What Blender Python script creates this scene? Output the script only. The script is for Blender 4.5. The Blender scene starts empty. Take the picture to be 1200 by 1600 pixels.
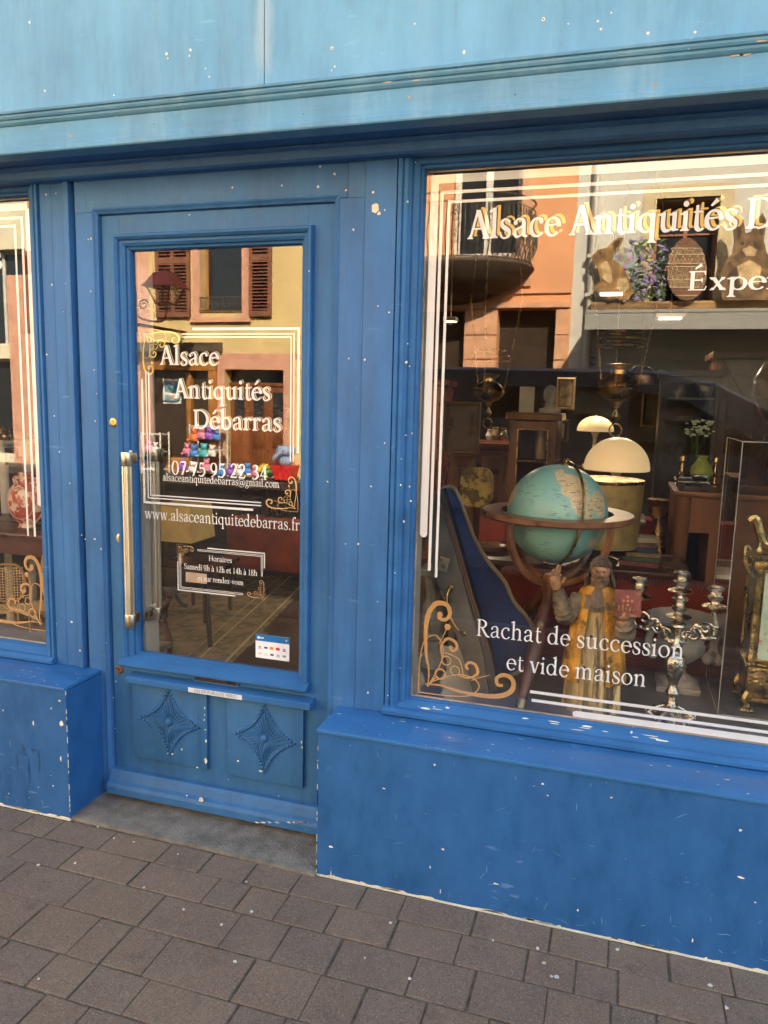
import bpy, bmesh, math, random
from mathutils import Vector, Matrix, noise as mnoise
random.seed(11)
rnd = random.uniform
PI = math.pi
SC = bpy.context.scene
COL = SC.collection

# ------------------------------------------------------------------ camera, world, sun, exposure
FL = 1191.99
F_ = Vector((-0.29042535, 0.94599264, -0.14405222))
R_ = Vector((0.95460472, 0.29684291, 0.02478127))
U_ = Vector((-0.06620378, 0.13031582, 0.98925975))
EYE = Vector((0, -2.3, 1.515))
cd = bpy.data.cameras.new('camera'); cam = bpy.data.objects.new('camera', cd); COL.objects.link(cam)
cd.sensor_fit = 'VERTICAL'; cd.sensor_height = 36; cd.sensor_width = 27; cd.lens = FL / 1600 * 36
cd.clip_start = 0.02; cd.clip_end = 600
m3 = Matrix((R_, U_, -F_)).transposed()
cam.matrix_world = Matrix.Translation(EYE) @ m3.to_4x4()
SC.camera = cam

SUN_D = Vector((-0.34, -0.72, -0.60)).normalized()      # direction the light travels
w = bpy.data.worlds.new("World"); SC.world = w; w.use_nodes = True
nt = w.node_tree; bg = nt.nodes['Background']
sky = nt.nodes.new('ShaderNodeTexSky'); sky.sky_type = 'NISHITA'; sky.sun_disc = False
sky.sun_elevation = math.asin(-SUN_D.z); sky.sun_rotation = math.atan2(-SUN_D.x, -SUN_D.y)
sky.air_density = 1.0; sky.dust_density = 2.5
wm_ = nt.nodes.new('ShaderNodeMix'); wm_.data_type = 'RGBA'; wm_.blend_type = 'MULTIPLY'; wm_.inputs[0].default_value = 1; wm_.inputs[7].default_value = (1.05, 1.0, .87, 1)   # hazy, warm evening air
nt.links.new(sky.outputs[0], wm_.inputs[6]); nt.links.new(wm_.outputs[2], bg.inputs[0]); bg.inputs[1].default_value = 0.15
sd = bpy.data.lights.new('sun', 'SUN'); sd.energy = 5.0; sd.angle = math.radians(0.5); sd.color = (1, 0.87, 0.68)
so = bpy.data.objects.new('sun', sd); COL.objects.link(so)
so.rotation_euler = (-SUN_D).to_track_quat('Z', 'Y').to_euler(); so.location = (4, 8, 12)
SC.view_settings.view_transform = 'Standard'; SC.view_settings.look = 'None'
SC.view_settings.exposure = 2.75; SC.view_settings.gamma = 1
SC.cycles.max_bounces = 9; SC.cycles.transparent_max_bounces = 18
SC.cycles.caustics_reflective = False; SC.cycles.caustics_refractive = False
SC.cycles.sample_clamp_indirect = 4

GY = 0.05                                                # plane of the window glass
def at(px, py, y):
    v = F_ * FL + R_ * (px - 600) - U_ * (py - 800)
    return EYE + v * ((y - EYE.y) / v.y)
def atz(px, py, z):
    v = F_ * FL + R_ * (px - 600) - U_ * (py - 800)
    return EYE + v * ((z - EYE.z) / v.z)
def opp(px, py, yv):                                     # across the street, seen in the glass
    p = at(px, py, yv); return Vector((p.x, 2 * GY - yv, p.z))

# ------------------------------------------------------------------ materials
MATS = {}
def L(c): return tuple((x / 12.92 if x <= .04045 else ((x + .055) / 1.055) ** 2.4) for x in c)
def rgb(r, g, b): return L((r / 255, g / 255, b / 255))
class N:
    def __init__(s, m): s.t = m.node_tree; s.n = s.t.nodes; s.l = s.t.links
    def new(s, typ, **kw):
        n = s.n.new('ShaderNode' + typ)
        for k, v in kw.items():
            if k.startswith('i_'):
                k = k[2:]; k = int(k) if k.isdigit() else k
                n.inputs[k].default_value = v
            else: setattr(n, k, v)
        return n
    def link(s, a, b): s.l.new(a, b)
def mixc(g, fac, a, b, mode='MIX'):
    m = g.new('Mix', data_type='RGBA', blend_type=mode)
    for sock, v in ((m.inputs[0], fac), (m.inputs[6], a), (m.inputs[7], b)):
        if hasattr(v, 'is_output'): g.link(v, sock)
        elif isinstance(v, (int, float)): sock.default_value = v
        else: sock.default_value = (*v[:3], 1)
    return m.outputs[2]
def ramp(g, src, a, b, lo=0., hi=1.):
    r = g.new('MapRange'); r.inputs[1].default_value = a; r.inputs[2].default_value = b
    r.inputs[3].default_value = lo; r.inputs[4].default_value = hi; g.link(src, r.inputs[0]); return r.outputs[0]
def noise(g, co, scale, stretch=(1, 1, 1), detail=4, rough=.55):
    mp = g.new('Mapping'); mp.inputs['Scale'].default_value = stretch; g.link(co, mp.inputs[0])
    n = g.new('TexNoise'); n.inputs['Scale'].default_value = scale; n.inputs['Detail'].default_value = detail
    n.inputs['Roughness'].default_value = rough; g.link(mp.outputs[0], n.inputs[0]); return n.outputs[0]
def M(name, col, rough=.5, metal=0, var=.12, vs=6, bump=0.0, bs=60, stretch=(1, 1, 1), col2=None, c2=(.5, .62), c2s=5, emit=0, spec=None, coat=0, rvar=.1):
    if name in MATS: return MATS[name]
    m = bpy.data.materials.new(name); m.use_nodes = True; g = N(m); b = g.n['Principled BSDF']
    co = g.new('TexCoord').outputs['Object']
    n1 = noise(g, co, vs, stretch)
    dark = tuple(x * (1 - var * 1.6) for x in col); lite = tuple(min(1, x * (1 + var * 1.6)) for x in col)
    c = mixc(g, ramp(g, n1, .3, .7), dark, lite)
    if col2:
        n2 = noise(g, co, c2s, stretch, 6, .65); c = mixc(g, ramp(g, n2, c2[0], c2[1]), c, col2)
    g.link(c, b.inputs['Base Color'])
    b.inputs['Metallic'].default_value = metal
    g.link(ramp(g, n1, .3, .7, max(.02, rough - rvar), min(1, rough + rvar)), b.inputs['Roughness'])
    if spec is not None: b.inputs['Specular IOR Level'].default_value = spec
    if coat: b.inputs['Coat Weight'].default_value = coat
    if bump:
        nb = noise(g, co, bs, stretch, 5); bp = g.new('Bump'); bp.inputs['Strength'].default_value = bump
        bp.inputs['Distance'].default_value = .01; g.link(nb, bp.inputs['Height']); g.link(bp.outputs[0], b.inputs['Normal'])
    if emit:
        b.inputs['Emission Color'].default_value = (*col, 1); b.inputs['Emission Strength'].default_value = emit
    MATS[name] = m; return m

def paint(name, col, spots=.0, scratch=0., grain=(1, 1, .12), chipcol=(.72, .68, .6), light=None, rough=.5, streak=0., stain=0., bloom=None):
    """old brushed paint on wood: brush grain, faded clouds, flecks of missing paint, scratches"""
    m = bpy.data.materials.new(name); m.use_nodes = True; g = N(m); b = g.n['Principled BSDF']
    co = g.new('TexCoord').outputs['Object']
    big = noise(g, co, 2.2, (1, 1, .6), 6, .65)
    c = mixc(g, ramp(g, big, .35, .68), tuple(x * .8 for x in col), light or tuple(x * 1.25 for x in col))
    mid = noise(g, co, 14, grain, 6, .7)
    c = mixc(g, ramp(g, mid, .42, .75, 0, .35), c, tuple(min(1, x * 1.5 + .015) for x in col))
    c = mixc(g, ramp(g, mid, .44, .28, 0, .4), c, tuple(x * .55 for x in col))
    if streak:
        st = noise(g, co, 9, (1, 1, .1), 5, .7); c = mixc(g, ramp(g, st, .5, .8, 0, streak), c, (.6, .72, .75))
        st2 = noise(g, co, 1.3, (1, 1, .8), 6, .6); c = mixc(g, ramp(g, st2, .5, .72, 0, streak), c, (.36, .62, .72))
    if bloom is not None:
        sb = g.new('SeparateXYZ'); g.link(co, sb.inputs[0]); cx_ = g.new('CombineXYZ')
        for k_, (o_, s_) in enumerate(((bloom[0], 1 / .035), (bloom[1], 1 / .16))):
            q_ = g.new('Math', operation='SUBTRACT'); g.link(sb.outputs[0 if k_ == 0 else 2], q_.inputs[0]); q_.inputs[1].default_value = o_
            q2_ = g.new('Math', operation='MULTIPLY'); g.link(q_.outputs[0], q2_.inputs[0]); q2_.inputs[1].default_value = s_; g.link(q2_.outputs[0], cx_.inputs[k_])
        ln = g.new('VectorMath', operation='LENGTH'); g.link(cx_.outputs[0], ln.inputs[0])
        ad_ = g.new('Math', operation='ADD'); g.link(ln.outputs['Value'], ad_.inputs[0]); g.link(ramp(g, noise(g, co, 12, (1, 1, .4), 5, .7), .2, .8, -.5, .5), ad_.inputs[1])
        c = mixc(g, ramp(g, ad_.outputs[0], 1.1, .5, 0, .45), c, (.42, .52, .55))
    if stain:
        # grime gathers low on the boards: a worn, dirty zone with a shape of its own
        st = noise(g, co, 4, (1, 1, .5), 6, .7); c = mixc(g, ramp(g, st, .55, .7, 0, stain), c, tuple(x * .45 + .01 for x in col))
    if scratch:
        s1 = noise(g, co, 11, (1, 1, 5), 3, .5); s2 = noise(g, co, 4, (1, 1, 1), 3, .6)
        mul = g.new('Math', operation='MULTIPLY'); g.link(ramp(g, s1, .68, .72), mul.inputs[0]); g.link(ramp(g, s2, .5, .6), mul.inputs[1])
        c = mixc(g, ramp(g, mul.outputs[0], 0, 1, 0, scratch), c, tuple(min(1, x * 1.3 + .12) for x in col))
    if spots:
        for k, (sc_, r) in enumerate(((12, .07), (30, .10))):
            mp = g.new('Mapping'); mp.inputs['Location'].default_value = (k * 3.3, k, k * 1.7); g.link(co, mp.inputs[0])
            ns = g.new('TexNoise'); ns.inputs['Scale'].default_value = 60; g.link(co, ns.inputs[0])
            ad = mixc(g, .012, mp.outputs[0], ns.outputs[1], 'ADD')
            v = g.new('TexVoronoi'); v.inputs['Scale'].default_value = sc_; g.link(ad, v.inputs[0])
            sp = g.new('SeparateColor'); g.link(v.outputs['Color'], sp.inputs[0])
            gt = g.new('Math', operation='GREATER_THAN'); gt.inputs[1].default_value = 1 - spots; g.link(sp.outputs[0], gt.inputs[0])
            sz = g.new('Math', operation='MULTIPLY'); sz.inputs[1].default_value = r; g.link(sp.outputs[1], sz.inputs[0])
            lt = g.new('Math', operation='LESS_THAN'); g.link(v.outputs['Distance'], lt.inputs[0]); g.link(sz.outputs[0], lt.inputs[1])
            mu = g.new('Math', operation='MULTIPLY'); g.link(gt.outputs[0], mu.inputs[0]); g.link(lt.outputs[0], mu.inputs[1])
            c = mixc(g, mu.outputs[0], c, chipcol)
    g.link(c, b.inputs['Base Color'])
    g.link(ramp(g, mid, .3, .7, rough - .08, rough + .16), b.inputs['Roughness'])
    b.inputs['Specular IOR Level'].default_value = .28
    nb = noise(g, co, 70, grain, 4, .6); h = g.new('Math', operation='ADD'); g.link(nb, h.inputs[0]); g.link(big, h.inputs[1])
    bp = g.new('Bump'); bp.inputs['Strength'].default_value = .22; bp.inputs['Distance'].default_value = .006
    g.link(h.outputs[0], bp.inputs['Height']); g.link(bp.outputs[0], b.inputs['Normal'])
    return m

def glassmat(name, base=.075, tint=(1, 1, 1)):
    m = bpy.data.materials.new(name); m.use_nodes = True; g = N(m); g.n.remove(g.n['Principled BSDF'])
    out = g.n['Material Output']; tr = g.new('BsdfTransparent'); tr.inputs[0].default_value = (*tint, 1)
    gl = g.new('BsdfGlossy'); gl.inputs['Roughness'].default_value = 0.0; gl.inputs[0].default_value = (1, 1, 1, 1)
    lw = g.new('LayerWeight'); lw.inputs[0].default_value = .5
    p = g.new('Math', operation='POWER'); p.inputs[1].default_value = 4; g.link(lw.outputs['Facing'], p.inputs[0])
    fac = ramp(g, p.outputs[0], 0, 1, base, 1)
    mx = g.new('MixShader'); g.link(fac, mx.inputs[0]); g.link(tr.outputs[0], mx.inputs[1]); g.link(gl.outputs[0], mx.inputs[2])
    g.link(mx.outputs[0], out.inputs[0]); return m

BLUE = (.040, .145, .36)
blue = paint('blue_paint', (.040, .133, .315), spots=.10, scratch=.35)
blue_door = paint('blue_door_paint', (.033, .130, .305), spots=.10, scratch=.3, light=(.045, .158, .345))
blue_trim = paint('blue_trim_paint', (.028, .120, .295), spots=.1, scratch=.6, grain=(.12, 1, 1))
blue_board = paint('blue_board_paint', (.022, .104, .285), spots=.10, scratch=.6, grain=(1, 1, .5), light=(.027, .120, .315), stain=.15)
blue_sill = paint('blue_sill_paint', (.032, .132, .32), spots=.2, scratch=1., grain=(.12, 1, 1), rough=.36)
fascia = paint('fascia_paint', (.125, .310, .480), spots=.05, scratch=.2, light=(.16, .375, .545), streak=.08, bloom=(-1.031 + .9, 2.56))
fascia_trim = paint('fascia_trim_paint', (.105, .275, .435), spots=.08, scratch=.4, grain=(.12, 1, 1), streak=.2)
raw_wood = M('bare_wood', (.5, .3, .15), .8, bump=.3)
filler = M('cream_filler', (.75, .68, .52), .8, bump=.3)
nail = M('nail_head', (.55, .55, .5), .5)
brass = M('brass', (.45, .30, .12), .28, 1, var=.3, vs=15, bump=.1, bs=40)
brass_dk = M('aged_brass', (.34, .21, .07), .3, 1, var=.4, vs=15, bump=.3, bs=50)
gilt = M('gilt_metal', (.42, .30, .12), .3, 1, var=.35, vs=25, bump=.5, bs=60)
steel = M('champagne_steel', (.52, .45, .34), .33, 1, var=.15, vs=20, bump=.05)
silver = M('tarnished_silver', (.54, .46, .35), .22, 1, var=.5, vs=30, bump=.5, bs=70)
vinyl = M('white_vinyl', (.86, .85, .84), .5, var=.01)
gold_vinyl = M('gold_vinyl', (.55, .30, .10), .45, var=.05)
yel_vinyl = M('yellow_vinyl', (.78, .50, .10), .5, var=.03)
gap_brown = M('letter_gap_brown', (.10, .05, .03), .5, var=.03)
clear = glassmat('window_glass', .058)
acryl = glassmat('acrylic', .03, (.985, .98, .97))
darkwood = M('dark_wood', (.05, .022, .012), .35, var=.4, vs=6, stretch=(1, 1, .15), bump=.1)
midwood = M('polished_walnut', (.11, .042, .016), .32, var=.35, vs=9, stretch=(1, 1, .15), bump=.1)
redwood = M('mahogany', (.075, .022, .011), .3, var=.35, vs=8, stretch=(.2, 1, 1), bump=.1)
orangewood = M('orange_wood', (.18, .07, .02), .4, var=.3, vs=6, stretch=(1, 1, .2))
black = M('black_metal', (.015, .014, .014), .5)
wall_in = M('interior_wall_paint', (.06, .042, .03), .8, var=.25, vs=2)
wall_dk = M('interior_dark_wall', (.06, .042, .03), .8, var=.25, vs=2)
plaster = M('beige_plaster', (.50, .44, .36), .85, var=.08, vs=5, bump=.2)
redfab = M('red_velvet', (.20, .022, .010), .9, var=.25, vs=5, bump=.2, bs=90)
bluefab = M('blue_velvet', (.012, .024, .085), .85, var=.35, vs=7, bump=.3, bs=120)
greyleather = M('grey_case_shell', (.062, .054, .043), .42, var=.35, vs=8, bump=.2, bs=90)
stone = M('carved_stone', (.34, .29, .22), .9, var=.2, vs=9, bump=.8, bs=45)
opal = M('opal_glass', (.95, .67, .33), .35, var=.03, emit=.075)
drum = M('gold_parchment', (.33, .23, .07), .6, var=.25, vs=12, bump=.2)

# ------------------------------------------------------------------ mesh builder
class B:
    def __init__(s): s.bm = bmesh.new()
    def _x(s, vs, mat):
        if mat is not None: bmesh.ops.transform(s.bm, matrix=mat, verts=vs)
    def box(s, x0, x1, y0, y1, z0, z1, bev=0, mat=None):
        t = bmesh.new(); bmesh.ops.create_cube(t, size=1)
        bmesh.ops.transform(t, matrix=Matrix.Translation(((x0 + x1) / 2, (y0 + y1) / 2, (z0 + z1) / 2)) @ Matrix.Diagonal((abs(x1 - x0), abs(y1 - y0), abs(z1 - z0), 1)), verts=t.verts)
        if bev:
            bev = min(bev, .45 * min(abs(x1 - x0), abs(y1 - y0), abs(z1 - z0)))
            bmesh.ops.bevel(t, geom=t.edges[:], offset=bev, segments=2, affect='EDGES', profile=.6)
        if mat is not None: bmesh.ops.transform(t, matrix=mat, verts=t.verts)
        s.merge(t); return s
    def merge(s, t):
        me = bpy.data.meshes.new('t'); t.to_mesh(me); t.free(); s.bm.from_mesh(me); bpy.data.meshes.remove(me)
    def lathe(s, prof, c=(0, 0, 0), seg=24, sx=1, sy=1, mat=None, a0=0, a1=2 * PI, fn=None):
        full = abs(a1 - a0 - 2 * PI) < 1e-4; n = seg if full else seg + 1; rows = []
        for i, (r, z) in enumerate(prof):
            row = []
            for k in range(n):
                a = a0 + (a1 - a0) * k / seg; rr = max(r, 1e-4) * (fn(a, z) if fn else 1)
                row.append(s.bm.verts.new((c[0] + rr * sx * math.cos(a), c[1] + rr * sy * math.sin(a), c[2] + z)))
            rows.append(row)
        fs = []
        for a, b in zip(rows, rows[1:]):
            for k in range(n if full else n - 1):
                j = (k + 1) % n; fs.append(s.bm.faces.new((a[k], a[j], b[j], b[k])))
        if full:
            fs.append(s.bm.faces.new(rows[0][::-1])); fs.append(s.bm.faces.new(rows[-1]))
        s._x([v for r in rows for v in r], mat); return s
    def tube(s, pts, rad, seg=8, closed=False, mat=None, flat=1):
        pts = [Vector(p) for p in pts]; n = len(pts)
        rads = rad if isinstance(rad, (list, tuple)) else [rad] * n
        rows = []; up = None
        for i, p in enumerate(pts):
            if closed: t = pts[(i + 1) % n] - pts[i - 1]
            else: t = pts[min(i + 1, n - 1)] - pts[max(i - 1, 0)]
            t = t.normalized() if t.length > 1e-9 else Vector((0, 0, 1))
            if up is None:
                up = t.orthogonal().normalized()
                if abs(t.y) < .9: up = (Vector((0, 1, 0)) - t * t.y).normalized()
            else: up = (up - t * up.dot(t)).normalized()
            sd_ = t.cross(up)
            rows.append([s.bm.verts.new(p + (up * math.cos(a) * flat + sd_ * math.sin(a)) * rads[i]) for a in [2 * PI * k / seg for k in range(seg)]])
        m = n if closed else n - 1
        for i in range(m):
            a, b = rows[i], rows[(i + 1) % n]
            for k in range(seg):
                j = (k + 1) % seg; s.bm.faces.new((a[k], a[j], b[j], b[k]))
        if not closed: s.bm.faces.new(rows[0][::-1]); s.bm.faces.new(rows[-1])
        s._x([v for r in rows for v in r], mat); return s
    def ball(s, c, r, seg=12, sc=(1, 1, 1), mat=None):
        t = bmesh.new(); bmesh.ops.create_uvsphere(t, u_segments=seg, v_segments=max(6, seg * 2 // 3), radius=r)
        bmesh.ops.transform(t, matrix=Matrix.Translation(c) @ Matrix.Diagonal((*sc, 1)), verts=t.verts)
        if mat is not None: bmesh.ops.transform(t, matrix=mat, verts=t.verts)
        s.merge(t); return s
    def prism(s, pts, y0, y1, axis='y', mat=None):
        """outline in x,z swept along y (axis y); or x,y along z; or y,z along x"""
        def P(a, b, c): return (a, c, b) if axis == 'y' else (a, b, c) if axis == 'z' else (c, a, b)
        A = [s.bm.verts.new(P(p[0], p[1], y0)) for p in pts]; Bv = [s.bm.verts.new(P(p[0], p[1], y1)) for p in pts]
        n = len(pts); s.bm.faces.new(A); s.bm.faces.new(Bv[::-1])
        for i in range(n): s.bm.faces.new((A[i], Bv[i], Bv[(i + 1) % n], A[(i + 1) % n]))
        s._x(A + Bv, mat); return s
    def quad(s, *p):
        s.bm.faces.new([s.bm.verts.new(q) for q in p]); return s
    def grid(s, f, nu, nv):
        V = [[s.bm.verts.new(f(i / nu, j / nv)) for i in range(nu + 1)] for j in range(nv + 1)]
        for j in range(nv):
            for i in range(nu): s.bm.faces.new((V[j][i], V[j][i + 1], V[j + 1][i + 1], V[j + 1][i]))
        return s
    def split(s, name, mat, parent=None, smooth=False, local=False):
        """every loose piece becomes a part of its own"""
        seen = set(); out = []
        for v0 in list(s.bm.verts):
            if v0 in seen: continue
            isl = []; st_ = [v0]; seen.add(v0)
            while st_:
                v = st_.pop(); isl.append(v)
                for e in v.link_edges:
                    o = e.other_vert(v)
                    if o not in seen: seen.add(o); st_.append(o)
            nb_ = B(); mp = {v: nb_.bm.verts.new(v.co) for v in isl}
            for f in {f for v in isl for f in v.link_faces}: nb_.bm.faces.new([mp[v] for v in f.verts])
            out.append(nb_.build(name, mat, parent, smooth, local))
        s.bm.free(); return out
    def build(s, name, mat, parent=None, smooth=False, local=False, sub=0):
        me = bpy.data.meshes.new(name)
        o = bpy.data.objects.new(name, me); COL.objects.link(o)
        off = Vector((0, 0, 0))
        if parent is not None:
            o.parent = parent
            if not local:
                q = parent
                while q is not None: off += q.location; q = q.parent
        if off.length: bmesh.ops.translate(s.bm, vec=-off, verts=s.bm.verts)
        bmesh.ops.recalc_face_normals(s.bm, faces=s.bm.faces)
        if smooth:
            for f in s.bm.faces: f.smooth = True
            for e in s.bm.edges:
                if len(e.link_faces) == 2 and e.calc_face_angle(0) > .7: e.smooth = False
        s.bm.to_mesh(me); s.bm.free()
        for m in (mat if isinstance(mat, (list, tuple)) else [mat]): me.materials.append(m)
        if sub:
            md = o.modifiers.new('sub', 'SUBSURF'); md.levels = sub; md.render_levels = sub
        return o
def thing(name, label, cat, loc=(0, 0, 0), group=None, rz=0):
    o = bpy.data.objects.new(name, None); COL.objects.link(o); o.location = loc; o.rotation_euler = (0, 0, rz)
    o.empty_display_size = .1; o['label'] = label; o['category'] = cat
    if group: o['group'] = group
    return o
def tag(o, label, cat, group=None):
    o['label'] = label; o['category'] = cat
    if group: o['group'] = group
    return o
def struct(o): o['kind'] = 'structure'; return o
def copy_tree(o, parent=None):
    c = o.copy(); COL.objects.link(c); c.parent = parent
    for ch in list(o.children): copy_tree(ch, c)
    return c
def spl(pts, n=8, closed=False):
    pts = [Vector(p) for p in pts]; out = []; k = len(pts)
    for i in range(k if closed else k - 1):
        if closed: a, b, c, d = pts[i - 1], pts[i], pts[(i + 1) % k], pts[(i + 2) % k]
        else: a, b, c, d = pts[max(i - 1, 0)], pts[i], pts[i + 1], pts[min(i + 2, k - 1)]
        for j in range(n):
            t = j / n
            out.append(.5 * ((2 * b) + (c - a) * t + (2 * a - 5 * b + 4 * c - d) * t * t + (3 * b - a - 3 * c + d) * t ** 3))
    if not closed: out.append(pts[-1])
    return out

# ------------------------------------------------------------------ old-style serif letters, drawn stroke by stroke
def ribbon(pts, ws, n=8, spline=True):
    P = [Vector((p[0], p[1], 0)) for p in pts]
    if not isinstance(ws, (list, tuple)): ws = [ws] * len(P)
    if spline and len(P) > 2:
        Q = spl(P, n); W = []
        for i in range(len(P) - 1):
            for j in range(n):
                t = j / n; t = t * t * (3 - 2 * t); W.append(ws[i] * (1 - t) + ws[i + 1] * t)
        W.append(ws[-1])
    else: Q, W = P, list(ws)
    out = []
    for i, p in enumerate(Q):
        t = (Q[min(i + 1, len(Q) - 1)] - Q[max(i - 1, 0)])
        t = t.normalized() if t.length > 1e-9 else Vector((1, 0, 0))
        nn = Vector((-t.y, t.x, 0)) * W[i] / 2; out.append((p + nn, p - nn))
    return ('strip', out)
def ell(cx, cy, rx, ry, a0, a1, s, h, tilt=18, n=28):
    pts = []; ws = []
    for i in range(n + 1):
        a = math.radians(a0 + (a1 - a0) * i / n); pts.append((cx + (rx) * math.cos(a), cy + ry * math.sin(a)))
        ws.append(h + (s - h) * abs(math.cos(a - math.radians(tilt))) ** 1.6)
    return ribbon(pts, ws, spline=False)
def poly(*p): return ('poly', [Vector((a, b, 0)) for a, b in p])
def blob(x, y, r): return poly(*[(x + r * math.cos(k * PI / 8), y + r * math.sin(k * PI / 8)) for k in range(16)])
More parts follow.
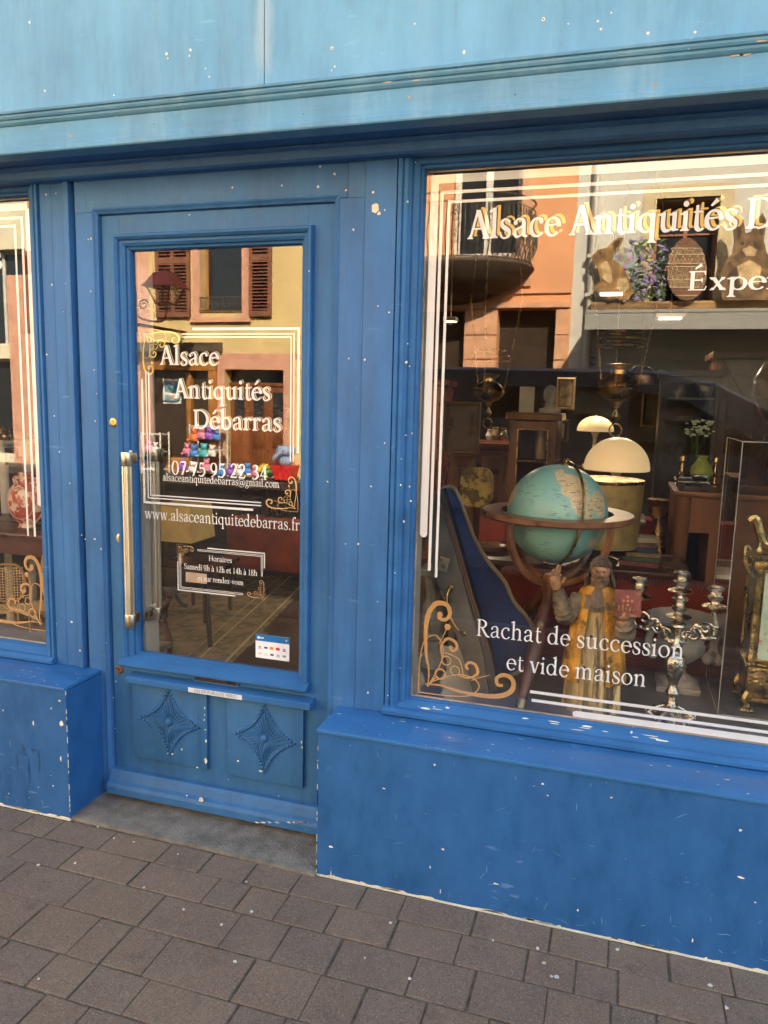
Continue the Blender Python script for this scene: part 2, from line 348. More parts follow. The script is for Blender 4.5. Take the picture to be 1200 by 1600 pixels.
def glyph(ch, s, h):
    X, CP, AS = .44, .66, .72
    def V(x, y0, y1): return poly((x - s / 2, y0), (x + s / 2, y0), (x + s / 2, y1), (x - s / 2, y1))
    def foot(x, y=0, l=.085, r=.085, up=1, w=None):
        w = w or s; k = h * .9; b = .05
        return poly((x - w / 2 - l + .03, y), (x + w / 2 + r - .03, y), (x + w / 2 + r - .03, y + up * k * .7), (x + w / 2 + .02, y + up * k), (x + w / 2, y + up * (k + b)),
                    (x - w / 2, y + up * (k + b)), (x - w / 2 - .02, y + up * k), (x - w / 2 - l + .03, y + up * k * .7))
    def flag(x, y): return poly((x + s / 2, y + .012), (x - s / 2 - .075, y - .045), (x - s / 2 - .07, y - .045 - h * .8), (x - s / 2, y - .085), (x + s / 2, y - .1))
    def dg(x0, y0, x1, y1, w_):
        hw = w_ / 2 * 1.12; return poly((x0 - hw, y0), (x0 + hw, y0), (x1 + hw, y1), (x1 - hw, y1))
    R = ribbon; a = s / 2
    if ch in 'éèàÉ':
        base = {'é': 'e', 'è': 'e', 'à': 'a', 'É': 'E'}[ch]; st, ad = glyph(base, s, h); yy = .74 if ch == 'É' else .53; cx = ad / 2 - .02
        st = st + [R([(cx - .05, yy), (cx + .09, yy + .14)], [h, s * .95], spline=False) if ch in 'éÉ' else R([(cx + .03, yy), (cx - .09, yy + .14)], [h, s * .95], spline=False)]
        return st, ad
    d = {
     'a': lambda: ([R([(.09, .35), (.13, .41), (.21, .44), (.29, .41), (.32, .32), (.32, .1), (.35, .035), (.43, .03)], [s * .9, h * 1.1, h, s * .8, s, s, s * .7, h]),
                    R([(.31, .26), (.2, .22), (.10, .17), (.085, .09), (.13, .02), (.21, .025), (.31, .09)], [h, h, s * .6, s, s * .7, h, h]), blob(.095, .345, s * .52)], .45),
     'b': lambda: ([V(.12, .02, AS), flag(.12, AS), ell(.26, .215, .165, .205, -165, 165, s, h, 15)], .49),
     'c': lambda: ([ell(.235, .22, .17, .21, 48, 325, s * 1.05, h, 15), blob(.335, .355, s * .48)], .42),
     'd': lambda: ([ell(.21, .215, .155, .205, 15, 345, s, h, 15), V(.37, .03, AS), flag(.37, AS), poly((.37 - a, 0), (.37 + a + .06, .025), (.37 + a + .06, .05), (.37 + a, .06), (.37 - a, .08))], .51),
     'e': lambda: ([ell(.225, .22, .165, .21, 0, 322, s * 1.05, h, 15), poly((.07, .235), (.39, .255), (.39, .255 + h * .9), (.07, .235 + h * .9))], .43),
     'f': lambda: ([V(.14, 0, .5), R([(.14, .48), (.15, .6), (.2, .69), (.3, .71)], [s, s * .95, h * 1.3, h]), blob(.31, .68, s * .5), poly((.04, X - h), (.28, X - h), (.28, X), (.04, X)), foot(.14)], .29),
     'g': lambda: ([ell(.205, .3, .115, .14, 0, 360, s * .8, h, 10), R([(.16, .17), (.1, .1), (.13, .04), (.3, .02), (.38, -.05), (.33, -.17), (.2, -.22), (.07, -.17), (.07, -.06), (.15, .0)], [h, h, h * 1.4, s * .9, s * .8, h, h, h, s * .5, h]),
                    R([(.29, .4), (.35, .43), (.41, .43)], [h, h, s * .6])], .44),
     'h': lambda: ([V(.12, 0, AS), flag(.12, AS), foot(.12), R([(.13, .3), (.2, .4), (.28, .43), (.36, .38), (.38, .27), (.38, .0)], [h, h, s * .7, s, s, s]), foot(.38)], .51),
     'i': lambda: ([V(.12, 0, X), flag(.12, X), foot(.12), blob(.12, .6, s * .62)], .25),
     'l': lambda: ([V(.12, 0, AS), flag(.12, AS), foot(.12)], .25),
     'm': lambda: ([V(.12, 0, X), flag(.12, X), foot(.12), R([(.13, .3), (.2, .4), (.27, .43), (.345, .38), (.36, .27), (.36, .0)], [h, h, s * .7, s, s, s]), foot(.36, l=.07, r=.07),
                    R([(.37, .3), (.44, .4), (.52, .43), (.59, .38), (.61, .27), (.61, .0)], [h, h, s * .7, s, s, s]), foot(.61)], .74),
     'n': lambda: ([V(.12, 0, X), flag(.12, X), foot(.12), R([(.13, .3), (.2, .4), (.28, .43), (.36, .38), (.38, .27), (.38, .0)], [h, h, s * .7, s, s, s]), foot(.38)], .51),
     'o': lambda: ([ell(.24, .215, .175, .21, 0, 360, s * 1.02, h, 15, 36)], .48),
     'p': lambda: ([V(.12, -.24, X), flag(.12, X), foot(.12, -.24), ell(.27, .215, .165, .205, -155, 155, s, h, -10)], .50),
     'q': lambda: ([ell(.22, .215, .165, .205, 25, 335, s, h, 15), V(.37, -.24, X), foot(.37, -.24)], .50),
     'r': lambda: ([V(.12, 0, X), flag(.12, X), foot(.12), R([(.13, .28), (.19, .38), (.25, .42), (.31, .41)], [h, h, s * .6, s * .7]), blob(.31, .385, s * .55)], .36),
     's': lambda: ([R([(.29, .36), (.25, .42), (.17, .44), (.09, .39), (.10, .29), (.19, .225), (.28, .16), (.29, .06), (.21, .0), (.11, .005), (.06, .08)], [h * 1.4, h, h, s * .7, s, s * 1.1, s, s * .7, h, h, h * 1.4]),
                    poly((.285, .40), (.31, .42), (.315, .30), (.29, .30)), poly((.04, .15), (.065, .15), (.075, .05), (.045, .03))], .36),
     't': lambda: ([R([(.14, .56), (.14, .12), (.18, .03), (.24, .01), (.31, .05)], [s * .6, s, s, s * .6, h]), poly((.05, X - h), (.28, X - h), (.28, X), (.11, X), (.05, X - .02))], .31),
     'u': lambda: ([R([(.12, .42), (.12, .14), (.16, .04), (.23, .02), (.31, .05), (.38, .13)], [s, s, s, s * .7, h, h]), flag(.12, X), V(.385, .02, X), flag(.385, X), poly((.385 - a, 0), (.385 + a + .06, .025), (.385 + a + .06, .05), (.385 + a, .06))], .52),
     'v': lambda: ([dg(.09, X, .23, 0, s), dg(.36, X, .24, 0, h * 1.2), foot(.09, X, .07, .06, -1), foot(.36, X, .07, .07, -1, h)], .44),
     'w': lambda: ([dg(.09, X, .21, 0, s), dg(.33, X, .22, 0, h * 1.2), dg(.33, X, .45, 0, s), dg(.57, X, .46, 0, h * 1.2), foot(.09, X, .07, .06, -1), foot(.33, X, .06, .06, -1, s * .8), foot(.57, X, .07, .07, -1, h)], .65),
     'x': lambda: ([dg(.10, X, .35, 0, s), dg(.35, X, .10, 0, h * 1.2), foot(.10, X, .06, .05, -1), foot(.35, X, .07, .06, -1, h), foot(.35, 0, .06, .06), foot(.10, 0, .07, .06, 1, h)], .45),
     'z': lambda: ([poly((.05, X), (.36, X), (.36, X - h * 1.2), (.05, X - h * 1.2)), poly((.04, 0), (.38, 0), (.38, h * 1.2), (.04, h * 1.2)), dg(.31, X, .10, 0, s * .85), poly((.05, X), (.05, .34), (.075, .34), (.09, X)), poly((.38, 0), (.39, .12), (.365, .12), (.34, 0))], .42),
     'A': lambda: ([dg(.29, .69, .10, 0, h * 1.4), dg(.30, .69, .54, 0, s * 1.08), poly((.17, .22), (.46, .22), (.46, .22 + h), (.17, .22 + h)), foot(.10, 0, .09, .08, 1, h), foot(.54, 0, .08, .085)], .63),
     'D': lambda: ([V(.14, 0, CP), foot(.14, 0, .09, 0), foot(.14, CP, .09, 0, -1), ell(.27, .33, .35, .325, -90, 90, s * 1.1, h, 0), poly((.1, 0), (.28, 0), (.28, h), (.1, h)), poly((.1, CP), (.28, CP), (.28, CP - h), (.1, CP - h))], .70),
     'E': lambda: ([V(.14, 0, CP), poly((.05, 0), (.47, 0), (.50, .14), (.475, .14), (.44, h), (.05, h)), poly((.05, CP), (.46, CP), (.465, CP - .13), (.44, CP - .13), (.42, CP - h), (.05, CP - h)), poly((.14, .33), (.38, .33), (.38, .33 + h), (.14, .33 + h)), poly((.365, .27), (.39, .27), (.39, .42), (.365, .42))], .54),
     'H': lambda: ([V(.14, 0, CP), V(.54, 0, CP), foot(.14), foot(.54), foot(.14, CP, up=-1), foot(.54, CP, up=-1), poly((.14, .33), (.54, .33), (.54, .33 + h), (.14, .33 + h))], .68),
     'R': lambda: ([V(.14, 0, CP), foot(.14), foot(.14, CP, .09, 0, -1), ell(.22, .49, .20, .155, -90, 90, s, h, 0), poly((.14, CP), (.23, CP), (.23, CP - h), (.14, CP - h)), poly((.14, .335), (.23, .335), (.23, .335 + h), (.14, .335 + h)),
                    R([(.26, .34), (.42, .10), (.5, .02), (.6, .0)], [s, s, s * .9, h], 6)], .59),
     'S': lambda: ([R([(.40, .56), (.34, .65), (.23, .67), (.11, .60), (.12, .46), (.25, .36), (.38, .26), (.40, .1), (.29, -.005), (.15, .0), (.07, .12)], [h, h, h, s * .8, s, s * 1.1, s, s * .8, h, h, h]),
                    poly((.39, .62), (.415, .65), (.42, .48), (.395, .48)), poly((.05, .2), (.075, .2), (.085, .06), (.055, .02))], .47),
     '0': lambda: ([ell(.24, .325, .17, .32, 0, 360, s, h, 0, 36)], .48),
     '1': lambda: ([V(.24, 0, .64), foot(.24), poly((.24 + a, .66), (.1, .60), (.1, .58), (.24 - a, .59))], .44),
     '2': lambda: ([R([(.09, .5), (.14, .61), (.24, .65), (.35, .58), (.34, .43), (.2, .2), (.07, .05)], [h, h * 1.2, s * .6, s, s, s * .7, h]), poly((.05, 0), (.39, 0), (.43, .14), (.40, .14), (.37, h * 1.8), (.05, h * 1.8))], .46),
     '3': lambda: ([R([(.1, .54), (.16, .63), (.25, .65), (.34, .57), (.31, .43), (.2, .36)], [h, h, s * .6, s, s * .8, h]), R([(.2, .37), (.33, .31), (.38, .18), (.3, .04), (.17, .0), (.07, .05)], [h, s * .7, s, s * .8, h * 1.3, s * .7])], .46),
     '4': lambda: ([V(.32, 0, .65), dg(.32, .65, .07, .17, h * 1.3), poly((.04, .15), (.43, .15), (.43, .15 + h * 1.4), (.04, .15 + h * 1.4)), foot(.32, 0, .06, .06)], .47),
     '5': lambda: ([poly((.13, .65), (.38, .65), (.41, .71), (.35, .65 - s * .8), (.13, .65 - s * .8)), dg(.14, .65, .11, .35, h * 1.2), R([(.11, .37), (.25, .4), (.37, .32), (.38, .17), (.28, .03), (.15, .0), (.06, .05)], [h, s * .5, s * .9, s, s * .8, h * 1.3, s * .7])], .46),
     '7': lambda: ([poly((.07, .65), (.41, .65), (.41, .65 - s * .7), (.10, .65 - s * .7), (.07, .5), (.05, .5)), dg(.38, .62, .17, 0, s * .9)], .44),
     '8': lambda: ([ell(.235, .49, .125, .155, 0, 360, s * .85, h, -20, 30), ell(.235, .165, .155, .165, 0, 360, s, h, -20, 30)], .47),
     '9': lambda: ([ell(.235, .44, .155, .20, 0, 360, s, h, 0, 30), R([(.39, .44), (.36, .24), (.25, .08), (.1, .0)], [s, s * .9, s * .6, h])], .47),
     '.': lambda: ([blob(.11, .04, s * .62)], .22), '-': lambda: ([poly((.04, .19), (.25, .19), (.25, .19 + s * .7), (.04, .19 + s * .7))], .29),
     '@': lambda: ([ell(.4, .22, .34, .36, -60, 290, s * .6, h, 0, 40), ell(.38, .22, .13, .15, 0, 360, s * .8, h, 0, 24), R([(.53, .36), (.52, .12), (.58, .07), (.68, .12)], [s * .8, s * .8, h, h])], .82),
    }
    if ch in d: return d[ch]()
    return [], .22
def vtext(b, s, x0, x1, z, cap, y, weight=.09, hair=.032, track=0):
    """lay out s between x0 and x1 on the pane at depth y; cap = height of a capital in metres"""
    k = cap / .66; tot = 0; lay = []
    for ch in s:
        st, ad = glyph(ch, weight, hair); lay.append((st, tot)); tot += ad + track
    kx = (x1 - x0) / tot; j = 0
    for st, ox in lay:
        for i, (typ, q) in enumerate(st):
            yy = y + .00004 * i
            if typ == 'poly': b.bm.faces.new([b.bm.verts.new((x0 + kx * (ox + p.x), yy, z + k * p.y)) for p in q])
            else:
                vs = [[b.bm.verts.new((x0 + kx * (ox + p.x), yy, z + k * p.y)) for p in pr] for pr in q]
                for A, C in zip(vs, vs[1:]): b.bm.faces.new((A[0], C[0], C[1], A[1]))
    return b
def sansmesh(body, size, name, mat, parent, mtx, align='CENTER', shear=0):
    """plain sans lettering (built-in face) turned into a mesh"""
    cu = bpy.data.curves.new(name, 'FONT'); cu.body = body; cu.size = size; cu.align_x = align; cu.shear = shear; cu.resolution_u = 3
    t = bpy.data.objects.new('t', cu); COL.objects.link(t); bpy.context.view_layer.update()
    me = bpy.data.meshes.new_from_object(t); bpy.data.objects.remove(t)
    me.transform(mtx); off = Vector((0, 0, 0)); q = parent
    while q is not None: off += q.location; q = q.parent
    me.transform(Matrix.Translation(-off)); me.materials.clear(); me.materials.append(mat)
    o = bpy.data.objects.new(name, me); COL.objects.link(o); o.parent = parent; return o
FRONT = Matrix.Rotation(PI / 2, 4, 'X')                  # text facing -y (the street side)

def flat(b, pts, ws, T, y, n=8):
    typ, q = ribbon(pts, ws, n)
    flat.k = (flat.k + 1) % 60
    vs = [[b.bm.verts.new((*T(p.x, p.y)[:1], y + .00003 * flat.k, T(p.x, p.y)[1])) for p in pr] for pr in q]
    for A, C in zip(vs, vs[1:]): b.bm.faces.new((A[0], C[0], C[1], A[1]))
flat.k = 0
def disc(b, u, v, r, T, y):
    flat.k = (flat.k + 1) % 60
    b.bm.faces.new([b.bm.verts.new((T(u + r * math.cos(k * PI / 9), v)[0], y + .00003 * flat.k, T(u, v + r * math.sin(k * PI / 9))[1])) for k in range(18)])
def ornament(b, cx, cz, size, fx, fz, y, t=1.):
    """scroll corner: corner point at cx,cz; fx, fz = +1/-1 directions of its two arms"""
    for sw in (0, 1):
        def T(u, v):
            if sw: u, v = v, u
            return (cx + fx * u * size, cz + fz * v * size)
        flat(b, [(.09, .07), (.10, .22), (.065, .42), (.055, .65), (.08, .82), (.15, .92), (.25, .92), (.29, .84), (.25, .77), (.185, .78), (.185, .83)], [.010 * t, .018 * t, .030 * t, .045 * t, .052 * t, .05 * t, .045 * t, .04 * t, .036 * t, .034 * t, .03 * t], T, y)
        disc(b, .19, .815, .030 * t, T, y); disc(b, .27, .70, .033 * t, T, y); flat(b, [(.27, .70), (.23, .6), (.19, .52)], .010 * t, T, y)
        flat(b, [(.23, .38), (.215, .50), (.27, .58), (.35, .56), (.37, .50), (.33, .465), (.30, .49)], [.012 * t, .02 * t, .030 * t, .030 * t, .028 * t, .026 * t, .022 * t], T, y)
        disc(b, .31, .495, .022 * t, T, y)
        flat(b, [(0, 0), (.005, .30), (.03, .49), (.09, .58), (.16, .60), (.22, .53), (.235, .40), (.18, .24), (.09, .07)], [.012 * t] * 9, T, y)
        flat(b, [(.27 + .045 * math.cos(k), .36 + .045 * math.sin(k)) for k in [j * PI / 6 for j in range(13)]], .012 * t, T, y, 3)
    T = lambda u, v: (cx + fx * u * size, cz + fz * v * size)
    flat(b, [(.215 + .05 * math.cos(a), .215 + .05 * math.sin(a)) for a in [k * PI / 6 for k in range(13)]], .020 * t, T, y, 3)
    flat(b, [(.25, .44), (.36, .41), (.41, .36), (.44, .25)], .011 * t, T, y, 5); flat(b, [(.09, .07), (.15, .15), (.19, .19)], .016 * t, T, y, 4)
def hv(b, x0, x1, z0, z1, y):
    b.quad((x0, y, z0), (x1, y, z0), (x1, y, z1), (x0, y, z1)); return b
def capline(b, x0, z0, x1, z1, wd, y, r0=True, r1=True):
    """a straight stripe with round ends"""
    d = Vector((x1 - x0, z1 - z0)); ln = d.length; d /= ln; n = Vector((-d.y, d.x)); pts = []
    for e, (cx, cz, sg, rd) in enumerate(((x1, z1, 1, r1), (x0, z0, -1, r0))):
        for k in range(9):
            a = PI / 2 - k * PI / 8
            u = (math.cos(a) if rd else 0) * sg; v = math.sin(a) * sg
            q = Vector((cx, cz)) + d * u * wd / 2 + n * v * wd / 2; pts.append((q.x, y, q.y))
            if not rd and 0 < k < 8: pts.pop()
    b.bm.faces.new([b.bm.verts.new(p) for p in pts])

# ------------------------------------------------------------------ ground
def pavermat(name, joint=False):
    m = bpy.data.materials.new(name); m.use_nodes = True; g = N(m); b = g.n['Principled BSDF']
    co = g.new('TexCoord').outputs['Object']
    ge = g.new('NewGeometry'); rp = ge.outputs['Random Per Island']
    n0 = noise(g, co, 3, (1, 1, 1), 5, .6)
    c = mixc(g, ramp(g, n0, .3, .7), (.165, .106, .068), (.24, .158, .102))
    c = mixc(g, ramp(g, rp, 0, 1, 0, .55), c, (.13, .098, .076))
    v = g.new('TexVoronoi'); v.inputs['Scale'].default_value = 420; g.link(co, v.inputs[0])
    sp = g.new('SeparateColor'); g.link(v.outputs['Color'], sp.inputs[0])
    gt = g.new('Math', operation='GREATER_THAN'); gt.inputs[1].default_value = .86; g.link(sp.outputs[0], gt.inputs[0])
    mu = g.new('Math', operation='MULTIPLY'); g.link(gt.outputs[0], mu.inputs[0]); g.link(ramp(g, sp.outputs[1], 0, 1, .15, .75), mu.inputs[1])
    c = mixc(g, mu.outputs[0], c, (.34, .28, .22))
    gt2 = g.new('Math', operation='LESS_THAN'); gt2.inputs[1].default_value = .12; g.link(sp.outputs[2], gt2.inputs[0])
    mu2 = g.new('Math', operation='MULTIPLY'); mu2.inputs[1].default_value = .5; g.link(gt2.outputs[0], mu2.inputs[0])
    c = mixc(g, mu2.outputs[0], c, (.03, .025, .02))
    n1 = noise(g, co, 9, (1, 1, 1), 6, .7); c = mixc(g, ramp(g, n1, .55, .75, 0, .4), c, (.045, .036, .03))
    n3 = noise(g, co, 5, (1, 1, 1), 4, .7); c = mixc(g, ramp(g, n3, .6, .8, 0, .35), c, (.22, .19, .17))
    g.link(c, b.inputs['Base Color']); b.inputs['Roughness'].default_value = .78
    bp = g.new('Bump'); bp.inputs['Strength'].default_value = .5; bp.inputs['Distance'].default_value = .004
    g.link(noise(g, co, 160, (1, 1, 1), 4, .7), bp.inputs['Height']); g.link(bp.outputs[0], b.inputs['Normal'])
    return m
paver = pavermat('paving_slab')
joint = M('joint_grit', (.125, .094, .062), .95, var=.3, vs=30, bump=1, bs=200, col2=(.045, .06, .02), c2=(.55, .66), c2s=7)
asphalt = M('asphalt', (.05, .048, .046), .9, var=.2, vs=3, bump=.6, bs=200)
concrete = M('threshold_stone', (.20, .172, .138), .85, var=.22, vs=18, bump=.9, bs=140, col2=(.30, .265, .215), c2=(.50, .75), c2s=5)
b = B(); b.box(-13, 11, -2.62, -.0, -.2, -.007)
nx = B()
rows_y = [(-.195, -.310)]; yy_ = -.310
for hh_ in (.128, .150, .160, .128, .155, .140, .16, .13, .15, .16, .14, .13, .16, .15, .16, .14, .07): rows_y.append((yy_, yy_ - hh_)); yy_ -= hh_
for ri, (ya, yb_) in enumerate(rows_y):
    x = -5.2 + rnd(0, .2)
    while x < 3.2:
        wd = random.choice((.11, .13, .16, .16, .19, .22, .26)) if ri else random.choice((.13, .16, .22))
        x1 = x + wd
        for (xa, xb) in ((x, x1),):
            top = rnd(-.0012, .0012); gpx = .0024
            dx, dy = rnd(-.002, .002), rnd(-.002, .002)
            cx, cy = (xa + xb) / 2, (ya + yb_) / 2
            mt = Matrix.Translation((cx, cy, 0)) @ Matrix.Rotation(rnd(-.012, .012), 4, 'Z') @ Matrix.Rotation(rnd(-.008, .008), 4, 'X') @ Matrix.Translation((-cx, -cy, 0))
            b.box(xa + gpx + dx, xb - gpx + dx, yb_ + gpx + dy, ya - gpx + dy, -.03, top, bev=.0038 if x1 > -3 and ri < 11 else 0, mat=mt)
        x = x1
pav = b.build('pavement', [paver]); struct(pav)
jb = B(); jb.box(-5.4, 3.6, -2.6, .3, -.02, -.0028); jo = jb.build('pavement_joints', joint); struct(jo)
k_ = B()
for i in range(24): k_.box(-13 + i, -12.006 + i, -2.8, -2.625, -.3, -.002, bev=.008)
struct(k_.build('kerb', M('kerb_granite', (.25, .23, .21), .8, var=.2, vs=20, bump=.4)))
b = B(); b.quad((-200, -200, -.14), (200, -200, -.14), (200, 200, -.14), (-200, 200, -.14)); struct(b.build('road', asphalt))
b = B(); b.box(-40, 30, -11.6, -9.3, -.3, -.02); struct(b.build('far_pavement', M('far_pavement_slabs', (.10, .085, .072), .85, var=.3, vs=4)))
# doorstep stone between the two window bases
b = B()
b.prism([(-1.80, -.185), (-1.795, .25), (-.845, .25), (-.845, -.205), (-1.2, -.192)], -.12, .010, 'z')
struct(b.build('doorstep', concrete))
# bits of litter and chewing gum
b = B()
for px, py, r in ((153, 1292, .004), (178, 1310, .003), (60, 1352, .006), (117, 1349, .005), (225, 1387, .004), (393, 1425, .006), (385, 1378, .003), (346, 1445, .004), (367, 1503, .005), (60, 1530, .003), (278, 1335, .003), (209, 1316, .003), (840, 1482, .006), (850, 1505, .005), (870, 1527, .006), (862, 1526, .004), (965, 1484, .005), (610, 1442, .004), (640, 1530, .005), (1110, 1540, .006), (570, 1497, .003), (287, 1421, .004), (1135, 1575, .005), (770, 1470, .003)):
    p = atz(px, py, .002); k = [(p.x + r * rnd(.5, 1.3) * math.cos(a), p.y + r * rnd(.5, 1.2) * math.sin(a)) for a in [i * PI / 4 for i in range(8)]]
    b.prism(k, .0016, .0042, 'z')
tag(b.build('litter', M('litter_white', (.62, .58, .52), .8)), 'scattered pale paper scraps and chewing gum flecks on the paving slabs', 'litter')['kind'] = 'stuff'
b = B()
for i in range(26):
    t = rnd(0, 1); x = -2.4 + .6 * t; b.ball((x, -.195 - rnd(0, .006), .0), rnd(.0015, .004), 6, (1, 1, .5))
tag(b.build('moss', M('moss_tuft', (.05, .075, .02), .95, var=.4, bump=.5)), 'little green moss tufts in the pavement joints beside the left base', 'moss')['kind'] = 'stuff'

# ------------------------------------------------------------------ the shop
shop = thing('shop_building', 'blue painted wooden antique shopfront with glazed door and lettered display windows', 'shop', (-.9, .3, 0))
def pframe(b, x0, x1, z0, z1, prof):
    """mitred moulding round an opening; prof = (distance outwards, y)"""
    loops = [[b.bm.verts.new(p) for p in ((x0 - d, y, z0 - d), (x1 + d, y, z0 - d), (x1 + d, y, z1 + d), (x0 - d, y, z1 + d))] for d, y in prof]
    for A, C in zip(loops, loops[1:]):
        for k in range(4): j = (k + 1) % 4; b.bm.faces.new((A[k], A[j], C[j], C[k]))
    return b
def hmould(b, x0, x1, prof):
    """profile (y,z) run along x"""
    b.prism(prof, x0, x1, 'x'); return b
# pilasters and posts
b = B()
b.box(-1.99, -1.9425, 0.0, .12, .4975, 2.262, .001); b.box(-1.942, -1.885, .0004, .12, .4975, 2.262, .001)
b.box(-1.884, -1.862, -.012, .10, .4975, 2.262, .005)
b.box(-1.861, -1.846, .022, .10, .02, 2.262); b.box(-1.845, -1.764, .001, .12, .02, 2.127, .0015); b.box(-1.845, -1.799, .0011, .12, 2.1275, 2.262)
b.build('pilaster', blue, shop, True)
b = B()
b.box(-.886, -.7915, .001, .12, .02, 2.127, .0015); b.box(-.8468, -.7915, .0011, .12, 2.1275, 2.262)
b.box(-.790, -.690, -.004, .12, .4975, 2.262, .0025)
b.box(-.689, -.681, .004, .12, .4975, 2.262, .002)
b.build('pilaster', blue, shop, True)
b = B()
b.box(-1.7985, -.8475, .0, .12, 2.128, 2.262, .002)
b.build('lintel', blue, shop, True)
# rebate moulding round the door opening
b = B(); pframe(b, -1.764, -.886, -.3, 2.127, [(.012, -.0005), (.006, -.004), (.0, .002), (-.006, .006), (-.008, .02), (-.008, .07)])
b.build('door_frame', blue, shop, False)
# base boxes under the windows
def riser(x0, x1):
    b = B(); b.box(x0, x1, -.190, .10, .003, .482, .002); o = b.build('base_panel', blue_board, shop)
    b = B(); b.box(x0 - .004, x1, -.197, .10, .4835, .497, .004); o2 = b.build('base_top', blue_sill, shop, True)
    b = B(); fx = x0 if x0 > -1 else None
    b.box(x0, x1, -.192, -.10, -.004, .0025, 0)
    for i in range(70):
        x = rnd(x0, x1); l = rnd(.01, .09)
        b.quad((x, -.1912, .0035), (x + l, -.1912, .0035), (x + l * .8, -.1912, .0035 + rnd(.002, .007)), (x + l * .3, -.1912, .0035 + rnd(.002, .007)))
    b.build('bare_edge', raw_wood if 0 else filler, shop)
riser(-.845, 1.75); riser(-4.2, -1.795)
b = B()
for i in range(20):       # pale worn corner strip of the right base
    z = rnd(.0, .47); b.box(-.8460, -.8448, -.1915, -.1900 + rnd(0, .002), z, z + rnd(.004, .03))
for i in range(16):
    z = rnd(.0, .47); b.box(-1.7955, -1.7943, -.1912, -.188, z, z + rnd(.005, .035))
b.build('bare_corner', filler, shop)['kind'] = 'stuff'
b = B(); b.box(-.796, -.7945, -.19, -.0, .484, .4841); b.build('corner_seam', darkwood, shop)

def window(x0, x1, name='display_window'):
    z0, z1 = .545, 2.205
    w_ = B()
    pframe(w_, x0, x1, z0, z1, [(0, .062), (0, .046), (.004, .036), (.010, .034), (.012, .022), (.020, .017), (.030, .017), (.032, .006), (.042, -.004), (.052, -.006), (.056, .0), (.060, -.006), (.071, -.008), (.076, .012), (.076, .08)])
    # deeper sloping sill at the bottom
    hmould(w_, x0 - .076, x1 + .076, [(.05, .498), (-.022, .498), (-.028, .504), (-.028, .514), (-.016, .522), (.0, .524), (.03, .541), (.05, .541)])
    fr = w_.build(name, blue_trim, shop, False)
    g_ = B(); g_.box(x0 - .004, x1 + .004, GY, GY + .004, z0 - .004, z1 + .004); g_.build('glass', clear, fr)
    p_ = B(); pframe(p_, x0 + .006, x1 - .006, z0 + .006, z1 - .006, [(0, GY + .0062), (.0, GY + .0045), (.009, GY + .0045)])
    p_.build('putty', M('putty', (.33, .27, .19), .9, var=.3, bump=.4), fr)
    return fr
winr = window(-.614, 1.50); winl = window(-3.9, -2.068)
VY = GY + .0052
# --- lettering and lines, right window
b = B()
capline(b, -.588, 1.095, -.588, 2.192, .024, VY, True, False); hv(b, -.600, 1.47, 2.168, 2.192, VY + .0002)
capline(b, -.569 + .004, .975, -.569 + .004, 2.146, .0095, VY, False, False); hv(b, -.5697, 1.46, 2.1365, 2.146, VY + .0002)
capline(b, -.542, .955, -.542, 2.119, .0085, VY, False, False); hv(b, -.5462, 1.45, 2.109, 2.1175, VY + .0002)
capline(b, -.078, .560, 1.48, .560, .0215, VY, True, True); hv(b, -.217, 1.47, .581, .5905, VY); hv(b, -.223, 1.46, .6085, .618, VY)
b.build('border_lines', vinyl, winr)
def shadowed(s, x0, x1, z, cap, par, wt=.105, off=(.0125, .0075)):
    k = cap / .078
    b = B(); vtext(b, s, x0, x1, z, cap, VY, wt, .045); b.build('lettering', vinyl, par)
    b = B(); vtext(b, s, x0 + .0028 * k, x1 + .0028 * k, z + .0018 * k, cap, VY + .0005, wt + .020, .06); b.build('letter_gap', gap_brown, par)  # dark copy painted in where the clear gap looks dark
    b = B(); vtext(b, s, x0 + off[0] * k, x1 + off[0] * k, z + off[1] * k, cap, VY + .001, wt - .004, .045); b.build('letter_drop', yel_vinyl, par)
for s_, a_, e_ in (('Alsace', -.484, -.209), ('Antiquités', -.186, .266), ('Débarras', .282, .70)): shadowed(s_, a_, e_, 2.003, .079, winr)
for a_ in (('Éxpertise', .146, .53, 1.842, .052, VY, .10, .04), ('Rachat de succession', -.405, .222, .776, .056, VY, .078, .032), ('et vide maison', -.303, .122, .676, .056, VY, .078, .032)):
    b = B(); vtext(b, *a_); b.build('lettering', vinyl, winr)
b = B(); ornament(b, -.588, .560, .335, 1, 1, VY, .95); b.build('corner_ornament', gold_vinyl, winr)
# --- left window
b = B()
capline(b, -2.088, 1.100, -2.088, 2.186, .026, VY, True, False); hv(b, -3.88, -2.075, 2.163, 2.186, VY + .0002)
capline(b, -2.119, .968, -2.119, 2.142, .0095, VY, False, False); hv(b, -3.88, -2.1143, 2.133, 2.142, VY + .0002)
capline(b, -2.151, .968, -2.151, 2.115, .0085, VY, False, False); hv(b, -3.88, -2.1468, 2.106, 2.1145, VY + .0002)
capline(b, -3.8, .568, -2.45, .568, .0215, VY); hv(b, -3.8, -2.38, .592, .601, VY)
b.build('border_lines', vinyl, winl)
b = B(); ornament(b, -2.082, .597, .31, -1, 1, VY, .95); b.build('corner_ornament', gold_vinyl, winl)
b = B(); vtext(b, 'Alsace Antiquités', -3.62, -2.21, 1.96, .09, VY, .105, .045); b.build('lettering', vinyl, winl)

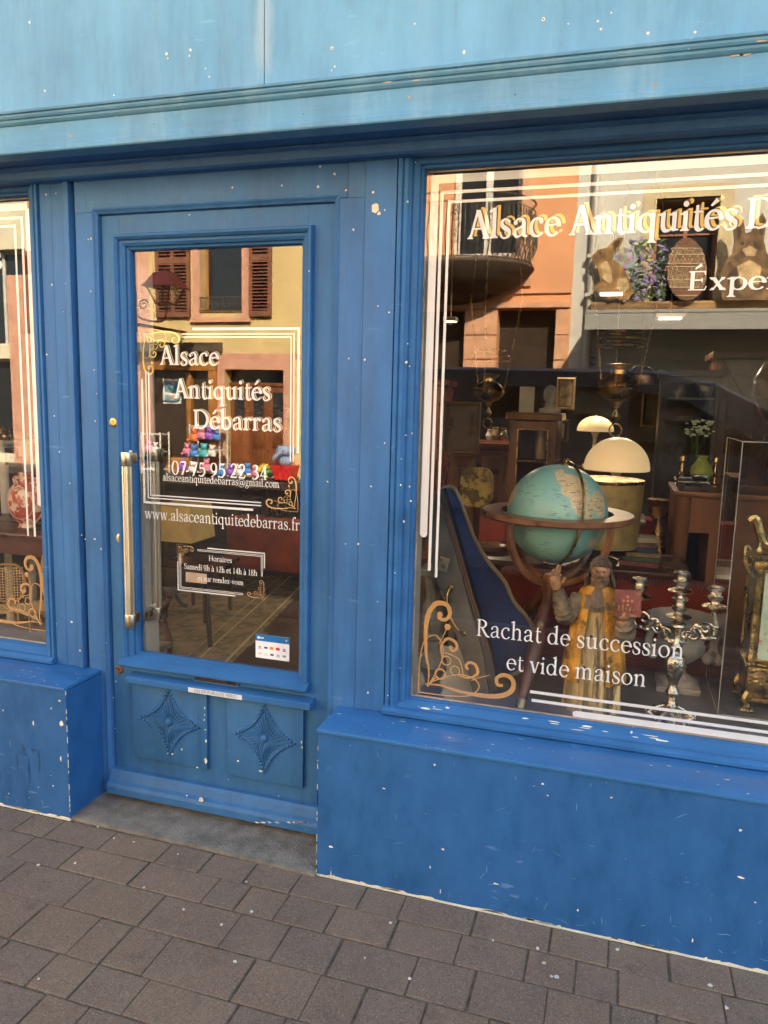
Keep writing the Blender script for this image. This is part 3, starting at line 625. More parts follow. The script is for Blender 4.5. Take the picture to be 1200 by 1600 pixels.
# --- soffit, cornice, sign board
b = B(); b.box(-4.6, 1.95, -.196, .12, 2.2705, 2.30)
b.build('soffit', blue, shop)
b = B()
hmould(b, -4.6, -1.3272, [(0, 2.2690), (-.064, 2.2690), (-.064, 2.2630), (-.052, 2.2570), (-.046, 2.2360), (-.036, 2.2300), (.0, 2.2300)])
hmould(b, -1.3262, 1.95, [(0, 2.2688), (-.0645, 2.2688), (-.0645, 2.2632), (-.0525, 2.2572), (-.0465, 2.2362), (-.0365, 2.2302), (.0, 2.2302)])
b.build('soffit_moulding', blue, shop)
b = B()
hmould(b, -4.6, 1.95, [(-.14, 2.264), (-.200, 2.264), (-.203, 2.268), (-.203, 2.281), (-.2005, 2.2835), (-.197, 2.2838), (-.197, 2.3475), (-.202, 2.350), (-.208, 2.356), (-.2095, 2.3620), (-.215, 2.3635), (-.219, 2.369), (-.2195, 2.3745), (-.226, 2.3765), (-.228, 2.383), (-.215, 2.3860), (-.14, 2.3864)])
b.build('cornice', fascia_trim, shop)
xs = at(413, 70, -.2).x
b = B(); b.box(-4.6, xs - .0014, -.200, -.14, 2.3885, 3.12); b.box(xs + .0014, 1.95, -.2003, -.14, 2.3885, 3.12)
b.build('sign_board', fascia, shop, True)
b = B(); b.box(-4.6, 1.95, -.22, .0, 3.122, 3.2, .01); b.build('sign_capping', fascia_trim, shop)
# masonry above and beside
render_w = M('shop_render', (.42, .33, .22), .9, var=.1, vs=3, bump=.3)
b = B(); b.box(-4.6, 1.95, -.10, .12, 2.301, 3.12)
b.box(-12, -4.2, 0.01, .3, -.02, 8.3); b.box(1.75, 10, 0.01, .3, -.02, 8.3); b.box(-4.2, 1.75, .012, .3, 3.121, 8.3)
b.box(-12, -11.7, .31, 8, -.02, 8.3); b.box(9.7, 10, .31, 8, -.02, 8.3); b.box(-12, 10, 8.01, 8.3, -.02, 8.3)
b.build('wall', render_w, shop)
b = B(); b.prism([(-.35, 8.31), (4.1, 10.6), (8.6, 8.31)], -12.3, 10.3, 'x'); b.build('roof', M('roof_tiles', (.20, .07, .04), .85, var=.3, vs=20, bump=.6), shop)
for x in (-8, -5.2, -2.4, .4, 3.2, 6):
    b = B(); pframe(b, x, x + 1.05, 4.3, 6.0, [(.12, .008), (.12, -.03), (0, -.03), (0, .0)]); b.build('window_surround', M('sandstone', (.42, .22, .14), .85, bump=.3), shop)
    b = B(); b.box(x + .01, x + 1.04, .0, .009, 4.31, 5.99); b.build('window_pane', M('dark_pane', (.02, .025, .03), .08), shop)

# --- chips, nails, filler patches
b = B(); c = B()
def chip(bb, px, py, y, rx, rz, n=9):
    p = at(px, py, y); bb.bm.faces.new([bb.bm.verts.new((p.x + rx * rnd(.55, 1.2) * math.cos(k * 2 * PI / n), y, p.z + rz * rnd(.55, 1.2) * math.sin(k * 2 * PI / n))) for k in range(n)])
for px, py, rx, rz in ((586, 325, .017, .016), (583, 300, .004, .004), (592, 333, .006, .006)): chip(b, px, py, -.0055, rx, rz)
for px, py in ((1163, 85), (1150, 86)): chip(c, px, py, -.1985, .016, .004)
for px, py in ((639, 152), (1024, 132), (182, 182), (110, 213)): chip(c, px, py, -.1985, .004, .004)
for px, py in ((606, 128), (652, 125), (1190, 64)): chip(c, px, py, -.2295, .015, .002)
chip(c, 44, 320, -.0075, .006, .012)
for px, py, r in ((72, 304, 1.4), (87, 302, 1), (81, 445, 1.6), (103, 443, 1.1), (108, 531, 1.4), (73, 554, 1.4), (99, 487, .6), (93, 706, 1.3), (109, 755, 1.1), (85, 650, 1.2), (65, 700, 1.5), (112, 972, 2), (88, 975, .8)):
    chip(b, px, py, -.0008, .0026 * r, .0028 * r)
for px, py, r in ((127, 836, 2), (133, 842, 1.4), (148, 842, 2.2), (158, 858, 1.8), (173, 277, 1.2), (142, 373, 1.6), (138, 374, 1), (142, 455, 1.5), (147, 578, 1), (151, 615, 1), (162, 944, 1.3), (149, 658, 1.4), (166, 1005, 1.2), (363, 293, 1.6), (440, 290, 1.3), (497, 292, 1.8), (523, 272, 1.8), (515, 252, 1.5), (500, 260, 1.5), (541, 297, 1.8), (552, 359, 1.5), (165, 276, 1), (545, 560, 1), (540, 850, 1)):
    chip(b, px, py, -.0008, .0022 * r, .0024 * r)
for px, py, r in ((570, 562, 1.5), (637, 537, 1.2), (635, 566, 2.2), (640, 572, 1.3), (608, 488, 1.3), (637, 315, 1.6), (601, 328, 1.2), (580, 760, 1.2), (560, 850, 1.6), (601, 692, 1), (644, 677, 1), (634, 680, 1), (627, 717, 1), (640, 760, 1.5), (626, 758, 1.5), (642, 783, 1.5), (631, 815, 1.8), (604, 1070, 1.8), (575, 1082, 2), (590, 940, .9), (578, 1000, 1)):
    chip(b, px, py, -.0093 if px > 618 else -.0052, .0022 * r, .0024 * r)
for px, py, r in ((46, 35, 2.4), (260, 84, 2.6), (298, 78, 2.4), (296, 87, 1.5), (262, 91, 1.5), (327, 120, 1.6), (321, 107, 1.4), (70, 142, 2), (519, 76, 3), (523, 104, 1.6), (518, 110, 1.2), (849, 30, 2.6), (934, 33, 1.9), (939, 45, 2), (1080, 62, 2.4), (1086, 50, 1.8), (888, 37, 1.1), (955, 20, 1.4), (725, 82, 3), (1013, 52, 2.5), (178, 149, 1.5), (648, 37, 1.3)):
    chip(b, px, py, -.2012, .0019 * r, .0019 * r)
for px, py, rx, rz in ((52, 1129, .004, .010), (96, 1131, .009, .011), (93, 1095, .006, .004), (5, 1110, .003, .003), (70, 1071, .003, .002), (80, 1107, .003, .003), (95, 1185, .003, .012), (60, 1230, .002, .002), (83, 1228, .003, .004), (14, 1240, .003, .003),
        (679, 1195, .004, .005), (848, 1225, .004, .003), (856, 1243, .003, .002), (775, 1381, .009, .0035), (692, 1327, .005, .004), (517, 1323, .008, .004), (672, 1355, .002, .006), (688, 1392, .002, .009), (720, 1418, .002, .004), (1157, 1297, .004, .004), (1157, 1371, .011, .003), (1082, 1469, .002, .009), (903, 1422, .003, .004), (1180, 1410, .003, .003), (955, 1246, .004, .003), (600, 1232, .005, .002), (517, 1365, .002, .014), (522, 1370, .002, .009)):
    chip(b, px, py, -.1916, rx, rz)
# screw holes with dark centres
d_ = B()
for px, py in ((72, 304), (81, 445), (142, 373), (142, 455), (148, 842), (515, 252), (497, 292), (635, 566), (604, 1070), (523, 272), (541, 297)): chip(d_, px, py, -.0064 if px < 570 else -.0102, .0013, .0013)
for px, py in ((1080, 62), (849, 30), (519, 76), (240, 194), (300, 205), (474, 178), (805, 148)): chip(d_, px, py, -.2016, .002, .002)
for o_ in (b.build('paint_chip', filler, shop), c.build('bare_wood_patch', raw_wood, shop), d_.build('screw_hole', black, shop)): o_['kind'] = 'stuff'
b = B()   # pale scuffs and key scratches in the base paint
for i in range(70):
    x = rnd(-.82, .62) if i < 52 else rnd(-2.3, -1.82); z = .02 + .45 * rnd(0, 1) ** 1.6; a = rnd(-.5, .5) if rnd(0, 1) < .6 else rnd(1.1, 1.9); l = rnd(.004, .022); t_ = rnd(.0003, .0009)
    d = Vector((math.cos(a), 0, math.sin(a))) * l; e = Vector((-math.sin(a), 0, math.cos(a))) * t_; q = Vector((x, -.19035 - i * .000006, z)); m_ = d * .5 + e * rnd(-3, 3)
    b.bm.faces.new([b.bm.verts.new(v) for v in (q - d, q - m_ * .6 - e, q + m_ - e, q + d, q + m_ + e, q - m_ * .6 + e)])
b.build('scuff_mark', M('scuffed_blue', (.16, .30, .48), .6, var=.2), shop)['kind'] = 'stuff'
b = B()   # old drips on the left base
for px, py, rx, rz in ((34, 1170, .013, .018), (26, 1195, .004, .045), (45, 1200, .004, .055), (60, 1190, .005, .05), (36, 1178, .022, .006), (52, 1172, .012, .006)): chip(b, px, py, -.1913 - .0001 * rnd(0, 3), rx, rz, 14)
b.build('drip_stain', M('dark_blue_stain', (.012, .075, .21), .5, var=.3, vs=20), shop)['kind'] = 'stuff'
# flakes on the sills
b = B()
def flake(x, y, z, sx, sy):
    n = 9; b.bm.faces.new([b.bm.verts.new((x + sx * rnd(.4, 1.2) * math.cos(k * 2 * PI / n), y + sy * rnd(.5, 1.2) * math.sin(k * 2 * PI / n), z)) for k in range(n)])
for i in range(34): flake(rnd(-.83, .5), rnd(-.19, -.03), .4975, rnd(.001, .012), rnd(.0008, .0025))
for i in range(40): flake(rnd(-2.4, -1.8), rnd(-.19, -.03), .4975, rnd(.001, .006), rnd(.0008, .0022))
for i in range(15):
    x = rnd(-.6, .5); y = rnd(.003, .024); z = .5245 + (y) * .5667 + .0008; n = 9; sx = rnd(.004, .03); sy = rnd(.0015, .005)
    b.bm.faces.new([b.bm.verts.new((x + sx * rnd(.4, 1.2) * math.cos(k * 2 * PI / n), y + sy * .6 * math.sin(k * 2 * PI / n), z + .5667 * sy * .6 * math.sin(k * 2 * PI / n))) for k in range(n)])
b.build('sill_flake', filler, shop)['kind'] = 'stuff'

# ------------------------------------------------------------------ the door (a part of the shop)
LY = .018
b = B()
gx0, gx1, gz0, gz1 = -1.650, -1.014, .572, 2.003
b.box(-1.752, gx0 - .03, LY, .075, .032, 2.118, .002); b.box(gx1 + .03, -.895, LY + .0004, .075, .032, 2.118, .002)
b.box(gx0 - .03, gx1 + .03, LY + .0008, .075, gz1 + .03, 2.118); b.box(gx0 - .03, gx1 + .03, LY + .0008, .075, .032, gz0 - .03)
door = b.build('door', blue_door, shop, True)
b = B(); pframe(b, gx0, gx1, gz0, gz1, [(0, .062), (0, .044), (.004, .034), (.012, .031), (.013, .022), (.022, .015), (.030, .014), (.032, .006), (.040, -.002), (.047, -.003), (.050, .004), (.052, .019)])
b.build('glazing_bead', blue_trim, door)
b = B(); b.box(gx0 - .004, gx1 + .004, GY, GY + .004, gz0 - .004, gz1 + .004); b.build('glass', clear, door)
# sill ledge of the glass
zs = at(300, 1045, -.01).z
b = B(); hmould(b, gx0 - .055, gx1 + .055, [(LY, gz0 - .0415), (-.014, gz0 - .0410), (-.022, gz0 - .036), (-.022, gz0 - .029), (-.012, gz0 - .023), (.0, gz0 - .017), (.03, gz0 - .004), (LY + .02, gz0 - .004)])
b.build('glass_sill', blue_trim, door)
# lower ledge, kick panels with rosettes, weather board
zl = at(190, 1056, -.02).z
pl, pr = at(196, 1066, -.03), at(484, 1109, -.03); pl.z += .022
b = B(); hmould(b, pl.x, pr.x, [(LY + .001, pl.z - .026), (-.018, pl.z - .026), (-.030, pl.z - .022), (-.030, pl.z - .004), (-.024, pl.z), (LY + .001, pl.z + .006)])
b.build('door_ledge', blue_trim, door)
PT = pl.z - .028
for (ax, ay, bx, by) in ((207, 1070, 324, 1203), (355, 1098, 473, 1232)):
    A, Z = at(ax, ay, .005), at(bx, by, .005); x0, x1, z0 = A.x, Z.x, Z.z
    b = B(); b.box(x0, x1, .004, LY + .005, z0, PT, .003); pn = b.build('kick_panel', blue_door, door, True)
    cx, cz = (x0 + x1) / 2, (z0 + PT) / 2 + .012; rX, rZ = (x1 - x0) * .43, (PT - z0) * .45; r = B()
    def conc(k, t=1.0):
        """point along one concave side of the diamond"""
        s = k % 1; q = int(k) % 4; cs = [(0, 1), (1, 0), (0, -1), (-1, 0)]; a, e = cs[q], cs[(q + 1) % 4]
        mx, mz = (a[0] * (1 - s) + e[0] * s), (a[1] * (1 - s) + e[1] * s); sag = 1 - .42 * 4 * s * (1 - s) * .52
        return Vector((cx + mx * rX * t * sag, 0, cz + mz * rZ * t * sag))
    for t, rr in ((1., .0038), (.80, .0028)):
        r.tube([conc(k / 12, t) + Vector((0, .005, 0)) for k in range(48)], rr, 6, True)
    for k in range(64): p = conc(k / 16, .9); r.ball((p.x, .0015, p.z), .0058, 8, (1, 1, 1))
    for k in range(32):
        e = conc(k / 8 + .0, .76); d = Vector((e.x - cx, 0, e.z - cz)); tw = Vector((d.z, 0, -d.x)) * .06
        pts = spl([Vector((cx, .003, cz)) + d * .2, Vector((cx, -.002, cz)) + d * .6 + tw, Vector((cx, .003, cz)) + d], 5)
        r.tube(pts, [.0010 + .0022 * math.sin(PI * j / (len(pts) - 1)) for j in range(len(pts))], 5)
    r.ball((cx, .001, cz), .015, 12, (1, .7, 1)); r.tube([(cx + .017 * math.cos(a), .003, cz + .017 * math.sin(a)) for a in [j * PI / 9 for j in range(18)]], .0025, 5, True)
    r.build('rosette', blue_door, pn, True)
wl = at(180, 1206, -.02)
b = B(); hmould(b, -1.758, -.889, [(LY - .001, .030), (-.030, .030), (-.034, .034), (-.034, wl.z - .055), (-.028, wl.z - .042), (-.016, wl.z - .034), (-.008, wl.z - .012), (.0, wl.z), (LY - .001, wl.z + .002)])
b.build('weather_board', blue_door, door)
b = B()
for px, py, rx, rz in ((320, 1106, .003, .006), (320, 1117, .002, .004), (319, 1125, .003, .005), (321, 1140, .003, .004), (322, 1158, .004, .007), (321, 1188, .007, .012), (308, 1199, .005, .003), (269, 1178, .005, .004), (262, 1177, .003, .003), (284, 1171, .004, .004), (267, 1123, .003, .003), (259, 1162, .003, .003), (372, 1189, .004, .004), (471, 1160, .003, .006), (472, 1168, .004, .004), (407, 1205, .006, .003), (409, 1150, .003, .003), (177, 1090, .003, .003), (180, 1138, .003, .003)):
    chip(b, px, py, .0025, rx, rz)
chip(b, 314, 1250, -.0348, .012, .011); chip(b, 292, 1243, -.0348, .004, .003)
for i in range(14): chip(b, rnd(400, 489), 1285, -.0348, .008, .003)
b.build('paint_chip', filler, door)['kind'] = 'stuff'
# letter slot with its sticker
A, Z = at(305, 1058, LY), at(372, 1070, LY)
sx0, sx1, sz0 = A.x, Z.x, pl.z + .0075; sz1 = sz0 + .0165
b = B(); pframe(b, sx0, sx1, sz0, sz1, [(0, LY - .001), (0, LY - .006), (.004, LY - .007), (.006, LY - .001)]); b.build('letter_slot', blue_door, door)
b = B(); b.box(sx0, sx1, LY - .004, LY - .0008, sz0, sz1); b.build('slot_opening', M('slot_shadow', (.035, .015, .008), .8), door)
b = B()
for px in (308, 356):
    p = at(px, 1062, LY - .005); b.ball((p.x, LY - .005, sz0 + .008), .0045, 8)
b.split('slot_screw', brass, door)
A, Z = at(294, 1071, -.031), at(378, 1082, -.031)
b = B(); b.box(A.x, Z.x, -.0315, -.0303, pl.z - .0215, pl.z - .0045); stk = b.build('no_junk_mail_sticker', M('sticker_white', (.62, .65, .66), .5, var=.12), door)
sansmesh('PAS DE PUBLICITE MERCI', .0155, 'sticker_lettering', M('sticker_grey', (.12, .14, .15), .6), stk, Matrix.Translation(((A.x + Z.x) / 2, -.0319, pl.z - .0178)) @ FRONT @ Matrix.Scale(.96, 4, (1, 0, 0)), shear=.35)
# locks
for px, py, y in ((178, 660, LY), (187, 1046, LY)):
    p = at(px, py, y); b = B(); b.lathe([(0, .0), (.0155, .0), (.0165, .002), (.015, .005), (.010, .006), (.009, .0045), (.0, .0045)], seg=24, mat=Matrix.Translation((p.x, y - .0, p.z)) @ Matrix.Rotation(PI / 2, 4, 'X'))
    lk = b.build('lock', brass if py < 900 else M('rusty_lock', (.20, .09, .04), .6, .6, var=.4, vs=60, bump=.4), door, True)
    b = B(); b.box(p.x - .0011, p.x + .0011, y - .0052, y - .0040, p.z - .006, p.z + .005); b.ball((p.x, y - .0045, p.z + .004), .0022, 8); b.build('keyhole', black, lk)
p = at(189, 841, LY); b = B(); b.lathe([(0, 0), (.0185, 0), (.0195, .002), (.018, .006), (.012, .007), (0, .0072)], seg=28, sx=.9, mat=Matrix.Translation((p.x, LY, p.z)) @ Matrix.Rotation(PI / 2, 4, 'X'))
lk = b.build('lock', steel, door, True)
b = B(); b.ball((p.x, LY - .0075, p.z + .005), .0042, 10, (1, .3, 1)); b.box(p.x - .002, p.x + .002, LY - .008, LY - .0066, p.z - .010, p.z + .004); b.build('keyhole', black, lk)
# fluted pull handle outside and its twin inside
def handle(px0, py0, px1, py1, y, wall, name='pull_handle'):
    a, z = at(px0, py0, y), at(px1, py1, y); hx = (a.x + z.x) / 2; b = B()
    flute = lambda t, zz: 1 + .06 * math.cos(14 * t)
    b.lathe([(.0165, z.z + .04), (.0165, a.z - .04)], (hx, y, 0), 84, fn=flute)
    h = b.build(name, M('brushed_fluted_brass', (.74, .65, .50), .36, 1, var=.15, vs=30, stretch=(1, 1, .05)), door, True)
    for zz, s in ((a.z, -1), (z.z, 1)):
        b = B(); b.lathe([(.0, zz), (.0185, zz), (.020, zz + s * .003), (.020, zz + s * .045), (.0185, zz + s * .049), (.0, zz + s * .049)] if s > 0 else [(.0, zz - .049), (.0185, zz - .049), (.020, zz - .046), (.020, zz - .003), (.0185, zz), (0, zz)], (hx, y, 0), 28)
        y0, y1 = sorted((y, wall)); b.box(hx - .022, hx - .0, y0, y1, zz + (.008 if s > 0 else -.041), zz + (.041 if s > 0 else -.008), .002); b.box(hx - .030, hx - .02, wall - .004, wall + .004, zz + (.0 if s > 0 else -.05), zz + (.05 if s > 0 else 0), .001)
        b.build('handle_mount', steel, h, True)
handle(198, 706, 204, 980, -.045, LY - .003); handle(240, 700, 248, 968, .135, .079, 'inner_pull_handle')
# --- lettering on the door glass
for s, x0, x1, z in (('Alsace', -1.557, -1.324, 1.620), ('Antiquités', -1.502, -1.130, 1.5065), ('Débarras', -1.428, -1.090, 1.404)):
    k = .064
    b = B(); vtext(b, s, x0, x1, z, k, VY, .105, .045); b.build('lettering', vinyl, door)
    b = B(); vtext(b, s, x0 + .0022, x1 + .0022, z + .0012, k, VY + .0005, .125, .055); b.build('letter_gap', gap_brown, door)  # brown layer put in for the dark of the clear gap
    b = B(); vtext(b, s, x0 + .0048, x1 + .0048, z + .0026, k, VY + .001, .115, .05); b.build('letter_drop', M('pale_gold_vinyl', (.80, .66, .38), .5), door)
for a_ in (('07 75 95 22-34', -1.516, -1.140, 1.2385, .049, VY, .105, .04), ('alsaceantiquitedebarras@gmail.com', -1.552, -1.097, 1.214, .0265, VY, .085, .04),
           ('www.alsaceantiquitedebarras.fr', -1.630, -1.020, 1.072, .041, VY, .078, .034), ('Horaires', -1.370, -1.277, .938, .0195, VY, .095, .042),
           ('Samedi 9h à 12h et 14h à 18h', -1.470, -1.179, .900, .0205, VY, .10, .042), ('et sur rendez-vous', -1.415, -1.233, .862, .0195, VY, .10, .042)):
    b = B(); vtext(b, *a_); b.build('lettering', vinyl, door)
def dbl(b, x0, x1, z0, z1, g, w1, w2, xs, zs, xe, ze):
    """triple-line frame broken at the top left and bottom right corners"""
    hv(b, xs, x1, z1 - w1, z1, VY); hv(b, x1 - w1, x1, ze + .03, z1, VY + .0001)
    hv(b, x0, x0 + w1, z0, zs - .03, VY); hv(b, x0, xe - .03, z0, z0 + w1, VY + .0001)
    for k in (1, 2):
        d = g * k + w1
        hv(b, xs - .04, x1 - d, z1 - d - w2, z1 - d, VY); hv(b, x1 - d - w2, x1 - d, ze, z1 - d, VY + .0001)
        hv(b, x0 + d, x0 + d + w2, z0 + d, zs, VY); hv(b, x0 + d, xe, z0 + d, z0 + d + w2, VY + .0001)
b = B()
dbl(b, -1.633, -1.026, 1.128, 1.746, .0105, .008, .0042, -1.425, 1.60, -1.165, 1.305)
dbl(b, -1.497, -1.150, .818, .985, .0045, .0042, .0018, -1.375, .955, -1.235, .90)
b.build('border_lines', vinyl, door)
b = B(); ornament(b, -1.632, 1.742, .165, 1, -1, VY, .85); b.build('corner_ornament', yel_vinyl, door)
b = B(); ornament(b, -1.028, 1.136, .125, -1, 1, VY, .85); b.build('corner_ornament', M('orange_vinyl', (.70, .42, .18), .5), door)
b = B(); ornament(b, -1.498, .988, .072, 1, -1, VY, .7); b.build('corner_ornament', M('orange_vinyl', (.70, .42, .18), .5), door); b = B(); ornament(b, -1.150, .818, .072, -1, 1, VY, .7); b.build('corner_ornament', M('orange_vinyl', (.70, .42, .18), .5), door)
A, Z = at(290, 909, VY), at(323, 897, VY)
b = B(); hv(b, A.x, Z.x, A.z, Z.z, VY + .0012); b.build('paper_tape', M('beige_tape', (.50, .36, .26), .8), door)
# payment card sticker (plain coloured marks)
cx0, cx1, cz0, cz1 = -1.182, -1.053, .608, .694
b = B(); b.box(cx0, cx1, GY - .0015, GY - .0004, cz0, cz1); card = b.build('card_sticker', M('sticker_card', (.75, .76, .78), .4), door)
b = B(); b.box(cx0, cx1, GY - .0021, GY - .0016, cz1 - .024, cz1); b.build('sticker_band', M('band_blue', (.01, .14, .36), .4), card)
b = B(); b.box(cx0 + .008, cx0 + .018, GY - .0026, GY - .0022, cz1 - .016, cz1 - .008); b.box(cx0 + .02, cx0 + .032, GY - .0026, GY - .0022, cz1 - .014, cz1 - .010)
for k in range(3): b.box(cx1 - .016 + k * .003, cx1 - .0145 + k * .003, GY - .0026, GY - .0022, cz1 - .012 - k * .002, cz1 - .012 + k * .002)
b.split('sticker_mark', vinyl, card)
cols = [('mark_grey', (.2, .22, .25)), ('mark_navy', (.03, .06, .2)), ('mark_orange', (.8, .25, .03)), ('mark_red', (.5, .03, .08)), ('mark_navy', (.03, .06, .2)), ('mark_peach', (.75, .5, .35)), ('mark_peach', (.75, .5, .35)), ('mark_navy', (.03, .06, .2)), ('mark_grey', (.2, .22, .25)), ('mark_grey', (.2, .22, .25))]
for i, (nm, cc) in enumerate(cols):
    x = cx0 + .012 + (i % 5) * .0235; z = cz0 + (.040 if i < 5 else .017); b = B()
    if i in (2, 3): b.ball((x, GY - .0018, z), .0055, 10, (1, .05, 1)); b.ball((x + .006, GY - .0019, z), .0055, 10, (1, .05, 1))
    elif i % 2: b.box(x - .002, x + .011, GY - .0022, GY - .0016, z - .004, z + .003); 
    else: b.box(x, x + .009, GY - .0022, GY - .0016, z - .001, z + .003); b.box(x - .002, x + .011, GY - .0022, GY - .0016, z - .006, z - .003)
    b.build('sticker_mark', M(nm, cc, .5), card)

# ------------------------------------------------------------------ across the street (what the panes mirror)
FV = 11.2; FY = 2 * GY - FV
def fx(px, py=500, v=FV): return opp(px, py, v).x
def fz(px, py, v=FV): return opp(px, py, v).z
def wallmat(n, c, **k): return M(n, c, .9, var=.08, vs=1.5, bump=.25, bs=30, **k)
ochre = wallmat('ochre_render', (.68, .50, .22)); salmon = wallmat('salmon_render', (.72, .34, .16)); palegrey = wallmat('pale_render', (.60, .57, .48)); cream_w = wallmat('cream_render', (.66, .60, .42))
pink = M('pink_sandstone', (.62, .32, .21), .85, var=.12, vs=5, bump=.3); dkpane = M('dark_pane', (.02, .025, .03), .08)
tiles = M('roof_tiles', (.20, .07, .04), .85)
def house(name, label, x0, x1, mat, holes, h=8.2, trim=pink):
    """front wall with real openings: holes = (x0,x1,z0,z1)"""
    r = thing(name, label, 'house', ((x0 + x1) / 2, FY - 2, 0)); b = B()
    xs = sorted({x0, x1, *[h_[0] for h_ in holes], *[h_[1] for h_ in holes]}); zs = sorted({-.1, h, *[h_[2] for h_ in holes], *[h_[3] for h_ in holes]})
    for xa, xb in zip(xs, xs[1:]):
        for za, zb in zip(zs, zs[1:]):
            mx, mz = (xa + xb) / 2, (za + zb) / 2
            if any(q[0] < mx < q[1] and q[2] < mz < q[3] for q in holes): continue
            b.quad((xa, FY, za), (xb, FY, za), (xb, FY, zb), (xa, FY, zb))
    for q in holes:
        a, e, c, d = q; D = FY - .28
        b.quad((a, FY, c), (a, D, c), (a, D, d), (a, FY, d)); b.quad((e, FY, c), (e, D, c), (e, D, d), (e, FY, d))
        b.quad((a, FY, c), (a, D, c), (e, D, c), (e, FY, c)); b.quad((a, FY, d), (a, D, d), (e, D, d), (e, FY, d))
    b.box(x0, x0 + .01, FY - 6, FY - .001, -.1, h); b.box(x1 - .01, x1, FY - 6, FY - .001, -.1, h); b.box(x0, x1, FY - 6.01, FY - 6, -.1, h)
    b.build('wall', mat, r)
    b = B(); b.prism([(FY + .35, h), (FY + .35, h + .12), (FY - 3, h + 2.2), (FY - 6.3, h + .12), (FY - 6.3, h)], x0, x1, 'x'); b.build('roof', tiles, r)
    return r
def opening(r, x0, x1, z0, z1, nm='window', fr=None, mull=(1,), tr=(), wd=.06, pane=dkpane, D=.2):
    b = B(); y = FY - D
    b.box(x0, x0 + wd, y - .05, y, z0, z1); b.box(x1 - wd, x1, y - .05, y, z0, z1); b.box(x0, x1, y - .049, y - .001, z1 - wd, z1 - .001); b.box(x0, x1, y - .049, y - .001, z0 + .001, z0 + wd)
    for k in range(mull[0] if mull else 0):
        x = x0 + (x1 - x0) * (k + 1) / (mull[0] + 1); b.box(x - wd * .6, x + wd * .6, y - .048, y + .004, z0 + .002, z1 - .002)
    for t in tr: b.box(x0 + .002, x1 - .002, y - .047, y - .003, z0 + (z1 - z0) * t - wd * .3, z0 + (z1 - z0) * t + wd * .3)
    w_ = b.build(nm, fr or vinylwhite, r); b = B(); b.quad((x0, y - .03, z0), (x1, y - .03, z0), (x1, y - .03, z1), (x0, y - .03, z1)); b.build('pane', pane, w_); return w_
vinylwhite = M('white_frame_paint', (.62, .58, .50), .5)
def shutter(r, x0, x1, z0, z1, cols=1):
    m = M('red_brown_shutter', (.22, .085, .045), .6, var=.15, vs=6); b = B(); y = FY + .03; f = .07
    b.box(x0, x0 + f, y, y + .045, z0, z1); b.box(x1 - f, x1, y, y + .045, z0, z1)
    for z in (z0, (z0 + z1) / 2 - .06, z1 - .1): b.box(x0 + .001, x1 - .001, y + .001, y + .044, z, z + .1)
    if cols == 2: xm = (x0 + x1) / 2; b.box(xm - .035, xm + .035, y, y + .0445, z0 + .001, z1 - .001)
    z = z0 + .12
    while z < z1 - .1:
        b.box(x0 + .02, x1 - .02, y + .012, y + .040, z, z + .020); z += .062
    o = b.build('shutter', m, r); b = B(); b.box(x0 + .03, x1 - .03, y + .001, y + .006, z0 + .03, z1 - .03); b.build('slat_shade', M('shutter_shade_dark', (.035, .015, .01), .9), o); return o  # added dark board; its colour is the shade between slats
# yellow house ---------------------------------------------------------
yx0, yx1 = fx(210), -4.15
wx0, wx1 = fx(313, 450), fx(378, 450); wz0, wz1 = fz(345, 487), fz(345, 487) + 2.05
dx0, dx1, dz1 = fx(352, 650), fx(443, 650), fz(400, 578)
sx0_, sx1_, sz1_ = fx(231, 650), fx(338, 650), fz(290, 575)
house_y = house('town_house', 'yellow rendered house with red brown louvred shutters and a wooden double door', yx0, yx1, ochre, [(wx0, wx1, wz0, wz1), (dx0, dx1, -.0, dz1), (sx0_, sx1_, .15, sz1_)])
o = opening(house_y, wx0, wx1, wz0, wz1, fr=M('light_wood_frame', (.36, .16, .05), .5), mull=(0,))
shutter(house_y, fx(246, 450), fx(299, 450), wz0 - .1, wz1, 2); shutter(house_y, fx(391, 450), fx(426, 450), wz0 - .1, wz1)
b = B()
b.box(wx0 - .16, wx0 - .002, FY - .1, FY + .025, wz0 - .12, wz1 + .15, .01); b.box(wx1 + .002, wx1 + .16, FY - .1, FY + .025, wz0 - .12, wz1 + .15, .01)
b.box(dx0 - .2, dx0 - .002, FY - .1, FY + .03, -.02, dz1 + .22, .01); b.box(dx1 + .002, dx1 + .22, FY - .1, FY + .03, -.02, dz1 + .22, .01); b.box(dx0 - .198, dx1 + .218, FY - .1, FY + .028, dz1 + .002, dz1 + .21, .01)
b.box(yx0, yx0 + .35, FY - .1, FY + .02, -.02, 8.1, .01); b.box(wx0 - .2, wx1 + .2, FY - .1, FY + .07, wz0 - .2, wz0 - .121)
b.box(yx0 + .36, yx1, FY - .05, FY + .012, fz(400, 560), fz(400, 552))
b.split('stone_surround', pink, house_y)
iron = M('wrought_iron', (.07, .06, .045), .6)
b = B(); z0, z1 = wz0 + .0, wz0 + .26
b.tube([(wx0, FY + .04, z1), (wx1, FY + .04, z1)], .014); b.tube([(wx0, FY + .04, z0 + .02), (wx1, FY + .04, z0 + .02)], .012)
for k in range(7):
    x = wx0 + (wx1 - wx0) * (k + .5) / 7
    b.tube([(x + .05 * math.cos(a) * (1 - j / 18), FY + .04, (z0 + z1) / 2 + .1 * math.sin(a) * (1 - j / 18)) for j, a in enumerate([i * PI / 5 for i in range(14)])], .007, 5)
    b.tube([(x + .07, FY + .04, z0), (x + .07, FY + .04, z1)], .007, 5)
b.build('window_guard', iron, house_y)
odoor = M('varnished_door_wood', (.20, .07, .025), .35, var=.25, vs=8, stretch=(1, 1, .2))
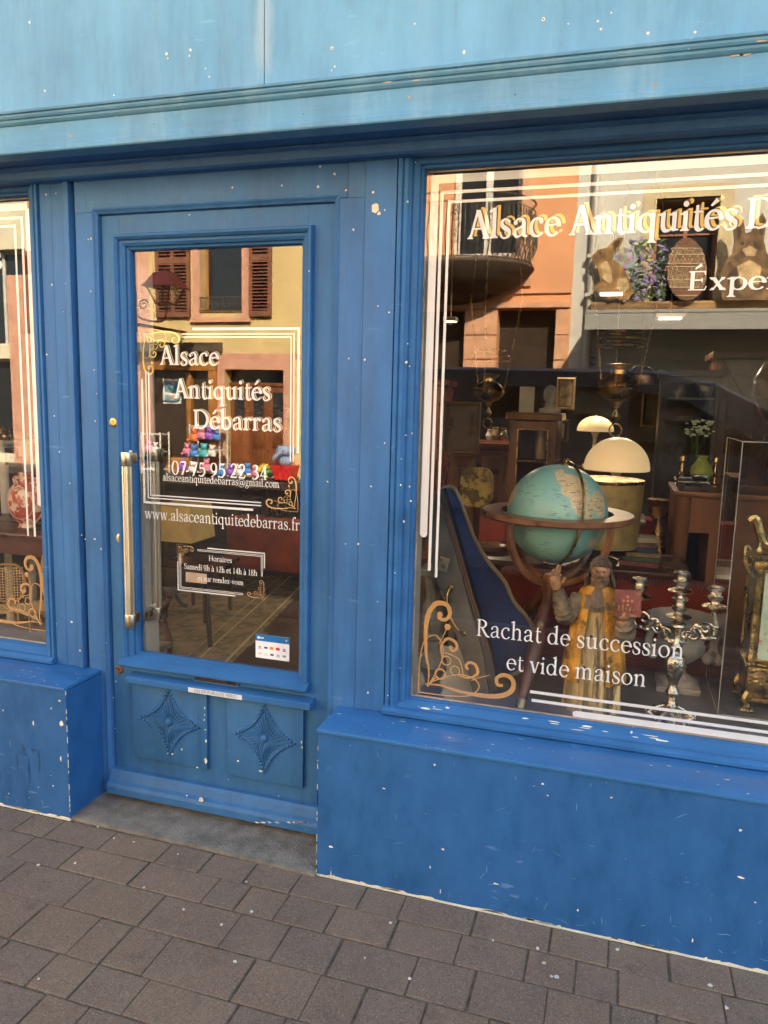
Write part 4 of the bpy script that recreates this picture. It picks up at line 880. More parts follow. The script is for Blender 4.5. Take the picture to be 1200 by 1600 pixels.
b = B(); y = FY - .2; nD = 3; W = (dx1 - dx0) / nD; pn_ = B(); gp = B()
for k in range(nD):
    a = dx0 + W * k; b.box(a + .003, a + W - .003, y - .05, y, -.02, dz1 - .28, .008)
    b.box(a + .08, a + W - .08, y - .0, y + .02, .12, .48, .01); b.box(a + .08, a + W - .08, y, y + .02, .56, .92, .01)
    gp.box(a + .1, a + W - .1, y + .001, y + .006, 1.06, dz1 - .42)
    for j in range(5): pn_.tube([(a + W / 2 + .09 * math.cos(t * 1.3 + j), y + .012, 1.12 + (dz1 - 1.62) * (j + .5 * math.sin(t) + .5) / 5) for t in [i * .6 for i in range(11)]], .007, 5)
b.box(dx0, dx1, y - .06, y + .03, dz1 - .3, dz1 - .24, .005)
dd = b.build('entrance_door', odoor, house_y, True); gp.build('pane', dkpane, dd); pn_.build('grille', iron, dd)
b = B(); b.box(dx0, dx1, y - .06, y - .05, dz1 - .25, dz1); b.build('fanlight', dkpane, dd)
b = B(); b.ball((dx0 + W + .06, y + .05, 1.0), .03); b.build('door_knob', brass, dd)
shopwood = M('shopfront_varnish', (.34, .14, .03), .4, var=.25, vs=4, stretch=(.2, 1, 1))
b = B(); b.box(sx0_ - .1, sx1_ + .05, FY, FY + .10, sz1_ - .05, sz1_ + .30, .01); b.box(sx1_ - .13, sx1_ + .04, FY - .1, FY + .09, -.02, sz1_ - .052, .01)
b.box(sx0_ - .1, sx0_ + .03, FY - .1, FY + .09, -.02, sz1_ - .052, .01); b.box(sx0_ + .9, sx0_ + 1.0, FY - .15, FY + .02, .2, sz1_ - .052, .01); b.box(sx0_ + .031, sx1_ - .131, FY - .1, FY + .06, -.02, .28, .01)
sf = b.build('shopfront_surround', shopwood, house_y, True)
b = B(); b.prism([(FY, sz1_ + .302), (FY + .32, sz1_ + .302), (FY + .35, sz1_ + .40), (FY + .38, sz1_ + .46), (FY, sz1_ + .50)], sx0_ - .2, sx1_ + .15, 'x'); b.build('shopfront_cornice', M('weathered_grey_brown', (.13, .10, .07), .8), house_y)
b = B(); b.quad((sx0_, FY - .1, .25), (sx1_, FY - .1, .25), (sx1_, FY - .1, sz1_), (sx0_, FY - .1, sz1_)); b.build('shop_pane', M('shop_dark_pane', (.05, .035, .025), .15), house_y)
b = B(); x = sx0_ + .30; b.box(x, x + .42, FY - .098, FY - .09, 1.35, 1.85); b.build('poster', M('poster_paper', (.70, .68, .62), .7), house_y)
b = B(); b.box(x + .05, x + .37, FY - .089, FY - .086, 1.40, 1.52); b.box(x + .05, x + .37, FY - .089, FY - .086, 1.58, 1.80); b.build('poster_picture', M('poster_print', (.15, .35, .45), .7, col2=(.8, .35, .1), c2s=6), house_y)
# orange house ---------------------------------------------------------
ox0, ox1 = -4.15, fx(903, 300)
u0, u1 = fx(707, 350), fx(814, 350); uz0, uz1 = fz(760, 402), fz(760, 402) + 2.7
g1, g2, g3, g4 = fx(690, 540), fx(725, 540), fx(776, 540), fx(866, 540); gz = fz(800, 483)
house_o = house('town_house', 'salmon orange house with rounded iron balcony over stone pillars', ox0, ox1, salmon, [(u0, u1, uz0, uz1), (ox0 + .12, g2, 0, gz), (g3, g4, 0, gz)])
opening(house_o, u0, u1, uz0, uz1, fr=vinylwhite, mull=(1,), wd=.10)
for a, e in ((ox0 + .12, g2), (g3, g4)):
    b = B(); b.quad((a, FY - .27, 0), (e, FY - .27, 0), (e, FY - .27, gz), (a, FY - .27, gz)); b.build('shop_pane', M('shop_dark_pane', (.05, .035, .025), .15), house_o)
b = B()
zj = [-.02, .6, 1.2, 1.75, fz(750, 562), fz(750, 524), gz]
for (a, e) in ((g2 + .002, g3 - .002), (g4 + .002, ox1 - .02)):
    for z0, z1 in zip(zj, zj[1:]): b.box(a, e, FY - .26, FY + .05, z0 + .008, z1 - .006, .012)
b.box(ox0, ox1 - .01, FY, FY + .09, gz + .01, gz + .10, .01); b.box(ox0, ox1 - .01, FY, FY + .04, gz + .25, gz + .29, .01)
b.box(u1 + .0, u1 + .22, FY, FY + .05, uz0 - .5, uz1 + .3, .01)
b.build('stone_pillar', M('orange_sandstone', (.64, .34, .19), .85, var=.12, vs=4, bump=.3), house_o)
# street number plate "69" style sticker on glass, white awning frame standing in the doorway
bx0, bx1 = fx(640, 420), fx(842, 410); bzt = fz(770, 402, FV - .9)
bc, bw = (bx0 + bx1) / 2 - .25, (bx1 - bx0) / 2 + .15
def bal(t, r=1.0): return (bc + bw * r * math.cos(t), FY + 1.05 * r * abs(math.sin(t)) ** .8)
b = B(); n = 24; levels = [(1.0, 0), (1.03, -.05), (1.0, -.12), (.93, -.18), (.86, -.30), (.62, -.44), (.35, -.56), (.1, -.64)]
rows = [[b.bm.verts.new((*bal(PI * k / n, r), bzt + z)) for k in range(n + 1)] for r, z in levels]
for A, C in zip(rows, rows[1:]):
    for k in range(n): b.bm.faces.new((A[k], A[k + 1], C[k + 1], C[k]))
b.bm.faces.new(rows[0][::-1]); b.build('balcony', M('shaded_balcony_stone', (.075, .048, .03), .9, var=.3, vs=3), house_o, True)  # shade of the underside put into the dark stone colour
b = B()
for z in (.02, .86, 1.0): b.tube([(*bal(PI * k / 30, .96 + (.05 if z > .5 else .03)), bzt + z) for k in range(31)], .016 if z != .86 else .01, 6)
for k in range(41):
    t = PI * k / 40; pts = []
    for j in range(7):
        v = j / 6; r = .97 + .09 * math.sin(v * PI) ** 2 * (1 - v) * 1.6; q = bal(t, r); pts.append((q[0], q[1], bzt + .02 + .84 * v))
    b.tube(pts, .011, 5)
for k in range(14):
    t = PI * (k + .5) / 14
    for s_, h_ in ((.13, .3), (.10, .62), (.07, .75)):
        b.tube([(lambda q: (q[0], q[1] + .01, bzt + h_ + s_ * math.sin(a) * (1 - i / 20)))(bal(t + s_ * .55 * math.cos(a) * (1 - i / 20), 1.03)) for i, a in enumerate([j * PI / 5 for j in range(15)])], .008, 5)
b.build('balcony_railing', iron, house_o)
# grey house -----------------------------------------------------------
qx0, qx1 = ox1, 5.6
v0, v1 = fx(1024, 350), fx(1123, 350); vz0, vz1 = fz(1070, 475), fz(1070, 309)
p0 = fx(916, 590); zs0 = fz(1000, 515)
house_g = house('town_house', 'pale grey rendered house with white panelled shopfront under a grey awning', qx0, qx1, palegrey, [(v0, v1, vz0, vz1), (v0 + 2.2, v1 + 2.2, vz0, vz1), (fx(912, 540) + .6, 5.2, 0, zs0)])
for d in (0, 2.2):
    opening(house_g, v0 + d, v1 + d, vz0, vz1, fr=M('orange_brown_frame', (.32, .11, .05), .5), mull=(1,), tr=(.35, .68), wd=.05)
    b = B(); pframe(b, v0 + d, v1 + d, vz0, vz1, [(.0, FY - .1), (.0, FY + .03), (.03, FY + .03), (.03, FY + .02), (.2, FY + .02), (.2, FY)]); b.build('stone_surround', M('cream_stone', (.60, .48, .28), .85), house_g)
b = B()
for x in (qx0 + .30,): b.tube([(x, FY + .1, -.02), (x, FY + .1, 8.1)], .055, 14)
for z in (fz(920, 405), fz(920, 465), 6.3): b.box(qx0 + .22, qx0 + .38, FY, FY + .17, z, z + .05)
b.build('drainpipe', M('zinc_pipe', (.55, .52, .44), .45, .3), house_g)
white_p = M('white_shopfront_paint', (.62, .60, .53), .55, var=.06)
b = B(); sX0 = fx(935, 540); D = FY - .05
b.box(sX0 - .2, 5.3, D - .1, D, -.02, zs0, .01)
for x in range(7):
    a = sX0 + x * .95
    for (zz0, zz1) in ((.15, .85), (.95, 1.55), (1.62, 2.05), (2.1, 2.32)):
        pframe(b, a + .1, a + .8, zz0 + .03, zz1 - .03, [(0, D + .001), (0, D + .01), (.02, D + .03), (.045, D + .03), (.05, D + .001)])
b.build('panelled_shopfront', white_p, house_g, True)
b = B(); za, zb = fz(1000, 515, FV - 1.6), fz(1000, 487, FV - 1.6); ax0 = fx(914, 500, FV - 1.6)
b.box(ax0, 5.3, FY + 1.60, FY + 1.63, za, zb, .005); b.quad((ax0, FY + .001, zb + .05), (5.3, FY + .001, zb + .05), (5.3, FY + 1.62, zb), (ax0, FY + 1.62, zb)); b.box(ax0, 5.3, FY + 1.59, FY + 1.64, zb - .02, zb + .03, .01)
b.build('awning', M('grey_awning_cloth', (.30, .29, .25), .8, var=.05), house_g)
b = B(); b.box(ax0, 5.3, FY + .001, FY + .25, fz(1000, 487), fz(1000, 474), .02); b.build('timber_beam', M('oak_beam', (.40, .24, .10), .8, var=.4, vs=4, stretch=(.15, 1, 1), bump=.6, bs=20, col2=(.15, .08, .03), c2s=3), house_g)
b = B(); a, z = opp(916, 571, FV - .1), opp(931, 560, FV - .1); b.box(qx0 + .19, z.x + .06, FY, FY + .04, a.z - .5, a.z + .35); b.build('number_board', vinylwhite, house_g)
b = B(); b.box(a.x + .03, z.x, FY + .041, FY + .05, a.z, z.z + .02); npl = b.build('number_plate', M('enamel_blue', (.02, .05, .20), .3), house_g)
BACK = Matrix.Rotation(PI, 4, 'Z') @ FRONT
sansmesh('49', .13, 'plate_lettering', vinyl, npl, Matrix.Translation(((a.x + z.x) / 2 + .015, FY + .055, a.z + .025)) @ BACK)
# cream house at the left
house_c = house('town_house', 'cream house with pink stone strip seen in the left display window', -18.5, yx0, cream_w, [(-13.6, -12.1, fz(0, 540), fz(0, 390)), (-13.4, -11.9, .1, fz(0, 560))])
opening(house_c, -13.6, -12.1, fz(0, 540), fz(0, 390)); opening(house_c, -13.4, -11.9, .1, fz(0, 560))
shutter(house_c, -12.12, -11.4, fz(10, 520), fz(0, 395))
a_, e_ = fx(20, 600), fx(66, 600)
b = B(); b.box(a_, e_, FY, FY + .05, -.02, fz(30, 430)); b.box(e_ + .01, yx0 - .02, FY, FY + .04, fz(30, 440), fz(30, 430)); b.split('stone_pilaster', pink, house_c)
# window sticker decorations on the grey house: egg cut-outs and lavender, each a thin board
def board(name, label, cat, pts, mat, y=FY + .30, th=.02):
    c = sum((Vector(p) for p in pts), Vector((0, 0))) / len(pts); t = thing(name, label, cat, (c.x, y, min(p[1] for p in pts))); b = B(); b.prism(pts, y, y + th); b.build('panel', mat, t); return t, y + th
def P2(px, py, v=FV - .3): q = opp(px, py, v); return (q.x, q.z)
rab = [(925, 400), (935, 390), (948, 388), (957, 378), (968, 370), (975, 372), (970, 384), (960, 396), (958, 405), (968, 412), (975, 420), (985, 440), (990, 458), (978, 470), (962, 466), (952, 470), (945, 458), (932, 456), (926, 450), (938, 440), (936, 425), (930, 412), (925, 408)]
t, yb2 = board('rabbit_cutout', 'flat painted brown hare cut-out at the left end of the timber beam', 'decoration', [P2(*p) for p in rab], M('hare_print', (.26, .14, .045), .7, var=.45, vs=4))
def patch(name, pts, mat, yy, par): b = B(); b.prism([P2(*p) for p in pts], yy + .001, yy + .006); b.build(name, mat, par)
hl = M('hare_belly', (.55, .38, .18), .7, var=.3, vs=6); hd = M('hare_dark', (.05, .025, .012), .7)
patch('belly', [(938, 412), (948, 408), (954, 420), (958, 438), (952, 444), (942, 436)], hl, yb2, t); patch('ear_lining', [(958, 380), (970, 373), (968, 382), (959, 392)], hd, yb2, t)
patch('eye', [(936, 394), (939, 393), (940, 396), (937, 397)], hd, yb2, t); patch('haunch', [(966, 436), (978, 434), (984, 448), (974, 458), (962, 452)], hl, yb2, t)
def eggpts(px, py, rx, ry): return [P2(px + rx * math.sin(a) * (1 - .12 * math.cos(a)), py - ry * math.cos(a)) for a in [k * PI / 12 for k in range(24)]]
eggm = bpy.data.materials.new('patterned_egg'); eggm.use_nodes = True; g = N(eggm)
v = g.new('TexVoronoi'); v.inputs['Scale'].default_value = 12; co = g.new('TexCoord').outputs['Object']; g.link(co, v.inputs[0])
hsv = g.new('HueSaturation', i_Saturation=.55, i_Value=.5); g.link(v.outputs['Color'], hsv.inputs['Color']); g.link(hsv.outputs[0], g.n['Principled BSDF'].inputs['Base Color'])
board('egg_cutout', 'small egg cut-out patched in many colours behind the hare', 'decoration', eggpts(974, 403, 21, 17), eggm, FY + .27, .015)
t, ye = board('egg_cutout', 'tall brown egg cut-out banded with cream lattice pattern', 'decoration', eggpts(1073, 421, 31, 49), M('egg_brown', (.17, .075, .035), .7, var=.2), FY + .34)
b = B(); EV = FV - .36
def Q(px, py): q = opp(px, py, EV); return (q.x, ye + .004, q.z)
for py in (388, 398, 412, 417, 437, 449, 462):
    hw = 31 * math.sqrt(max(0, 1 - ((py - 421) / 49) ** 2)); b.tube([Q(1073 - hw, py), Q(1073 + hw, py)], .008, 5)
for y0_, y1_, n_ in ((389, 397, 4), (399, 411, 5), (438, 448, 6), (418, 436, 8)):
    hw = 30 * math.sqrt(max(0, 1 - (((y0_ + y1_) / 2 - 421) / 49) ** 2))
    for k in range(n_):
        a_1 = 1073 - hw + 2 * hw * k / n_; a_2 = 1073 - hw + 2 * hw * (k + 1) / n_
        b.tube([Q(a_1, y1_), Q((a_1 + a_2) / 2, y0_), Q(a_2, y1_)], .006, 5); b.tube([Q(a_1, y0_), Q((a_1 + a_2) / 2, y1_), Q(a_2, y0_)], .006, 5)
b.build('lattice_pattern', M('cream_line', (.62, .48, .28), .7), t)
hp = [(1128, 470), (1122, 440), (1130, 412), (1142, 398), (1146, 380), (1142, 345), (1150, 335), (1160, 345), (1164, 366), (1172, 364), (1180, 345), (1190, 335), (1196, 346), (1192, 378), (1196, 396), (1206, 410), (1214, 440), (1210, 470)]
t, ye = board('rabbit_cutout', 'flat brown hare cut-out sitting upright at the right end of the beam', 'decoration', [P2(*p) for p in hp], M('fur_print', (.17, .10, .045), .8, var=.5, vs=6), FY + .37)
for nm_, pp_, mm_ in (('muzzle', [(1158, 392), (1170, 386), (1182, 392), (1178, 402), (1164, 402)], hl), ('bib', [(1150, 418), (1170, 408), (1188, 418), (1184, 446), (1156, 446)], hl), ('eye', [(1157, 380), (1161, 379), (1161, 384), (1157, 384)], hd), ('eye', [(1177, 380), (1181, 379), (1181, 384), (1177, 384)], hd), ('ear_lining', [(1148, 345), (1153, 342), (1158, 366), (1153, 372)], hd), ('ear_lining', [(1190, 342), (1193, 348), (1189, 370), (1185, 366)], hd), ('jacket', [(1136, 430), (1148, 420), (1154, 450), (1140, 462)], hd)): patch(nm_, pp_, mm_, ye, t)
t = thing('lavender_bunch', 'bunch of lavender and green leaves between the hare and the tall egg', 'plant', (fx(1010, 440), FY + .2, fz(1010, 470)))
lf, lv = B(), B()
for i in range(260):
    q = opp(rnd(985, 1040), 468 - abs(rnd(-1, 1)) * 95 * (1 if rnd(0, 1) > .3 else .5), FV - rnd(.12, .32)); s = rnd(.03, .09); a = rnd(0, PI)
    d = Vector((math.cos(a), rnd(-.4, .4), math.sin(a))) * s; e = Vector((-math.sin(a), 0, math.cos(a))) * s * .25
    bb = lf if i % 3 else lv
    bb.quad(q - d, q + e, q + d, q - e)
lf.build('leaf', M('green_leaf', (.05, .11, .03), .6), t)['kind'] = 'stuff'; lv.build('flower', M('lavender', (.28, .20, .42), .7), t)['kind'] = 'stuff'
# street lantern on its bracket
lr = thing('street_lantern', 'dark red four sided lantern on a scrolled wall bracket, before the yellow house', 'street lamp', opp(212, 500, 9.6))
lm = M('oxblood_iron', (.085, .012, .012), .5, var=.1); LV = 9.6; c0 = opp(258, 425, LV); kx = abs(opp(280, 440, LV).x - opp(236, 440, LV).x) / 2
b = B(); z = opp(258, 448, LV).z; zt = opp(258, 427, LV).z
def pyr(b, c, r0, z0, r1, z1, cap=True):
    A = [b.bm.verts.new((c.x + sx * r0, c.y + sy * r0, z0)) for sx, sy in ((-1, -1), (1, -1), (1, 1), (-1, 1))]; C = [b.bm.verts.new((c.x + sx * r1, c.y + sy * r1, z1)) for sx, sy in ((-1, -1), (1, -1), (1, 1), (-1, 1))]
    for k in range(4): j = (k + 1) % 4; b.bm.faces.new((A[k], A[j], C[j], C[k]))
    b.bm.faces.new(A[::-1]); b.bm.faces.new(C)
pyr(b, c0, kx, z, kx * .5, zt); pyr(b, c0, kx * 1.04, z - .02, kx * 1.04, z); pyr(b, c0, kx * .3, zt, kx * .28, zt + .04); b.ball((c0.x, c0.y, zt + .07), .03)
b.build('lantern_roof', lm, lr); zb_ = opp(258, 474, LV).z; b = B()
for sx, sy in ((-1, -1), (1, -1), (1, 1), (-1, 1)): b.tube([(c0.x + sx * kx * .82, c0.y + sy * kx * .82, z - .01), (c0.x + sx * kx * .45, c0.y + sy * kx * .45, zb_)], .013, 5)
pyr(b, c0, kx * .5, zb_ - .02, kx * .5, zb_); b.build('lantern_frame', lm, lr)
b = B(); pyr(b, c0, kx * .43, zb_, kx * .78, z - .012); b.build('lantern_glass', clear, lr)
b = B(); w0 = opp(212, 480, LV); q = Vector((c0.x, c0.y, zb_ - .03))
b.tube(spl([q, q + Vector((0, 0, -.16)), q + Vector((-.12, 0, -.28)), Vector((w0.x + .1, c0.y, zb_ - .25)), Vector((w0.x, c0.y, zb_ - .1))]), .018, 6)
b.tube([(w0.x, c0.y, zb_ - .5), (w0.x, c0.y, zb_ + .22)], .022, 6); b.tube([(w0.x, c0.y, zb_ - .35), (w0.x, FY, zb_ - .35)], .03, 6)
b.tube([(w0.x + .16 + .1 * math.cos(a) * (1 - i / 24), c0.y, zb_ - .02 + .1 * math.sin(a) * (1 - i / 24)) for i, a in enumerate([j * PI / 6 for j in range(18)])], .013, 5)
b.build('wall_bracket', lm, lr)
# toys on sale on the far pavement
wm = M('white_rack_metal', (.68, .66, .6), .5)
TOYC = [M('toy_%s' % n, c, .6, var=.15, vs=8) for n, c in (('orange', (.8, .22, .06)), ('purple', (.3, .12, .5)), ('blue', (.08, .25, .6)), ('pink', (.75, .25, .35)), ('teal', (.1, .45, .45)), ('white', (.75, .7, .65)), ('green', (.1, .4, .08)), ('yellow', (.8, .55, .06)))]
TV = 10.7
def rack(px0, px1, py0, py1, label):
    a, z = opp(px0, py1, TV), opp(px1, py0, TV); t = thing('toy_rack', label, 'rack', ((a.x + z.x) / 2, a.y, 0), 'toy racks before the yellow house')
    b = B(); y0_, y1_ = a.y - .3, a.y
    for x in (a.x, z.x):
        for y in (y0_, y1_): b.tube([(x, y, -.02), (x, y, z.z)], .018, 6)
    b.split('rack_post', wm, t)
    b = B()
    for k in range(3): zz = .05 + (z.z - .1) * k / 2; b.box(a.x, z.x, y0_, y1_, zz, zz + .02)
    b.split('shelf', wm, t); return a, z
A1 = rack(297, 343, 664, 742, 'white metal rack stacked with bright soft toys left of the wooden door'); A2 = rack(222, 250, 676, 745, 'narrow white rack at the left edge of the door pane')
def toy(px, py, r, m, lab, k=0):
    c = opp(px, py, TV - .1); t = thing('soft_toy', lab, 'soft toy', (c.x, c.y, c.z - r), 'soft toys for sale on the far pavement'); b = B()
    b.ball((c.x, c.y, c.z), r, 10, (1, .8, .9)); b.build('toy_body', m, t, True)
    b = B(); b.ball((c.x + r * .2, c.y + r * .2, c.z + r * 1.1), r * .6, 10); b.ball((c.x + r * .65, c.y + r * .2, c.z + r * 1.5), r * .25, 8); b.ball((c.x - r * .25, c.y + r * .2, c.z + r * 1.55), r * .25, 8); b.build('toy_head', m, t, True)
    b = B()
    for sx in (-1, 1): b.ball((c.x + sx * r * .8, c.y + r * .5, c.z - r * .5), r * .35, 8, (1, 1.4, .8))
    b.split('paw', m, t, True)
cn = ['orange', 'purple', 'blue', 'pink', 'teal', 'white', 'green', 'yellow']
where = [(303, 683, .11, 0, 'on the rack top'), (315, 680, .10, 3, 'on the rack top'), (327, 681, .10, 1, 'on the rack top'), (338, 683, .08, 2, 'at the right of the rack top'), (303, 708, .10, 2, 'on the middle shelf'), (318, 708, .11, 4, 'on the middle shelf'), (331, 708, .09, 5, 'on the middle shelf'),
         (285, 730, .09, 1, 'on the ground left of the rack'), (300, 733, .09, 5, 'on the bottom shelf'), (322, 730, .1, 3, 'on the bottom shelf'), (346, 738, .09, 2, 'on the ground beside the rack'), (360, 737, .09, 1, 'on the ground before the door'), (373, 738, .09, 5, 'on the ground before the door'), (386, 736, .09, 2, 'on the ground before the door'), (398, 739, .08, 3, 'on the ground before the door'), (233, 700, .09, 3, 'on the narrow rack'), (243, 702, .08, 5, 'on the narrow rack'), (292, 705, .09, 3, 'hanging at the rack side')]
for px, py, r, ci, wh in where: toy(px, py, r, TOYC[ci], '%s soft toy animal %s' % (cn[ci], wh))
q = opp(418, 741, TV); t = thing('toy_truck', 'green and yellow plastic toy truck left of the red basket', 'toy truck', (q.x, q.y, q.z - .05))
b = B(); b.box(q.x - .12, q.x + .16, q.y - .1, q.y + .1, q.z, q.z + .08, .02); b.build('truck_body', TOYC[6], t)
b = B(); b.box(q.x - .17, q.x + .06, q.y - .1, q.y + .1, q.z + .09, q.z + .2, .02, mat=Matrix.Translation(q) @ Matrix.Rotation(-.5, 4, 'Y') @ Matrix.Translation(-q)); b.build('truck_bed', TOYC[7], t)
b = B()
for dx in (-.08, .1):
    for dy in (-.1, .1): b.lathe([(0, -.02), (.05, -.02), (.05, .02), (0, .02)], seg=14, mat=Matrix.Translation((q.x + dx, q.y + dy, q.z)) @ Matrix.Rotation(PI / 2, 4, 'X'))
b.split('truck_wheel', black, t)
q = opp(446, 749, TV); b = B(); t = thing('shopping_basket', 'red plastic basket under the plush elephant', 'basket', (q.x, q.y, q.z))
pyr(b, q, .15, q.z, .2, q.z + .26); b.build('basket_body', M('toy_red', (.7, .03, .03), .5), t); b = B(); b.tube([(q.x + .2 * math.cos(a), q.y, q.z + .26 + .1 * math.sin(a)) for a in [k * PI / 10 for k in range(11)]], .012, 5); b.build('basket_handle', M('toy_red', (.7, .03, .03)), t)
q = q + Vector((.0, 0, .36)); t = thing('plush_elephant', 'grey blue plush elephant sitting in the red basket', 'soft toy', (q.x, q.y, q.z - .1)); pm = M('plush_grey_blue', (.28, .36, .50), .95)
b = B(); b.ball(q, .15, 12, (1, .9, .9)); b.build('toy_body', pm, t, True)
b = B(); b.ball(q + Vector((.03, .06, .17)), .11, 12); b.tube(spl([q + Vector((.0, .14, .17)), q + Vector((-.08, .2, .1)), q + Vector((-.16, .2, .02))]), .04, 8); b.build('elephant_head', pm, t, True)
for s_ in (-1, 1): b = B(); b.ball(q + Vector((.03 + s_ * .12, .04, .18)), .09, 10, (1, .25, 1)); b.build('ear', pm, t, True)

# ------------------------------------------------------------------ dark van parked by the kerb
VV = 3.72; vy = 2 * GY - VV                              # its shop-side flank
van = thing('van', 'dull blue grey delivery van with dark lettering on its side parked at the kerb', 'van', (0, vy - .9, -.14))
vm = M('van_paint', (.15, .16, .19), .45, 0, var=.1, spec=.12); vw = 1.8
roof = opp(800, 573, VV).z
prof = [(-2.05, .25), (-2.08, .9), (-2.05, 1.55), (-1.97, roof - .04), (-1.8, roof), (.25, roof - .01), (.65, roof - .10), (1.05, roof - .30), (1.55, roof - .62), (2.25, roof - .76), (2.55, roof - .95), (2.62, .55), (2.6, .28), (2.2, .2), (-1.9, .2)]
wins = [[(-1.0, 1.43), (-.98, 1.68), (-.62, 1.68), (-.60, 1.43)], [(-.52, 1.43), (-.52, 1.68), (-.06, 1.68), (-.04, 1.43)], [(.04, 1.20), (.04, 1.66), (.42, 1.60), (.85, 1.36), (1.10, 1.20)]]
b = B()
n0 = len(prof)
def ring(y, s, z_): return [b.bm.verts.new((x * 1 , y, z)) for x, z in [(px_ * s, .2 + (pz_ - .2) * z_) for px_, pz_ in prof]]
rws = [ring(vy - .0, .99, .985), ring(vy - .06, 1, 1), ring(vy - vw + .06, 1, 1), ring(vy - vw, .99, .985)]
for A, C in zip(rws, rws[1:]):
    for k in range(n0):
        j = (k + 1) % n0
        if k in (7, 8) and A is rws[1]: continue                 # windscreen opening
        b.bm.faces.new((A[k], A[j], C[j], C[k]))
from mathutils.geometry import tessellate_polygon
for R_i, yy in ((0, vy), (3, vy - vw)):
    outer = [Vector((v_.co.x, v_.co.z, 0)) for v_ in rws[R_i]]; loops = [outer] + [[Vector((x * .99, .2 + (z - .2) * .985, 0)) for x, z in w_] for w_ in wins]
    allp = [p for l in loops for p in l]; vs = [b.bm.verts.new((p.x, yy, p.y)) for p in allp]
    for tri in tessellate_polygon(loops):
        try: b.bm.faces.new([vs[i] for i in tri])
        except ValueError: pass
b.build('van_body', vm, van)
b = B()
for yy in (vy - .012, vy - vw + .012):
    for w_ in wins[:2]: b.bm.faces.new([b.bm.verts.new((x * .99, yy, .2 + (z - .2) * .985)) for x, z in w_])
A, C = rws[1] if False else None, None
bw_ = B()
for k in (7, 8): bw_.quad((prof[k][0], vy - .07, prof[k][1] - .005), (prof[k + 1][0], vy - .07, prof[k + 1][1] - .005), (prof[k + 1][0], vy - vw + .07, prof[k + 1][1] - .005), (prof[k][0], vy - vw + .07, prof[k][1] - .005))
b.build('van_glass', glassmat('tinted_glass', .06, (.42, .44, .44)), van)
b = B()
for yy in (vy - .012, vy - vw + .012): b.bm.faces.new([b.bm.verts.new((x * .99, yy, .2 + (z - .2) * .985)) for x, z in wins[2]])
pg_ = glassmat('privacy_glass', .04, (.10, .10, .10)); b.split('front_side_window', pg_, van); bw_.build('windscreen', pg_, van)
b = B()
for x0_ in (-.35, .5):
    for yy in (vy - .5, vy - 1.3): b.box(x0_ - .06, x0_ + .08, yy - .24, yy + .24, .5, 1.22, .05); b.box(x0_ - .04, x0_ + .06, yy - .12, yy + .12, 1.24, 1.45, .04); b.box(x0_ - .0, x0_ + .5, yy - .24, yy + .24, .42, .6, .05)
b.build('seat', M('van_seat', (.03, .03, .035), .9), van, True)
b = B(); b.tube([(1.15 + .19 * math.sin(a) * .5, vy - 1.3 + .19 * math.cos(a), 1.05 + .19 * math.sin(a) * .85) for a in [k * PI / 10 for k in range(20)]], .015, 6, True); b.build('steering_wheel', black, van)
for wx in (-1.35, 1.75):
    for yy in (vy - .12, vy - vw + .12):
        b = B(); b.lathe([(.0, -.11), (.26, -.11), (.33, -.09), (.345, 0), (.33, .09), (.26, .11), (0, .11)], seg=28, mat=Matrix.Translation((wx, yy, .205)) @ Matrix.Rotation(PI / 2, 4, 'X')); wh = b.build('wheel', M('tyre_rubber', (.02, .02, .02), .8), van, True)
        b = B(); s_ = .115 if yy > vy - .5 else -.115; b.lathe([(0, -.01), (.2, -.01), (.21, .01), (.08, .02), (0, .03)], seg=20, mat=Matrix.Translation((wx, yy + s_, .205)) @ Matrix.Rotation(-PI / 2 if s_ > 0 else PI / 2, 4, 'X')); b.build('rim', M('rim_grey', (.3, .3, .3), .4, .8), wh)
b = B(); b.box(.98, 1.1, vy + .01, vy + .2, 1.08, 1.3, .03); b.build('wing_mirror', black, van)
b = B(); a = opp(1125, 585, VV); z = opp(1108, 565, VV); b.tube([(.95, vy - .9, roof - .2), (.75, vy - .9, roof + .12)], .006, 5); b.build('aerial', black, van)
vt = M('van_lettering', (.012, .008, .006), .6)
for s, px, py, sz in (('de', 748, 612, .16), ('Meubles et O', 720, 636, .105), ('et de la musique', 800, 671, .09), ('Me', 850, 638, .105)):
    if s == 'Me': continue
    q = opp(px, py, VV); sansmesh(s, sz, 'van_lettering', vt, van, Matrix.Translation((q.x, vy + .002, q.z)) @ BACK, shear=.3 if s == 'de' else 0)

# ------------------------------------------------------------------ inside the shop: shell of the room
b = B(); b.box(-4.19, -4.1, .13, 8, -.02, 2.95); b.box(1.9, 1.99, .13, 8, -.02, 2.95); b.box(-4.19, 1.99, 7.9, 8, -.02, 2.95)
b.box(-1.84, -1.835, .125, .35, .0, 2.2)
b.build('interior_wall', wall_in, shop)
b = B(); b.box(-4.19, 1.99, .13, 8, 2.93, 3.0); b.box(-4.19, 1.99, .121, .4, 2.35, 2.92); b.build('ceiling', M('ceiling_paint', (.12, .09, .06), .9, var=.1), shop)
b = B(); b.box(-4.19, 1.99, .30, 8, -.05, .0); b.build('interior_floor', M('worn_dark_floorboards', (.060, .036, .022), .45, var=.35, vs=3, stretch=(.2, 3, 1)), shop)
b = B(); b.box(-.72, 1.75, .11, .75, .40, .497); b.build('display_floor', M('grey_brown_laminate', (.17, .145, .125), .4, var=.2, vs=4), shop)
b = B(); b.box(-.72, 1.75, .7505, .76, .0, .4965); b.build('display_front', darkwood, shop)
b = B(); b.box(-.668, -.6165, .075, .15, .45, 2.3); b.split('window_reveal', plaster, shop)
